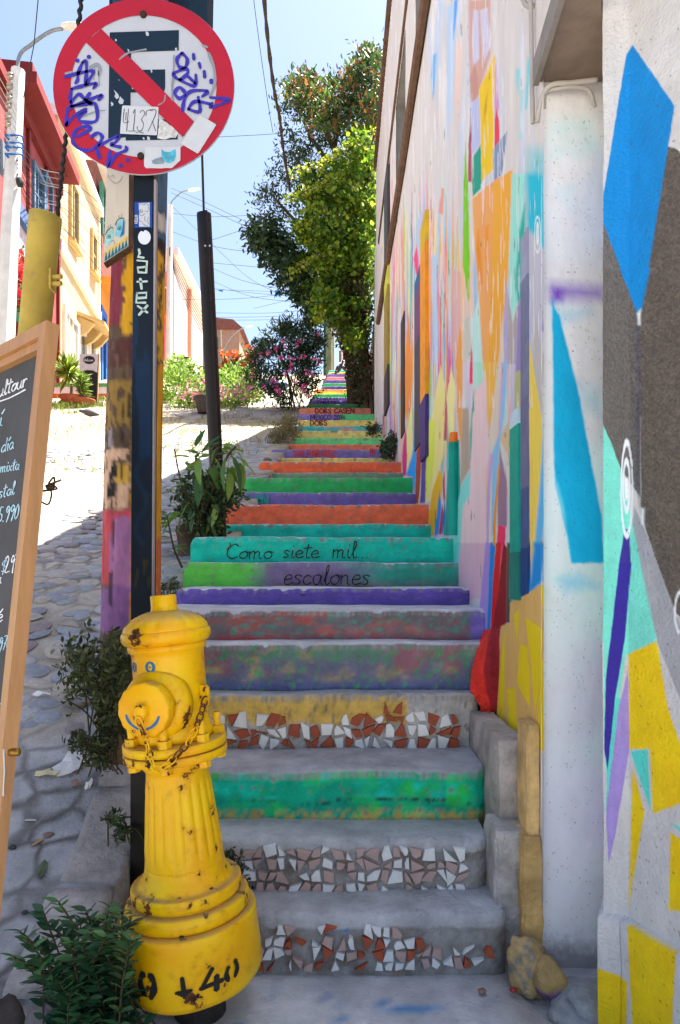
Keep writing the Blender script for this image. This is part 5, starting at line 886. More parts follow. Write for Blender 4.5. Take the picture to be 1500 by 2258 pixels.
pflat([(319 + 14 * math.cos(a), 524 + 16 * math.sin(a)) for a in np.linspace(-1.5, 4.2, 22)] + [(317, 512)], mat('white_sticker', C(205, 210, 218), rough=.5, var=.1, bump=0), 'round_sticker')
m_lat = mat('pale_green_paint', C(176, 196, 186), rough=.6, var=.2, vs=30, bump=0); mb = MB()
for pl in ([(307, 550), (309, 560), (305, 567), (318, 569)], [(303, 575), (325, 577), (323, 602), (306, 601), (304, 591), (323, 589)], [(310, 615), (313, 638)], [(303, 622), (325, 621)], [(303, 647), (324, 646), (323, 657), (305, 658)], [(303, 646), (301, 668), (322, 668)], [(304, 675), (326, 690)], [(326, 674), (307, 695)]): ribbon(mb, pl, 5, lambda x, y: pp(x, y))
mb.build('painted_word', m_lat, post)
# ================================================================== WOODEN UTILITY POLE (painted)
YP = 2.55; pole = tag(empty('utility_pole', W(290, 1672, YP)), 'thick wooden pole painted in flaking patches behind the round sign', 'utility pole')
py_ = np.linspace(-260, 1700, 330); na = 64; P = np.zeros((330, na + 1, 3)); TH = np.linspace(-math.pi, math.pi, na + 1)
for i, y in enumerate(py_):
    xl = np.interp(y, [-260, 300, 570, 700, 1000, 1400, 1700], [252, 251, 249, 244, 233, 224, 219]); xr = np.interp(y, [-260, 380, 570, 1000, 1700], [371, 369, 364, 356, 350]); cx = (xl + xr) / 2; rp = (xr - xl) / 2 / F * YP; c = W(cx, y, YP)
    for j, a in enumerate(TH):
        P[i, j] = (c.x + rp * math.sin(a), c.y - rp * math.cos(a), c.z)
YYp, TT = np.meshgrid(py_, TH, indexing='ij'); rad = 1 - .05 * np.clip((fbm(TT * 7, YYp / 160, 5) - .62) / .05, 0, 1) - .02 * fbm(TT * 16, YYp / 60, 6)
cen = (P.mean(1, keepdims=True)); P = cen + (P - cen) * rad[..., None]
def sel(y0, y1, a0, a1, soft=8): return np.clip((YYp + 22 * (fbm(TT * 4, YYp / 30, 8) - .5) - y0) / soft, 0, 1) * np.clip((y1 - YYp - 22 * (fbm(TT * 4, YYp / 30, 8) - .5)) / soft, 0, 1) * np.clip((TT - a0 + .2 * (fbm(TT * 3, YYp / 22, 9) - .5)) / .06, 0, 1) * np.clip((a1 - TT - .2 * (fbm(TT * 3, YYp / 22, 9) - .5)) / .06, 0, 1)
pcol = np.ones(P.shape) * np.array(C(92, 72, 54)) * (.6 + .8 * fbm(TT * 9, YYp / 40, 10))[..., None]
for (y0, y1, a0, a1, rgb, fk) in [(-300, 560, -4, 4, (18, 42, 66), .1), (-300, 480, .25, 4, (74, 100, 126), .25), (478, 520, .2, 4, (186, 176, 168), .2), (520, 536, .2, 4, (80, 106, 130), .1), (536, 566, .2, 4, (38, 28, 24), .1), (556, 575, -4, .2, (196, 146, 24), .3), (570, 740, -4, -.3, (120, 40, 56), .25), (572, 760, -.3, .2, (206, 150, 24), .35), (565, 800, .2, 4, (206, 152, 22), .45), (800, 1420, .2, 4, (200, 140, 26), .15), (760, 830, -1.6, .3, (84, 46, 40), .4), (850, 960, -1.3, .2, (150, 116, 50), .55), (930, 1010, -1.5, -.5, (150, 138, 140), .6), (1000, 1130, -1.2, .2, (214, 172, 140), .35), (1030, 1075, -.4, .2, (206, 160, 60), .3), (1020, 1110, -.75, -.25, (24, 22, 24), .5), (900, 1140, -4, -1.35, (100, 62, 54), .3), (1125, 1290, -4, .3, (196, 72, 84), .12), (1140, 1390, -.55, .3, (168, 112, 156), .15), (1290, 1395, -4, .3, (136, 92, 146), .15), (1180, 1460, .3, 4, (190, 100, 50), .35)]:
    s_ = sel(y0, y1, a0, a1) * np.clip((fbm(TT * 5, YYp / 26, int(y0 * 3 + rgb[0])) - fk * .85) / .05, 0, 1); pcol = pcol * (1 - s_[..., None]) + np.array(C(*rgb)) * s_[..., None]
pcol = pcol * (.78 + .4 * fbm(TT * 20, YYp / 14, 14))[..., None]; k = np.clip((fbm(TT * 18, YYp / 130, 16) - .69) / .03, 0, 1)[..., None] * .8; pcol = pcol * (1 - k) + np.array(C(28, 22, 18)) * k
gridmesh('trunk', P, pcol, mat('flaking_pole_paint', attr=True, rough=.75, var=.2, vs=16, bump=.6, bs=30, stretch=(1, 1, .25)), pole)
mb = MB(); mb.prism([W(241, -140, 2.62), W(460, -140, 2.62), W(455, 120, 2.62), W(440, 260, 2.62), W(260, 260, 2.62), W(241, 120, 2.62)], (0, .12, 0)); mb.build('timber_crossboard', mat('navy_weathered_timber', C(16, 40, 58), rough=.8, var=.4, vs=10, bump=.5, bs=25, stretch=(1, 1, .3)), pole)
# eye board
board = tag(empty('painted_board', W(250, 560, 2.40)), 'cream wooden board with two painted eyes hung on the utility pole', 'painted board')
bp_ = [(238, 300), (285, 300), (283, 543), (229, 579)]
def bq(x, y): t = (x - 229) / 56; return W(x, y, 2.40 - .05 * (1 - t) * 0)
mb = MB(); mb.prism([W(x, y, 2.38) for x, y in bp_], (0, .02, 0)); bdo = mb.build('plank', mat('cream_plank', C(206, 198, 186), rough=.7, var=.12, vs=8, bump=.2, bs=30, stretch=(1, 1, .2), dirt=.12), board)
mb = MB(); mb.prism([W(285, 300, 2.381), W(291, 300, 2.40), W(289, 540, 2.40), W(283, 546, 2.381)], (0, .025, 0)); mb.prism([W(229, 580, 2.381), W(283, 544, 2.381), W(285, 549, 2.40), W(231, 585, 2.40)], (0, .025, 0)); mb.build('edge_frame', m_brown, board)
fb_ = lambda d: (lambda x, y: W(x, y, 2.38 - d))
def bflat(pts, rgb, nm, d=.001):
    mb = MB(); mb.add([W(x, y, 2.38 - d) for x, y in pts], [tuple(range(len(pts)))[::-1]]); return mb.build(nm, mat('board_%d_%d_%d' % rgb, C(*rgb), rough=.7, var=.25, vs=30, bump=0), bdo)
bflat([(256, 500), (262, 486), (272, 482), (275, 495), (273, 518), (262, 522), (254, 520)], (130, 196, 216), 'right_eye_shade'); bflat([(272, 484), (275, 488), (274, 516), (264, 524), (270, 505)], (30, 120, 180), 'right_eye_blue', .002); bflat([(233, 525), (240, 508), (250, 504), (250, 525), (240, 540), (234, 540)], (150, 204, 200), 'left_eye_shade'); bflat([(229, 560), (240, 548), (262, 534), (280, 520), (280, 530), (262, 542), (240, 556), (229, 568)], (226, 190, 90), 'yellow_band')
for q in range(7):
    x = 230 + q * 7.4; y = 577 - (x - 229) * .655; bflat([(x, y), (x + 7, y - 4.6), (x + 4.2, y - 22)], (10, 112, 130), 'painted_spike', .002)
mb = MB()
for pl, wd in (([(255, 497), (258, 487), (266, 481), (274, 482)], 1.6), ([(233, 518), (237, 508), (245, 502), (250, 503)], 1.6), ([(259, 505), (263, 499), (267, 501), (265, 507), (259, 506)], .9), ([(263, 502), (264, 505)], 2), ([(235, 524), (240, 517), (244, 519), (242, 525), (235, 525)], .9), ([(240, 520), (241, 523)], 2), ([(244, 534), (248, 530), (252, 532), (254, 538)], .7), ([(238, 385), (242, 394), (250, 402), (258, 404), (266, 398), (270, 388)], .8), ([(244, 390), (250, 386), (252, 392)], .7), ([(238, 503), (240, 498)], .7), ([(243, 501), (245, 495)], .7), ([(262, 480), (263, 474)], .9), ([(268, 478), (270, 471)], .9)): ribbon(mb, [(p.x, p.y) for p in smooth_line([(a, b, 0) for a, b in pl], 4)], wd, lambda x, y: W(x, y, 2.376))
mb.build('ink_lines', m_ink, bdo)
# ================================================================== GUY WIRE GUARDS
m_yel = mat('faded_yellow_paint', C(176, 152, 66), rough=.6, var=.3, vs=5, bump=.2, bs=25, dirt=.35)
gy = tag(empty('guy_wire_guard', W(92, 1180, 3.1)), 'faded yellow tube guarding a guy wire behind the chalkboard', 'guy wire guard')
mb = MB(); pa = W(26, 1270, 3.3); pb = W(101, 474, 3.0); rr_ = .068
pts = [pa.lerp(pb, t) for t in np.linspace(0, 1, 24)] + [pb + (pb - pa).normalized() * q for q in (.008, .014)]; mb.tube(pts, [rr_] * 24 + [rr_ * .86, rr_ * .5], 32); mb.build('tube', m_yel, gy, smooth=True)
for y in (612, 627):
    mb = MB(); c = W(110, y, 2.95); mb.tube([c, c + Vector((.055, -.01, 0))], .011, 8); mb.build('clamp_bolt', m_yel, gy)
mb = MB(); mb.box(tuple(W(112, 636, 2.93)), tuple(W(121, 604, 2.99))); mb.build('clamp_plate', m_yel, gy)
m_wire = mat('black_cable', (.02, .019, .018), rough=.7, var=.3, bump=.2, bs=50)
mb = MB(); a = W(126, 474, 2.98); b = W(186, -60, 2.7); q = [a.lerp(b, t) + Vector((.0035 * math.sin(t * 160), .0035 * math.cos(t * 160), 0)) for t in np.linspace(-.02, 1, 140)]; mb.tube(q, .0085, 7); tag(mb.build('guy_wire', m_wire, None, smooth=True), 'thick twisted black guy wire rising from the yellow guard tube', 'guy wire')
gb = tag(empty('guy_wire_guard', W(482, 1200, 4.3)), 'black half round steel guard leaning beside the stairs over a guy wire', 'guy wire guard')
mb = MB(); pa = W(487, 1230, 4.3); pb = W(450, 472, 4.15); mb.tube([pa.lerp(pb, t) for t in np.linspace(0, 1, 12)], .044, 20); mb.build('tube', mat('black_steel', C(30, 22, 20), rough=.45, var=.35, vs=12, bump=.15, bs=20), gb, smooth=True)
mb = MB(); d_ = (pb - pa).normalized(); mb.beam(pa + Vector((.022, -.042, 0)), pb + Vector((.022, -.042, 0)), .014, .012, (0, 1, 0)); mb.build('seam_flange', mat('black_steel'), gb)
for x in (453, 463):
    mb = MB(); c = W(x, 542, 4.115); mb.lathe([(0, .006), (.004, .005)], 10, Matrix.Translation(c) @ Matrix.Rotation(math.radians(90), 4, 'X')); mb.build('rivet', m_pap, gb)
mb = MB(); mb.tube([W(450, 480, 4.14), W(446, 345, 4.0), W(436, -60, 3.6)], .007, 6); tag(mb.build('guy_wire', m_wire), 'thin black guy wire rising from the black guard to behind the sign', 'guy wire')
# ================================================================== CHALKBOARD
ch = tag(empty('chalkboard_stand', (-.75, 1.45, 0)), 'pine framed chalkboard easel with handwritten menu on the pavement edge', 'chalkboard')
TR = W(124, 714, 1.50); BR = W(30, 1650, 1.40); Ud = Vector((-.745, .668, 0)); Vd = (TR - BR); BH = Vd.length; Vd.normalize(); Nd = Ud.cross(Vd).normalized()
if Nd.y > 0: Nd = -Nd
BW = .62
def bd(s, t, d=0): return TR + Ud * s - Vd * t + Nd * d
m_pine = mat('varnished_pine', C(168, 122, 76), rough=.5, var=.22, vs=7, bump=.12, bs=40, stretch=(6, 6, .6), spec=.4); m_slate = mat('dusty_slate', C(70, 71, 74), rough=.85, var=.22, vs=5, bump=.05)
fw = .052
def rail(name, s0, s1, t0, t1, mit=None):
    e = .006
    for (a, b, dd) in ((0, .60, .022), (.62, 1.0, .013)):
        mb = MB(); q = mit(a, b); mb.prism([bd(s, t, -.008) for s, t in q], Nd * (dd + .008)); mb.build(name, m_pine, ch)
rail('frame_top', 0, BW, 0, fw, lambda a, b: [(a * fw, a * fw), (BW - a * fw, a * fw), (BW - b * fw, b * fw), (b * fw, b * fw)])
rail('frame_side', 0, fw, 0, BH, lambda a, b: [(a * fw, a * fw), (b * fw, b * fw), (b * fw, BH - b * fw), (a * fw, BH - a * fw)])
rail('frame_side', 0, fw, 0, BH, lambda a, b: [(BW - a * fw, a * fw), (BW - b * fw, b * fw), (BW - b * fw, BH - b * fw), (BW - a * fw, BH - a * fw)])
rail('frame_bottom', 0, BW, 0, fw, lambda a, b: [(a * fw, BH - a * fw), (BW - a * fw, BH - a * fw), (BW - b * fw, BH - b * fw), (b * fw, BH - b * fw)])
mb = MB(); mb.prism([bd(.02, .02, -.003), bd(BW - .02, .02, -.003), bd(BW - .02, BH - .02, -.003), bd(.02, BH - .02, -.003)], Nd * -.006); slate = mb.build('slate', m_slate, ch)
for s in (.078, BW - .055):
    mb = MB(); mb.beam(bd(s, BH - .10, -.022), bd(s, BH + (.42 if s < .3 else .33), -.022), .042, .022, Nd); mb.build('leg', m_pine, ch)
    mb = MB(); q = bd(s, .08, -.03); mb.beam(q, Vector((q.x - .42, q.y + .30, zs(q.y + .3) - .03)), .04, .02, Nd); mb.build('back_leg', m_pine, ch)
mb = MB(); q = bd(.062, BH + .02, -.02); mb.lathe([(0, .009), (.02, .009), (.022, .006)], 10, Matrix.Translation(q) @ Matrix.Rotation(math.radians(90), 4, 'Y')); mb.build('wing_bolt', mat('brass', C(150, 115, 50), rough=.4, metal=.7), ch, smooth=True)
mb = MB(); q = bd(.035, .37, -.014); mb.tube(smooth_line([q, q + Vector((.03, .0, .004)), q + Vector((.034, 0, .03)), q + Vector((.022, 0, .014)), q + Vector((.05, 0, .024))]), .0022, 5); mb.tube(smooth_line([q + Vector((0, 0, -.02)), q + Vector((.02, 0, -.03)), q + Vector((.028, 0, -.01)), q + Vector((.026, 0, .012)), q + Vector((.04, 0, .004)), q + Vector((0, 0, -.002))]), .0022, 5); mb.tube([q + Vector((.018, 0, .006)), q + Vector((.032, 0, .012))], .0075, 8); mb.build('cord_knot', mat('brown_cord', C(60, 42, 30), rough=.9), ch)
mb = MB(); ribbon(mb, [(8, 1650), (10, 1700), (8, 1730), (7, 1755)], 3.6, lambda x, y: hitplane(x, y, bd(.05, BH + .1, -.0098), Nd)); mb.build('white_paint_drip', m_pap, ch)
fch = lambda x, y: hitplane(x, y, bd(0, 0, -.0015), Nd)
m_chalk = mat('white_chalk', C(222, 224, 228), rough=.95, var=.35, vs=120, bump=.3, bs=200); m_chalkb = mat('pale_blue_chalk', C(170, 205, 220), rough=.95, var=.35, vs=120, bump=.3, bs=200)
def chalk(t, x, y, h, wd=2.6, m=None, slope=-.33, track=1.0, slant=.18): mb = MB(); write(mb, t, x - 2, y, h * .97, wd, fch, slope=slope, track=track * .97, slant=slant); mb.build('chalk_words', m or m_chalk, slate)
chalk('ultour', -3, 877, 16, 2.7, slope=-.42, track=.84); mb = MB(); ribbon(mb, [(-6, 887), (20, 878), (40, 868), (56, 859)], 3.2, fch); mb.build('chalk_underline', m_chalk, slate)
chalk('í', -1, 940, 18, 2.4, m_chalkb); chalk('día', 4, 998, 15, 2.2, m_chalkb, track=.8); chalk('mixta', 2, 1042, 12.5, 2.2, m_chalkb, slope=-.16, track=.82); chalk('stal', -2, 1100, 14.5, 2.2, m_chalkb, track=.85, slope=-.3); chalk('5.990', -4, 1152, 16, 2.4, m_chalkb, slope=-.2, track=.72)
chalk('$', 3, 1264, 14, 2.2, m_chalkb); chalk('2.970', 12, 1262, 18, 2.4, slope=-.12, track=.52, slant=.1); chalk('a', -8, 1290, 14, 2.2); chalk('é', -6, 1374, 16, 2.4); chalk('.970', -6, 1436, 15, 2.2, m_chalkb, track=.62, slope=-.15)
mb = MB(); ribbon(mb, [(-3, 1551), (6, 1553), (4, 1565), (11, 1566), (9, 1578), (17, 1579), (16, 1592)], 2.6, fch); mb.build('chalk_zigzag', m_chalkb, slate)
# ================================================================== VEGETATION HELPERS
m_leaf = mat('foliage', attr=True, rough=.5, var=.25, vs=20, bump=0, trans=.3, spec=.4); m_leaft = mat('sunlit_vine_foliage', attr=True, rough=.5, var=.2, vs=20, bump=0, trans=.5, spec=.35)
m_petal = mat('petals', attr=True, rough=.6, var=.15, vs=20, bump=0, trans=.3); m_bark = mat('bark', C(84, 68, 54), rough=.95, var=.4, vs=14, bump=.8, bs=35, stretch=(1, 1, .4)); m_stem = mat('green_stem', C(74, 62, 40), rough=.8, var=.3, vs=20)
def leaf_cloud(name, P, size, pal, m, parent, asp=.45, up=0.2, seed=1, rand=1.0, tipdir=None):
    """P (n,3) leaf bases; each leaf a folded six-point blade"""
    r = np.random.default_rng(seed); P = np.asarray(P, float); n = len(P)
    d = r.normal(size=(n, 3)) * rand; d[:, 2] += up
    if tipdir is not None: d = d + np.asarray(tipdir)
    d /= np.linalg.norm(d, axis=1, keepdims=True) + 1e-9
    q = r.normal(size=(n, 3)); s = np.cross(d, q); s /= np.linalg.norm(s, axis=1, keepdims=True) + 1e-9; nn = np.cross(s, d)
    L = r.uniform(size[0], size[1], n)[:, None]; Wd = L * asp * r.uniform(.8, 1.2, (n, 1)); fold = nn * L * .08
    v = np.stack([P, P + d * L * .35 + s * Wd * .5 - fold, P + d * L * .75 + s * Wd * .36 - fold, P + d * L, P + d * L * .75 - s * Wd * .36 - fold, P + d * L * .35 - s * Wd * .5 - fold], 1).reshape(-1, 3)
    i = np.arange(n)[:, None] * 6; f = np.concatenate([i + np.array([0, 1, 2, 3]), i + np.array([0, 3, 4, 5])], 1).reshape(-1, 4)
    pc = np.array([C(*p) for p in pal]); c = pc[r.integers(0, len(pal), n)] * r.uniform(.7, 1.25, (n, 1)); c6 = np.repeat(c, 6, 0)
    me = bpy.data.meshes.new(name); me.vertices.add(len(v)); me.vertices.foreach_set('co', v.astype(np.float32).ravel()); me.loops.add(len(f) * 4); me.loops.foreach_set('vertex_index', f.astype(np.int32).ravel()); me.polygons.add(len(f)); me.polygons.foreach_set('loop_start', np.arange(0, len(f) * 4, 4, dtype=np.int32)); me.polygons.foreach_set('loop_total', np.full(len(f), 4, np.int32)); me.update(calc_edges=True)
    at = me.color_attributes.new('Col', 'FLOAT_COLOR', 'POINT'); a = np.ones((len(v), 4), np.float32); a[:, :3] = c6; at.data.foreach_set('color', a.ravel())
    return link(name, me, m, parent)
def inpoly_pts(poly, n, Ya, Yb, seed, clump=None, spread=8, edge=1.0):
    """points inside a photo outline, spread through a depth range; clump = number of clump centres"""
    r = np.random.default_rng(seed); xs = [p[0] for p in poly]; ys = [p[1] for p in poly]; out = []
    def samp(k):
        res = []
        while len(res) < k:
            x = r.uniform(min(xs), max(xs), k * 2); y = r.uniform(min(ys), max(ys), k * 2); d = polydist(x, y, poly); g = d > 0; res += list(zip(x[g], y[g]))
        return np.array(res[:k])
    if clump:
        c = samp(clump); cy = r.uniform(Ya, Yb, clump); k = r.integers(0, clump, n); xy = c[k] + r.normal(size=(n, 2)) * spread; Y = cy[k] + r.normal(size=n) * spread / F * (Ya + Yb) / 2
    else: xy = samp(n); Y = r.uniform(Ya, Yb, n)
    return np.stack([(xy[:, 0] - 750) / F * Y, Y, CAMZ + (HY - xy[:, 1]) / F * Y], 1)
def blades(name, P, h, pal, parent=None, m=None, seed=2):
    r = np.random.default_rng(seed); return leaf_cloud(name, P, h, pal, m or m_leaf, parent, asp=.07, up=1.6, seed=seed, rand=.55)
# ---- big tree behind the vine
tree = tag(empty('evergreen_tree', (-.4, 13.2, zs(13.2))), 'dark broad crowned evergreen tree rising behind the bright vine', 'tree')
mb = MB(); b0 = Vector((.25, 13.6, zs(13.6) - .2)); mb.tube(smooth_line([b0, W(765, 700, 13.5), W(745, 560, 13.3), W(735, 400, 13.2), W(745, 250, 13.2)]), [.10] * 6 + [.09] * 5 + [.08] * 5 + [.05] * 5, 10)
mb.build('trunk', m_bark, tree, smooth=True)
for e in ((640, 330), (600, 430), (620, 530), (690, 210), (800, 160), (700, 640), (660, 250)):
    mb = MB(); s0 = W(742, min(600, e[1] + 130), 13.3); mb.tube(smooth_line([s0, s0.lerp(W(e[0], e[1], 13.0), .5) + Vector((0, -.1, -.15)), W(e[0], e[1], 12.9)]), [.06, .055, .05, .05, .04, .04, .035, .03, .025, .02, .012], 6); mb.build('limb', m_bark, tree, smooth=True)
TP = [(600, 290), (622, 250), (640, 200), (640, 178), (690, 172), (735, 180), (765, 165), (790, 145), (800, 120), (830, 115), (850, 140), (850, 600), (800, 720), (720, 720), (690, 690), (660, 650), (640, 625), (612, 600), (590, 560), (560, 510), (565, 455), (585, 430), (565, 400), (600, 360), (625, 340)]
dk = [(38, 58, 34), (46, 70, 38), (30, 48, 30), (58, 84, 44), (42, 62, 46)]
P1 = inpoly_pts(TP, 15000, 12.3, 14.4, 4, 230, 15); leaf_cloud('crown', P1, (.05, .11), dk, m_leaf, tree, asp=.34, up=.35, seed=4)
UP = [(636, 195), (650, 172), (690, 165), (735, 172), (765, 160), (790, 140), (800, 115), (830, 110), (850, 130), (850, 300), (760, 300), (690, 285), (650, 265)]
P2 = inpoly_pts(UP, 3600, 12.2, 13.6, 5, 130, 11); leaf_cloud('crown_new_growth', P2, (.09, .16), [(62, 96, 40), (78, 112, 46), (52, 84, 36), (120, 92, 44), (142, 96, 50), (92, 118, 60)], m_leaf, tree, asp=.38, up=.8, seed=5)
LP = [(545, 500), (585, 480), (620, 500), (660, 560), (720, 640), (740, 700), (690, 690), (650, 655), (600, 600), (560, 550)]
P2 = inpoly_pts(LP, 2400, 12.0, 13.2, 6, 60, 11); leaf_cloud('crown_low_sprays', P2, (.10, .17), [(34, 56, 34), (48, 74, 40), (40, 64, 42), (60, 88, 46)], m_leaf, tree, asp=.36, up=-.35, seed=6)
# ---- bright vine in front
vine = tag(empty('climbing_vine', (.45, 11.9, zs(11.9))), 'sunlit yellow green climbing vine spilling over the wall end', 'vine')
VP = [(835, 270), (835, 560), (812, 700), (790, 760), (755, 740), (735, 690), (700, 700), (672, 640), (640, 600), (680, 545), (655, 500), (690, 470), (640, 440), (650, 425), (700, 420), (650, 385), (700, 372), (770, 330), (800, 290)]
P3 = inpoly_pts(VP, 12000, 11.7, 12.8, 8, 190, 12); leaf_cloud('leaves', P3, (.055, .105), [(124, 154, 40), (104, 138, 36), (84, 120, 34), (156, 172, 56), (66, 104, 34)], m_leaft, vine, asp=.85, up=-.25, seed=8)
for k, (a, b) in enumerate([((830, 330), (640, 385)), ((800, 400), (632, 440)), ((790, 470), (655, 498)), ((770, 540), (640, 600)), ((820, 290), (700, 372)), ((740, 640), (700, 705)), ((790, 380), (655, 432))]):
    q = smooth_line([W(a[0], a[1], 12.1), W((a[0] + b[0]) / 2, (a[1] + b[1]) / 2 - 8, 11.8), W(b[0], b[1], 11.6)], 10); mb = MB(); mb.tube(q, .006, 5); mb.build('tendril', m_stem, vine)
    leaf_cloud('tendril_leaves', np.array([tuple(p) for p in q for _ in range(9)]) + np.random.default_rng(k).normal(size=(len(q) * 9, 3)) * .035, (.04, .075), [(164, 180, 56), (184, 186, 78), (136, 162, 46)], m_leaft, vine, asp=.85, up=-.1, seed=30 + k)
mb = MB(); mb.tube(smooth_line([(.60, 12.2, zs(12)), W(808, 760, 12.6), W(800, 600, 12.3), W(812, 420, 12.2), W(820, 300, 12.2)]), .035, 7); mb.build('woody_stem', m_bark, vine, smooth=True)
hedge = tag(empty('hanging_ivy', (.45, 13, zs(13))), 'dark dry ivy curtain hanging at the right of the upper steps', 'ivy')
HP = [(808, 540), (812, 905), (790, 905), (780, 860), (772, 800), (758, 765), (740, 720), (745, 640), (790, 580)]
P4 = inpoly_pts(HP, 10000, 11.9, 14.6, 9, 260, 8); leaf_cloud('leaves', P4, (.04, .085), [(70, 58, 32), (60, 66, 34), (84, 68, 38), (50, 58, 32)], m_leaf, hedge, asp=.5, up=-.8, seed=9)
mb = MB(); mb.tube([(.5, 12.6, zs(12.6)), W(798, 640, 12.8)], .05, 7); mb.build('stem', m_bark, hedge)
# retaining wall behind the ivy and white pier at the mural's far end
pw = tag(empty('garden_wall', (.75, 14, zs(14))), 'whitewashed pier and garden wall beyond the mural, beside the ivy', 'wall')
mb = MB(); mb.box((.60, 11.5, 2.5), (.80, 11.9, CAMZ + 5.5)); mb.build('pier', m_white, pw)
mb = MB(); mb.prism([(.66, 11.9, 2.5), (.66, 24, 6.0), (.66, 24, zs(24) + .9), (.66, 15, zs(15) + 1.1), (.66, 11.9, zs(12) + 2.2)], (.25, 0, 0)); mb.build('wall_panel', mat('brown_render', C(120, 104, 88), rough=.9, var=.3), pw)  # panel in one plain brown render colour
# ---- oleander
ole = tag(empty('oleander', W(655, 905, 13.0)), 'tall oleander shrub with pink blossoms beside the upper stairs', 'shrub')
OP = [(552, 790), (565, 760), (590, 740), (600, 715), (650, 708), (690, 700), (700, 730), (712, 790), (710, 830), (698, 850), (684, 868), (668, 888), (636, 903), (600, 880), (570, 850), (548, 830)]
P5 = inpoly_pts(OP, 5200, 12.6, 14.0, 12, 170, 9); leaf_cloud('foliage', P5, (.08, .15), [(40, 60, 38), (52, 76, 44), (34, 50, 34), (66, 92, 56)], m_leaf, ole, asp=.2, up=.9, seed=12)
for k in range(8):
    mb = MB(); e = W(random.uniform(570, 710), random.uniform(720, 800), random.uniform(12.9, 13.7)); b0 = Vector((-.85 + random.uniform(-.15, .15), 13.2, zs(13.2) - .05)); mb.tube(smooth_line([b0, b0.lerp(e, .5) + Vector((0, 0, .15)), e]), .012, 5); mb.build('stem', m_stem, ole)
def blossoms(name, P, r, pal, parent, seed=3, n=5):
    rr = random.Random(seed); mb = MB()
    for p in P:
        p = Vector(p); ax = Vector((rr.gauss(0, .5), -1 + rr.gauss(0, .4), .4 + rr.gauss(0, .4))).normalized(); u = ax.cross(Vector((0, 0, 1))).normalized(); v = ax.cross(u); c = C(*rr.choice(pal)); R_ = r * rr.uniform(.7, 1.2)
        for k in range(n):
            a = 2 * math.pi * k / n + rr.random(); d = u * math.cos(a) + v * math.sin(a); s = u * -math.sin(a) + v * math.cos(a)
            mb.add([p, p + d * R_ * .6 + s * R_ * .35 + ax * R_ * .2, p + d * R_ + ax * R_ * .3, p + d * R_ * .6 - s * R_ * .35 + ax * R_ * .2], [(0, 1, 2, 3)], tuple(q * rr.uniform(.8, 1.15) for q in c))
    return mb.build(name, m_petal, parent)
fl_c = [(626, 752), (628, 765), (608, 770), (660, 752), (655, 764), (670, 785), (662, 790), (590, 778), (575, 785), (700, 740), (640, 815), (630, 822), (600, 840), (606, 836), (608, 850), (642, 805), (680, 820), (690, 828), (676, 822), (650, 842), (672, 850), (668, 858), (612, 862), (618, 870), (675, 862), (682, 870), (566, 800), (558, 830), (585, 855), (700, 795), (705, 800), (640, 790), (620, 790)]
blossoms('blossoms', [tuple(W(x + random.gauss(0, 3.0), y + random.gauss(0, 3.0), 12.55 + random.gauss(0, .05))) for x, y in fl_c for _ in range(5)], .032, [(226, 92, 152), (238, 124, 176), (206, 62, 130)], ole)
# ---- flower bed and cannas
bed = tag(empty('flower_bush', W(470, 900, 14.4)), 'low light green bushes dotted with pale pink flowers in the street bed', 'flower bush')
BP = [(362, 800), (400, 792), (440, 805), (470, 820), (520, 812), (560, 830), (575, 870), (570, 892), (500, 900), (380, 898), (362, 880)]
P6 = inpoly_pts(BP, 6500, 13.6, 15.6, 14, 200, 8); leaf_cloud('foliage', P6, (.05, .1), [(112, 148, 54), (134, 166, 66), (92, 128, 46), (150, 172, 86)], m_leaft, bed, asp=.5, up=.6, seed=14)
blossoms('blossoms', inpoly_pts([(385, 835), (440, 822), (500, 835), (560, 845), (572, 880), (500, 890), (400, 885)], 260, 13.5, 13.9, 15, 40, 6), .035, [(236, 150, 176), (244, 176, 196), (226, 120, 160)], bed)
mb = MB(); mb.tube([W(470, 902, 14.4) + Vector((0, .2, -.1)), W(470, 850, 14.4) + Vector((0, .2, 0))], .02, 6); mb.build('stem', m_stem, bed)
can = tag(empty('canna_lily', W(520, 850, 15.8)), 'orange flowering canna lilies standing behind the pink flower bush', 'canna')
for k in range(22):
    x = random.uniform(488, 565); y = random.uniform(762, 826); p = W(x, y, 15.8); g = Vector((p.x, 15.8, zs(15.8))); mb = MB(); mb.tube([g, g.lerp(p, .6) + Vector((.02, 0, 0)), p], .012, 5); mb.build('stalk', m_leaf and mat('canna_stalk', C(96, 104, 56)), can)
    leaf_cloud('blade_leaves', np.array([tuple(g.lerp(p, t)) for t in (.35, .5, .6, .7, .8)]), (.22, .36), [(84, 120, 56), (104, 84, 56), (72, 108, 50)], m_leaf, can, asp=.3, up=1.2, seed=50 + k); blossoms('blossoms', [tuple(p + Vector((random.gauss(0, .03), random.gauss(0, .03), random.gauss(0, .04)))) for _ in range(5)], .06, [(224, 104, 44), (232, 130, 60), (206, 84, 44)], can, k)
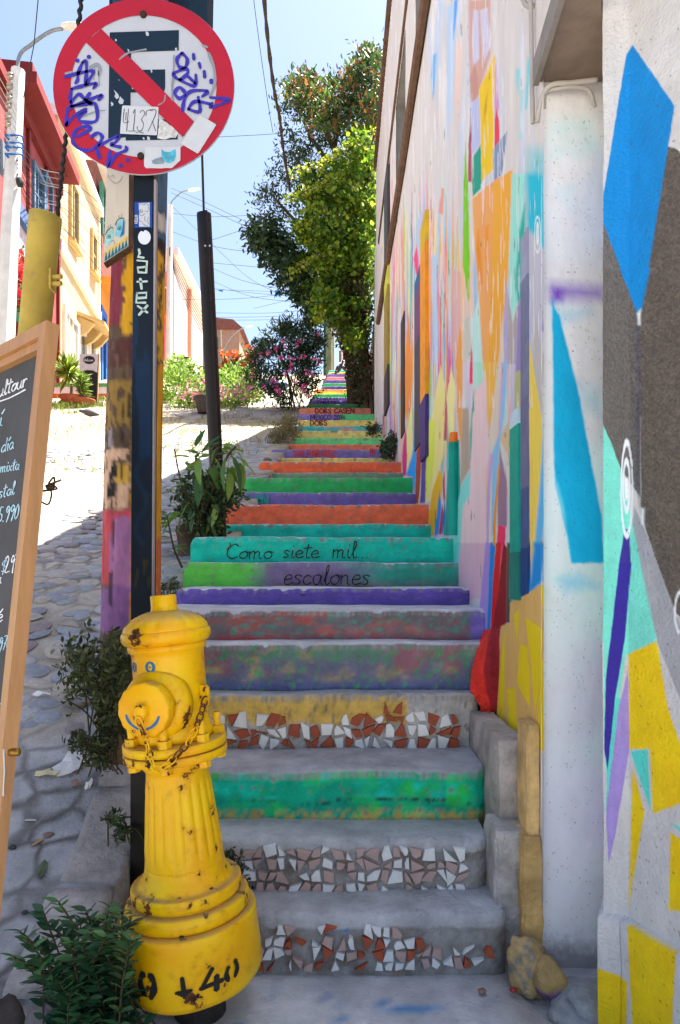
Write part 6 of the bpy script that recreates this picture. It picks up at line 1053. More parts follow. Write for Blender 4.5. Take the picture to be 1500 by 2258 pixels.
# ---- stump with sprouting large leaves by the stairs
YT = 4.1; stump = tag(empty('sprouting_stump', W(440, 1225, YT)), 'cut tree stump with large drooping green leaves beside the teal steps', 'tree stump')
sc_ = W(440, 1185, YT); g0 = zs(YT) - .06; mb = MB()
vs = []
for i, (t, r) in enumerate([(0, .11), (.25, .09), (.55, .076), (.8, .072), (1.0, .070), (1.0, .03)]):
    for k in range(18):
        a = 2 * math.pi * k / 18; rr_ = r * (1 + .12 * math.sin(a * 3 + 1) + .06 * math.sin(a * 7)); vs.append((sc_.x - .03 - .05 * t + math.cos(a) * rr_, sc_.y + math.sin(a) * rr_, g0 + t * (sc_.z + .06 - g0) + (.03 * math.sin(a) if t == 1 else 0)))
mb.add(vs, [(i * 18 + k, i * 18 + (k + 1) % 18, (i + 1) * 18 + (k + 1) % 18, (i + 1) * 18 + k) for i in range(5) for k in range(18)] + [tuple(90 + k for k in range(18))]); mb.build('stump', m_bark, stump, smooth=True)
LM = []
for v in range(4):
    L_ = bpy.data.meshes.new('leaf'); n = 9; vs = []; fs = []
    for i in range(n):
        t = i / (n - 1); wd = .19 * math.sin(math.pi * (t ** .8)) ** .8 * (1 - .25 * t) + .002; z = -.30 * (1 + .25 * v) * t * t
        for s, dz in ((-1, .03), (0, -.01), (1, .03)): vs.append((s * wd, t, z + dz * (abs(s)) + .012 * math.sin(t * 14 + s)))
    for i in range(n - 1):
        for j in range(2): fs.append((i * 3 + j, i * 3 + j + 1, i * 3 + j + 4, i * 3 + j + 3))
    L_.from_pydata(vs, [], fs); L_.polygons.foreach_set('use_smooth', [True] * len(fs)); LM.append(L_)
LMAT = [mat('large_leaf_%d' % i, C(*c), rough=.45, var=.2, vs=3, bump=.1, bs=12, trans=.3, spec=.45) for i, c in enumerate([(82, 126, 56), (110, 146, 56), (74, 118, 70), (132, 158, 68)])]
LMD = {}
def put_leaf(parent, p, d, L_, roll=0., k=0, mi=0):
    if (k, mi) not in LMD: me = LM[k].copy(); me.materials.append(LMAT[mi]); LMD[(k, mi)] = me
    d = Vector(d).normalized(); x = d.cross(Vector((0, 0, 1))); x = x.normalized() if x.length > .05 else Vector((1, 0, 0)); z = x.cross(d); M = Matrix((x, d, z)).transposed().to_4x4()
    o = bpy.data.objects.new('leaf', LMD[(k, mi)]); COL.objects.link(o); o.parent = parent; o.matrix_parent_inverse = parent_world(parent); o.matrix_basis = Matrix.Translation(p) @ M @ Matrix.Rotation(roll, 4, 'Y') @ Matrix.Scale(L_, 4)
stem_top = W(433, 1010, YT); mb = MB(); mb.tube(smooth_line([W(438, 1190, YT), W(436, 1110, YT - .05), W(433, 1050, YT - .02), stem_top]), .009, 6); mb.tube(smooth_line([W(437, 1160, YT), W(470, 1080, YT - .1), W(500, 1010, YT - .15), W(520, 985, YT - .1)]), .008, 6); mb.tube(smooth_line([W(436, 1130, YT), W(405, 1080, YT - .1), W(392, 1030, YT), W(385, 990, YT)]), .005, 5); mb.tube(smooth_line([W(437, 1170, YT), W(450, 1100, YT - .1), W(470, 1020, YT - .1), W(480, 985, YT - .1)]), .007, 6); mb.build('shoots', m_stem, stump)
for (x, y, dx, dy, L_, mi) in [(446, 1000, .3, -.5, .17, 2), (440, 1010, -.05, .9, .2, 1), (435, 1050, .2, .9, .2, 2), (424, 1065, -.9, .05, .2, 1), (470, 1005, .9, -.25, .15, 2), (432, 985, .25, -.6, .14, 2), (500, 1010, -.3, .9, .22, 0), (510, 1005, .5, .8, .24, 2), (525, 1000, .55, .7, .22, 3), (505, 1040, .15, .9, .2, 3), (528, 1020, .2, .9, .22, 1), (520, 1010, .8, .3, .2, 3), (480, 1060, .7, .5, .14, 2), (445, 1080, .7, .35, .19, 0), (418, 1110, -.5, .55, .2, 3), (430, 1112, -.25, .9, .2, 2), (398, 1130, -.8, .4, .16, 1), (474, 1118, .0, .9, .14, 3), (455, 1142, .5, .6, .16, 2), (470, 990, -.9, .1, .14, 1), (460, 1030, .5, .6, .16, 0), (500, 985, -.6, .1, .12, 2), (490, 990, .7, -.1, .15, 1), (420, 1010, -.5, -.2, .13, 3), (486, 1020, -.5, .8, .18, 0)]:
    put_leaf(stump, W(x, y, YT - .12 + random.uniform(-.06, .1)), (dx, random.uniform(-.5, .1), -dy), L_ * .86, random.uniform(-.5, .5), random.randrange(4), mi)
    for _ in range(2): put_leaf(stump, W(x + random.gauss(0, 16), y + random.gauss(8, 18), YT + random.uniform(-.08, .14)), (dx + random.gauss(0, .5), random.uniform(-.6, .3), -dy + random.gauss(.3, .5)), L_ * random.uniform(.35, .6), random.uniform(-.8, .8), random.randrange(4), random.randrange(4))
P7 = inpoly_pts([(420, 1050), (500, 1060), (530, 1090), (510, 1120), (470, 1190), (440, 1195), (400, 1140), (400, 1080)], 2400, 3.98, 4.35, 17, 110, 11); leaf_cloud('small_foliage', P7, (.025, .055), [(58, 80, 42), (76, 100, 50), (46, 62, 36)], m_leaf, stump, asp=.4, seed=17)
# sapling left of the stump
sap = tag(empty('weed_sapling', W(385, 1275, 3.55)), 'thin dark stemmed sapling growing from the dirt below the stump', 'plant'); mb = MB()
q = smooth_line([W(402, 1252, 3.6), W(384, 1210, 3.58), W(374, 1165, 3.55), W(368, 1135, 3.55)], 6); mb.tube(q, [.007 - .004 * i / len(q) for i in range(len(q))], 6); mb.build('stem', m_stem, sap)
for i, p in enumerate(q[2:]):
    put_leaf(sap, p, (random.choice((-1, 1)) * random.uniform(.4, 1), random.uniform(-.4, .2), random.uniform(-.2, .6)), random.uniform(.05, .1), random.uniform(-.6, .6), random.randrange(4), random.randrange(3))
# ---- weeds
def weed(name, label, polys, Y0, Y1, n, size, pal, seed, roots, clump=60, spread=12, asp=.42, cat='weeds', stems=14):
    o = tag(empty(name, roots), label, cat)
    P = inpoly_pts(polys, n, Y0, Y1, seed, clump, spread); leaf_cloud('leaves', P, size, pal, m_leaf, o, asp=asp, up=.5, seed=seed)
    mb = MB(); r = random.Random(seed)
    for k in range(stems):
        e = Vector(P[r.randrange(len(P))]); b = Vector(roots) + Vector((r.gauss(0, .04), r.gauss(0, .03), 0)); mb.tube(smooth_line([b, b.lerp(e, .5) + Vector((0, 0, .03)), e], 4), .0028, 5)
    mb.build('stems', m_stem, o); return o
weed('weed_clump', 'scruffy dark green weeds at the foot of the wooden pole', [(150, 1440), (190, 1405), (235, 1415), (282, 1440), (286, 1560), (262, 1610), (240, 1580), (200, 1550), (140, 1545), (130, 1520), (170, 1500)], 2.15, 2.42, 1400, (.015, .035), [(64, 78, 44), (80, 94, 50), (52, 62, 38), (98, 106, 62)], 21, tuple(W(240, 1640, 2.35)), 90, 16)
weed('weed_clump', 'trailing grassy weeds sprawling along the kerb beside scraps of paper', [(225, 1560), (275, 1575), (265, 1640), (225, 1700), (200, 1690), (170, 1650), (140, 1625), (180, 1625), (215, 1640)], 2.1, 2.3, 700, (.012, .028), [(62, 74, 40), (76, 88, 46), (48, 58, 34)], 22, tuple(W(235, 1700, 2.25)), 60, 8)
weed('weed_tuft', 'small leafy weed rooted in the kerb joint left of the hydrant', [(228, 1800), (262, 1790), (285, 1815), (283, 1862), (255, 1850)], 2.05, 2.15, 160, (.012, .028), [(62, 84, 42), (50, 70, 38), (84, 104, 54)], 23, tuple(W(280, 1860, 2.1)), 30, 5, stems=8)
weed('weed_tuft', 'dark weeds growing at the left end of the pink tile step', [(470, 1870), (520, 1880), (550, 1960), (530, 1985), (480, 1960)], 1.98, 2.12, 260, (.012, .026), [(40, 62, 38), (54, 78, 44), (34, 48, 30)], 24, tuple(W(500, 1975, 2.1)), 30, 7, stems=8)
weed('weed_clump', 'green weeds sprouting against the mural on the purple lettered step', [(845, 985), (870, 950), (885, 960), (890, 1010), (870, 1010), (850, 1005)], 7.2, 7.8, 900, (.03, .06), [(48, 70, 36), (60, 84, 42), (38, 56, 32)], 25, tuple(W(875, 1010, 7.5)), 50, 6)
weed('weed_tuft', 'low green weeds on the step beside the cracked yellow riser', [(805, 945), (835, 938), (838, 955), (815, 958)], 9.6, 9.9, 300, (.03, .055), [(52, 66, 36), (64, 80, 42)], 26, tuple(W(822, 958, 9.8)), 30, 5)
weed('dry_grass_clump', 'dry brownish grass clump at the left ends of the orange steps', [(590, 985), (615, 940), (645, 920), (652, 945), (635, 975), (605, 990)], 8.8, 10.2, 1500, (.05, .11), [(136, 124, 78), (120, 112, 70), (96, 98, 56), (152, 138, 96)], 27, tuple(W(620, 985, 9.4)), 70, 8, asp=.10, cat='grass', stems=6)
weed('weed_tuft', 'fresh green sprig at the left end of the purple step behind the hydrant', [(355, 1290), (385, 1285), (398, 1320), (380, 1335), (362, 1320)], 3.3, 3.45, 120, (.02, .04), [(62, 88, 42), (50, 72, 40)], 28, tuple(W(378, 1338, 3.4)), 24, 5, stems=6)
# big leafy weed bottom left
bw = tag(empty('leafy_bush', (-.55, 1.66, .02)), 'lush green leafy weed bush sprawling beside the hydrant base', 'bush')
S2 = []
small = []
for v in range(3):
    me = bpy.data.meshes.new('leaf'); vs = []; fs = []; n = 6
    for i in range(n):
        t = i / (n - 1); wd = .27 * math.sin(math.pi * t ** .75) ** .9 + .002; zc_ = (-.12 - .08 * v) * t * t
        for s, dz in ((-1, .05), (0, 0), (1, .05)): vs.append((s * wd, t, zc_ + dz))
    for i in range(n - 1):
        for j in range(2): fs.append((i * 3 + j, i * 3 + j + 1, i * 3 + j + 4, i * 3 + j + 3))
    me.from_pydata(vs, [], fs); me.polygons.foreach_set('use_smooth', [True] * len(fs)); small.append(me)
SMAT = [mat('weed_leaf_%d' % i, C(*c), rough=.5, var=.2, vs=2, bump=.1, bs=8, trans=.25, spec=.4) for i, c in enumerate([(62, 108, 66), (78, 124, 74), (48, 88, 58), (92, 134, 84)])]
SMD = {}; stm = MB(); lv = []; rb = random.Random(5)
tips = [(95, 2010), (130, 1990), (45, 2055), (30, 2110), (60, 2130), (190, 2010), (160, 2040), (240, 2000), (270, 2010), (285, 2040), (290, 2075), (250, 2050), (215, 2030), (110, 2080), (75, 2165), (140, 2110), (180, 2080), (220, 2090), (270, 2090), (270, 2120), (130, 2160), (170, 2150), (210, 2140), (250, 2150), (100, 2200), (150, 2210), (200, 2200), (240, 2220), (280, 2180), (180, 2240), (130, 2245), (260, 2250), (60, 2070), (200, 2060), (235, 2065), (155, 2075), (190, 2110), (225, 2120), (95, 2120), (160, 2180), (205, 2170), (270, 2140), (120, 2050), (180, 2030), (260, 2020)]
for k, (x, y) in enumerate(tips):
    Yt = rb.uniform(1.52, 1.72); e = W(x, y, Yt); b = Vector((-.56 + rb.gauss(0, .07), 1.68 + rb.gauss(0, .04), .02)); q = smooth_line([b, b.lerp(e, .55) + Vector((0, -.02, .04)), e], 7); stm.tube(q, .0022, 5)
    for i in range(4, len(q)):
        for sgn in (-1, 1):
            d = (q[i] - q[i - 1]).normalized(); sd = Vector((sgn, rb.uniform(-.6, .3), rb.uniform(-.1, .5))); dd = (d * .5 + sd * (.5 if i % 2 else .9)).normalized(); lv.append((q[i].copy(), dd, rb.uniform(.032, .056) * (1 - .3 * i / len(q)), rb.randrange(3), rb.choice((0, 0, 1, 1, 2, 3)), rb.uniform(-.4, .4)))
stm.build('stems', m_stem, bw); lv.sort(key=lambda l: l[0].y); rest = MB()
for i, (p, d, L_, k, mi, ro) in enumerate(lv):
    x = d.cross(Vector((0, 0, 1))); x = x.normalized() if x.length > .05 else Vector((1, 0, 0)); z = x.cross(d); M = Matrix.Translation(p) @ Matrix((x, d, z)).transposed().to_4x4() @ Matrix.Rotation(ro, 4, 'Y') @ Matrix.Scale(L_, 4)
    if i < 280:
        if (k, mi) not in SMD: me = small[k].copy(); me.materials.append(SMAT[mi]); SMD[(k, mi)] = me
        o = bpy.data.objects.new('leaf', SMD[(k, mi)]); COL.objects.link(o); o.parent = bw; o.matrix_parent_inverse = parent_world(bw); o.matrix_basis = M
    else: rest.add([M @ v.co for v in small[k].vertices], [tuple(f.vertices) for f in small[k].polygons])
tag(rest.build('inner_leaves', SMAT[2], bw, smooth=True), kind='stuff')
# ---- grass patches on the street (stuff)
def grass(name, boxes, dens, h, pal, seed):
    r = np.random.default_rng(seed); P = []
    for (x0, x1, y0, y1, d) in boxes:
        n = int((x1 - x0) * (y1 - y0) * dens * d); x = r.uniform(x0, x1, n); y = r.uniform(y0, y1, n); k = fbm(x * 1.1, y * 1.1, seed) > .47; P += [(a, b, zs(b)) for a, b in zip(x[k], y[k])]
    o = blades(name, np.array(P), h, pal, None, seed=seed); return tag(o, 'short patchy grass along the sunlit street verge', 'grass', kind='stuff')
grass('verge_grass', [(-6.9, -4.6, 12.3, 15.2, 1.2), (-4.6, -2.0, 13.0, 16, .6)], 620, (.06, .16), [(124, 140, 62), (144, 152, 76), (100, 122, 50)], 61)
grass('dry_grass', [(-3.6, -1.9, 6.4, 8.4, .5), (-2.4, -.95, 7.5, 12.5, .55), (-4.4, -2.6, 8.8, 11.5, .45)], 330, (.04, .11), [(176, 162, 104), (160, 146, 90), (140, 144, 80)], 62)
# ================================================================== HOUSES ACROSS THE STREET
FA, FB = 4.53, .147
def fY(px): return FA / ((750 - px) / F - FB)
def fp(Y, z, o=0.0): n = Vector((1, FB, 0)).normalized(); return Vector((-(FA + FB * Y), Y, z)) + n * o
def fz(py, Y): return CAMZ + (HY - py) / F * Y
def fbx(mb, Ya, Yb, za, zb, o0, o1, col=None):
    q = [fp(Ya, za, o0), fp(Yb, za, o0), fp(Yb, zb, o0), fp(Ya, zb, o0)]; n = Vector((1, FB, 0)).normalized(); return mb.prism(q, n * (o1 - o0), col)
def hwin(parent, px0, px1, py0, py1, mfr, pane=None, rows=2, cols=2, fr=.09, sill=True, mid=None):
    Ya, Yb = fY(px0), fY(px1); ym = (Ya + Yb) / 2; z1 = fz(py0, ym); z0 = fz(py1, ym); w_ = empty('window', tuple(fp(ym, z0))); w_.parent = parent; w_.matrix_parent_inverse = parent_world(parent)
    mb = MB(); fbx(mb, Ya, Yb, z0, z1, .004, .02); mb.build('pane', pane or glass(), w_)
    mb = MB(); fbx(mb, Ya - fr, Ya, z0 - fr, z1 + fr, -.02, .09); fbx(mb, Yb, Yb + fr, z0 - fr, z1 + fr, -.02, .09); fbx(mb, Ya, Yb, z1, z1 + fr, -.02, .088)
    for c_ in range(1, cols): yy = Ya + (Yb - Ya) * c_ / cols; fbx(mb, yy - .02, yy + .02, z0, z1, .01, .045)
    for r_ in range(1, rows): z_ = z0 + (z1 - z0) * r_ / rows; fbx(mb, Ya, Yb, z_ - .02, z_ + .02, .01, .04)
    mb.build('frame', mfr, w_)
    if sill: mb = MB(); fbx(mb, Ya - .15, Yb + .15, z0 - fr - .06, z0 - fr, -.02, .18); mb.build('sill', mfr, w_)
m_yw = mat('pale_yellow_render', C(186, 162, 128), rough=.9, var=.1, vs=3, bump=.3, bs=12, dirt=.06); m_yt = mat('yellow_trim', C(192, 162, 108), rough=.8, var=.1, vs=4); m_wt = mat('white_trim', C(224, 220, 210), rough=.8, var=.1, vs=4)
yh = tag(empty('yellow_house', tuple(fp(19, zs(19)))), 'two storey pale yellow house with white cornice and small awnings', 'house')
Y0, Y1 = fY(128), fY(217); zt = CAMZ + 11.35
mb = MB(); fbx(mb, Y0, Y1, zs(Y0) - 1, zt, -6, 0); mb.build('wall', m_yw, yh)
mb = MB(); fbx(mb, Y0 - .05, Y1 + .05, zt, zt + .25, -6.02, .16); mb.build('parapet', m_wt, yh)
mb = MB(); fbx(mb, Y0 - .02, Y1 + .02, CAMZ + 8.0, CAMZ + 8.28, -.02, .1); mb.build('string_course', m_wt, yh)
mb = MB(); fbx(mb, Y1 - .12, Y1 + .01, zs(Y1) - .5, zt, -.02, .06); mb.build('corner_quoin', m_wt, yh)
hwin(yh, 153, 167, 412, 536, m_yt, cols=2, rows=1); hwin(yh, 200, 208, 520, 600, m_yt, cols=1, rows=2); hwin(yh, 140, 166, 700, 830, m_wt, mat('lace_curtain_glass', C(150, 148, 142), rough=.3, var=.3, vs=9, bump=0), cols=3, rows=1)
for (a, b, ya) in ((172, 186, 708), (195, 205, 722)):
    Ya, Yb = fY(a), fY(b); z = fz(ya, (Ya + Yb) / 2); aw = empty('awning', tuple(fp((Ya + Yb) / 2, z))); aw.parent = yh; aw.matrix_parent_inverse = parent_world(yh)
    mb = MB(); n = Vector((1, FB, 0)).normalized(); q = [fp(Ya - .15, z, 0), fp(Yb + .15, z, 0), fp(Yb + .15, z - .25, .75), fp(Ya - .15, z - .25, .75)]; mb.prism(q, (0, 0, .09)); mb.build('hood', m_yt, aw)
    for yy in (Ya, Yb): mb = MB(); mb.prism([fp(yy - .05, z, 0), fp(yy - .05, z - .2, .45), fp(yy - .05, z - .45, .25), fp(yy - .05, z - .6, 0)], (0, .1, 0)); mb.build('bracket', m_yt, aw)
    hwin(yh, a, b, ya + 26, ya + 150, m_wt, cols=1, rows=1, sill=False)
# red house
m_red = mat('red_sheet_wall', C(150, 62, 64), rough=.7, var=.2, vs=3, bump=.3, bs=8, dirt=.1); m_red2 = mat('dark_red_trim', C(118, 36, 36), rough=.7, var=.15, vs=4)
rh = tag(empty('red_house', tuple(fp(14, zs(14)))), 'weathered red sheet metal house with a deep dark red eave', 'house')
Ya, Yb = 13.6, fY(127); zr = CAMZ + 9.8
mb = MB(); fbx(mb, Ya, Yb, zs(Ya) - 1, zr, -6, 0); mb.build('wall', m_red, rh)
mb = MB(); fbx(mb, Ya - .2, Yb + .1, zr - .12, zr + .10, -6.1, .5); fbx(mb, Ya - .2, Yb + .1, zr - .42, zr - .12, -.02, .12); fbx(mb, Ya - .2, Yb + .1, zr + .1, zr + .28, -6.1, .42); mb.build('eave', m_red2, rh)
mb = MB(); fbx(mb, 10.8, Ya, zs(11) - 1, CAMZ + 9.3, -6, -.05); mb.build('side_wing', m_red, rh); mb = MB(); fbx(mb, 10.7, Ya, CAMZ + 9.3, CAMZ + 9.5, -6, .1); mb.build('wing_coping', m_red2, rh)
for px in (30, 60, 100, 126):
    mb = MB(); yy = fY(px); fbx(mb, yy - .06, yy + .06, zs(yy) - .5, zr - .1, -.01, .07); mb.build('cover_strip', m_red2, rh)
hwin(rh, 70, 90, 385, 480, mat('blue_window_paint', C(88, 120, 150), rough=.6, var=.2), cols=2, rows=2); hwin(rh, 96, 108, 400, 500, mat('blue_window_paint'), cols=1, rows=2)
mb = MB(); fbx(mb, fY(20), fY(68), CAMZ + 7.1, CAMZ + 7.4, -.02, .14); mb.build('mural_band', mat('blue_band', C(78, 100, 150), rough=.7, var=.4, vs=4), rh)
mb = MB(); fbx(mb, fY(25), fY(70), CAMZ + 5.0, CAMZ + 7.1, 0, .03); mb.build('mural_panel', mat('pale_mural_panel', C(200, 184, 200), rough=.8, var=.4, vs=3), rh)
mb = MB(); fbx(mb, fY(10), fY(58), CAMZ + 5.0, CAMZ + 5.3, 0, .3); mb.build('teal_flower_box', mat('teal_box', C(60, 160, 150), rough=.7), rh)
bg_ = tag(empty('bougainvillea', tuple(fp(13.5, zs(13.5)))), 'red flowering bougainvillea climbing behind the concrete lamp pole', 'climbing plant')
BGP = [(-5, 560), (12, 530), (40, 560), (62, 590), (60, 640), (50, 690), (20, 700), (-5, 660)]
Pb = inpoly_pts(BGP, 1600, 12.0, 12.7, 71, 60, 8); leaf_cloud('foliage', Pb, (.05, .1), [(84, 104, 50), (70, 90, 44)], m_leaft, bg_, seed=71); blossoms('blossoms', inpoly_pts(BGP, 420, 11.9, 12.4, 72, 50, 6), .055, [(222, 52, 62), (206, 40, 60), (236, 84, 84)], bg_)
mb = MB(); mb.tube([fp(13.2, zs(13.2), .1), W(25, 620, 12.4)], .03, 6); mb.build('stem', m_bark, bg_)
# ochre house with balcony
m_och = mat('ochre_render', C(206, 142, 70), rough=.9, var=.15, vs=3, bump=.2); m_drk = mat('dark_red_shingle', C(112, 66, 58), rough=.8, var=.3, vs=6)
oh = tag(empty('ochre_house', tuple(fp(24, zs(24)))), 'ochre house with blue door frames and a balcony above', 'house')
Y0, Y1 = fY(217) + .12, fY(262); zt = CAMZ + 9.6
mb = MB(); fbx(mb, Y0, Y1, zs(Y0) - 1, zt, -6, 0); mb.build('wall', m_och, oh); mb = MB(); fbx(mb, Y0, Y1, zt, CAMZ + 13.2, -6, -.1); mb.build('upper_wall', m_drk, oh)
mb = MB(); fbx(mb, Y0 - .1, Y1, CAMZ + 13.2, CAMZ + 13.35, -6.2, .5); mb.prism([fp(Y0 - .1, CAMZ + 13.35, .5), fp(Y1, CAMZ + 13.35, .5), fp(Y1, CAMZ + 14.6, -3), fp(Y0 - .1, CAMZ + 14.6, -3)], (0, 0, .08)); mb.build('roof', mat('pale_corrugated_roof', C(206, 206, 204), rough=.6, var=.1, vs=4), oh)
ba = empty('balcony', tuple(fp(24, CAMZ + 9.6))); ba.parent = oh; ba.matrix_parent_inverse = parent_world(oh)
mb = MB(); fbx(mb, Y0 + .1, Y1, CAMZ + 9.35, CAMZ + 9.55, 0, 1.1); mb.build('slab', mat('orange_soffit', C(214, 136, 50), rough=.8), ba); mb = MB(); fbx(mb, Y0 + .1, Y1, CAMZ + 9.55, CAMZ + 10.1, 1.03, 1.1); mb.build('parapet', mat('green_balcony', C(110, 140, 100), rough=.8, var=.4, vs=6), ba)
for k in range(8): mb = MB(); yy = Y0 + .2 + k * .35; mb.tube([fp(yy, CAMZ + 10.1, 1.06), fp(yy, CAMZ + 10.5, 1.06)], .02, 6); mb.build('baluster', m_wt, ba)
mb = MB(); fbx(mb, Y0 + .1, Y1, CAMZ + 10.5, CAMZ + 10.56, 1.02, 1.1); mb.build('handrail', m_wt, ba)
hwin(oh, 220, 226, 590, 545 + 10, mat('green_shutter', C(60, 110, 90), rough=.7), cols=1, rows=2, sill=False) if False else None
m_blue = mat('blue_door_paint', C(20, 90, 170), rough=.6, var=.15)
hwin(oh, 222, 228, 700, 850, m_blue, cols=1, rows=1, sill=False, fr=.25); hwin(oh, 240, 247, 760, 830, m_blue, cols=1, rows=2, fr=.18)
hwin(oh, 222, 230, 420, 520, mat('green_shutter', C(60, 110, 90), rough=.7), cols=2, rows=3, sill=False)
# pink house
ph = tag(empty('pink_house', (-7, 30, zs(30))), 'pale pink house with balcony and sunlit side past the utility pole', 'house')
m_pkw = mat('pale_pink_render', C(236, 214, 206), rough=.9, var=.1, vs=2, bump=.2, dirt=.12); m_pk = mat('pink_render', C(220, 120, 136), rough=.9, var=.1, vs=2)
def p2(Y, z, o=0): return Vector((-(5.75 + .043 * Y) + o, Y, z))
Ya, Yb = 28.7, 36.2; zt = CAMZ + 13.2
mb = MB(); mb.prism([p2(Ya, zs(Ya) - 2), p2(Yb, zs(Ya) - 2), p2(Yb, zt), p2(Ya, zt)], (-7, 0, 0)); mb.build('wall', m_pkw, ph)
mb = MB(); mb.box((-13, Ya - .12, zs(Ya) - 2), (p2(Ya, 0).x - .22, Ya - .002, zt - .6)); mb.build('front_wall', m_pk, ph)
mb = MB(); mb.box((-13.2, Ya - .35, zt), (p2(Ya, 0).x + .25, Yb, zt + .3)); mb.build('cornice', m_pkw, ph)
mb = MB(); mb.tube([p2(31.6, zt - .1, .12), p2(31.7, zs(31) + 1, .12)], .10, 8); mb.build('downpipe', mat('terracotta_pipe', C(200, 130, 104), rough=.8), ph)
ba = empty('balcony', (-8, Ya - .6, CAMZ + 10.6)); ba.parent = ph; ba.matrix_parent_inverse = parent_world(ph)
mb = MB(); mb.box((-12, Ya - 1.1, CAMZ + 10.4), (p2(Ya, 0).x - .05, Ya - .13, CAMZ + 10.6)); mb.build('slab', mat('orange_slab', C(226, 92, 54), rough=.8), ba)
for k in range(9): mb = MB(); x = p2(Ya, 0).x - .1 - k * .14; mb.tube([(x, Ya - 1.05, CAMZ + 10.6), (x, Ya - 1.05, CAMZ + 11.5)], .014, 5); mb.build('baluster', m_wire, ba)
mb = MB(); mb.box((-12, Ya - 1.08, CAMZ + 11.5), (p2(Ya, 0).x - .05, Ya - 1.02, CAMZ + 11.56)); mb.build('handrail', m_wt, ba)
for (ya, yb) in ((30.2, 31.0), (33.2, 34.2)):
    mb = MB(); mb.box((p2(ya, 0).x - .05, ya, CAMZ + 10.2), (p2(ya, 0).x + .03, yb, CAMZ + 11.6)) if False else None
# far houses
for k, (px, Yd, wd, ht, rgb, lab) in enumerate([(497, 44, 2.6, 3.6, (150, 118, 100), 'small brown brick house near the hill crest'), (520, 50, 2.2, 2.6, (120, 112, 108), 'grey gabled house farthest up the street')]):
    c = W(px, 800, Yd); fo = tag(empty('far_house', (c.x, Yd, zs(Yd))), lab, 'house'); z0 = zs(Yd) - 1; mb = MB(); mb.box((c.x - wd, Yd, z0), (c.x + wd * .35, Yd + 6, z0 + ht + 1)); mb.build('wall', mat('far_wall_%d' % k, C(*rgb), rough=.9, var=.2), fo)
    mb = MB(); mb.prism([(c.x - wd - .2, Yd - .2, z0 + ht + 1), (c.x + wd * .35 + .3, Yd - .2, z0 + ht + 1), (c.x + wd * .2, Yd - .2, z0 + ht + 1.6), (c.x - wd, Yd - .2, z0 + ht + 1.9)], (0, 6.4, 0)); mb.build('roof', m_drk, fo)
    for q in range(2): mb = MB(); mb.box((c.x - wd * .7 + q * .9, Yd - .05, z0 + ht - .3), (c.x - wd * .7 + q * .9 + .55, Yd + .02, z0 + ht + .5)); mb.build('window', glass(), fo)
# low painted planter wall in front of the yellow house
lw = tag(empty('planter_wall', tuple(fp(16.2, zs(16), 1.2))), 'low garden wall painted green, white and orange before the yellow house', 'wall')
def lwall(px0, px1, nm0):
    Yw = 15.6; x0 = W(px0, 860, Yw).x; x1 = W(px1, 860, Yw).x
    for (ya, yb, rgb, nm) in ((845, 853, (96, 160, 96), 'green_coping'), (853, 868, (222, 218, 222), 'white_band'), (868, 884, (214, 104, 60), 'orange_band')):
        mb = MB(); d = .02 if nm == 'green_coping' else 0; mb.box((x0, Yw - d, fz(yb, Yw)), (x1, Yw + .25, fz(ya, Yw))); mb.build(nm, mat('wall_' + nm, C(*rgb), rough=.85, var=.2, vs=4), lw)
lwall(105, 175, ''); lwall(216, 240, '')
# welcome menu board
wb = tag(empty('menu_board', W(196, 893, 14)), 'tall narrow white and black Welcome menu board outside the yellow house', 'menu board')
mb = MB(); mb.prism([W(177, 781, 14.15), W(217, 781, 14.15), W(213, 893, 14), W(174, 893, 14)], (0, .03, 0)); wp = mb.build('panel', mat('black_menu_panel', C(34, 36, 40), rough=.6, var=.1), wb)
def wbp(x, y, d): t = (893 - y) / 112; return W(x, y, 14 + .15 * t) + Vector((0, -d, 0))
mb = MB(); mb.add([wbp(x, y, .004) for x, y in [(177, 781), (217, 781), (215, 822), (205, 817), (192, 816), (176, 820)]], [(5, 4, 3, 2, 1, 0)]); mb.build('marble_print', mat('marble_print', C(206, 198, 200), rough=.5, var=.2, vs=12, bump=0), wp)
mb = MB(); mb.add([wbp(197 + 13 * math.cos(a), 794 + 9 * math.sin(a), .008) for a in np.linspace(0, 2 * math.pi, 21)[:-1]], [tuple(range(19, -1, -1))]); mb.build('oval_print', mat('black_menu_panel'), wp)
mb = MB(); write(mb, 'Welcome', 186, 797, 3.0, .9, lambda x, y: wbp(x, y, .012), slant=0, track=.95); mb.build('welcome_lettering', m_pap, wp)
for k, t in enumerate(['tours service', 'breakfast include', 'with rooms', 'events', 'gift card', 'tours info', 'city courtyard', 'hostel']):
    mb = MB(); write(mb, t, 178, 828 + k * 7.4, 1.9, .55, lambda x, y: wbp(x, y, .006), slant=0, track=.95); mb.build('menu_line', m_pap, wp)
mb = MB(); mb.beam(W(218, 781, 14.17), W(214, 893, 14.02), .03, .03, (0, 1, 0)); mb.build('side_rail', m_pine, wb); mb = MB(); mb.beam(W(200, 785, 14.2), W(205, 893, 14.5), .03, .03, (0, 1, 0)); mb.build('back_strut', m_pine, wb)
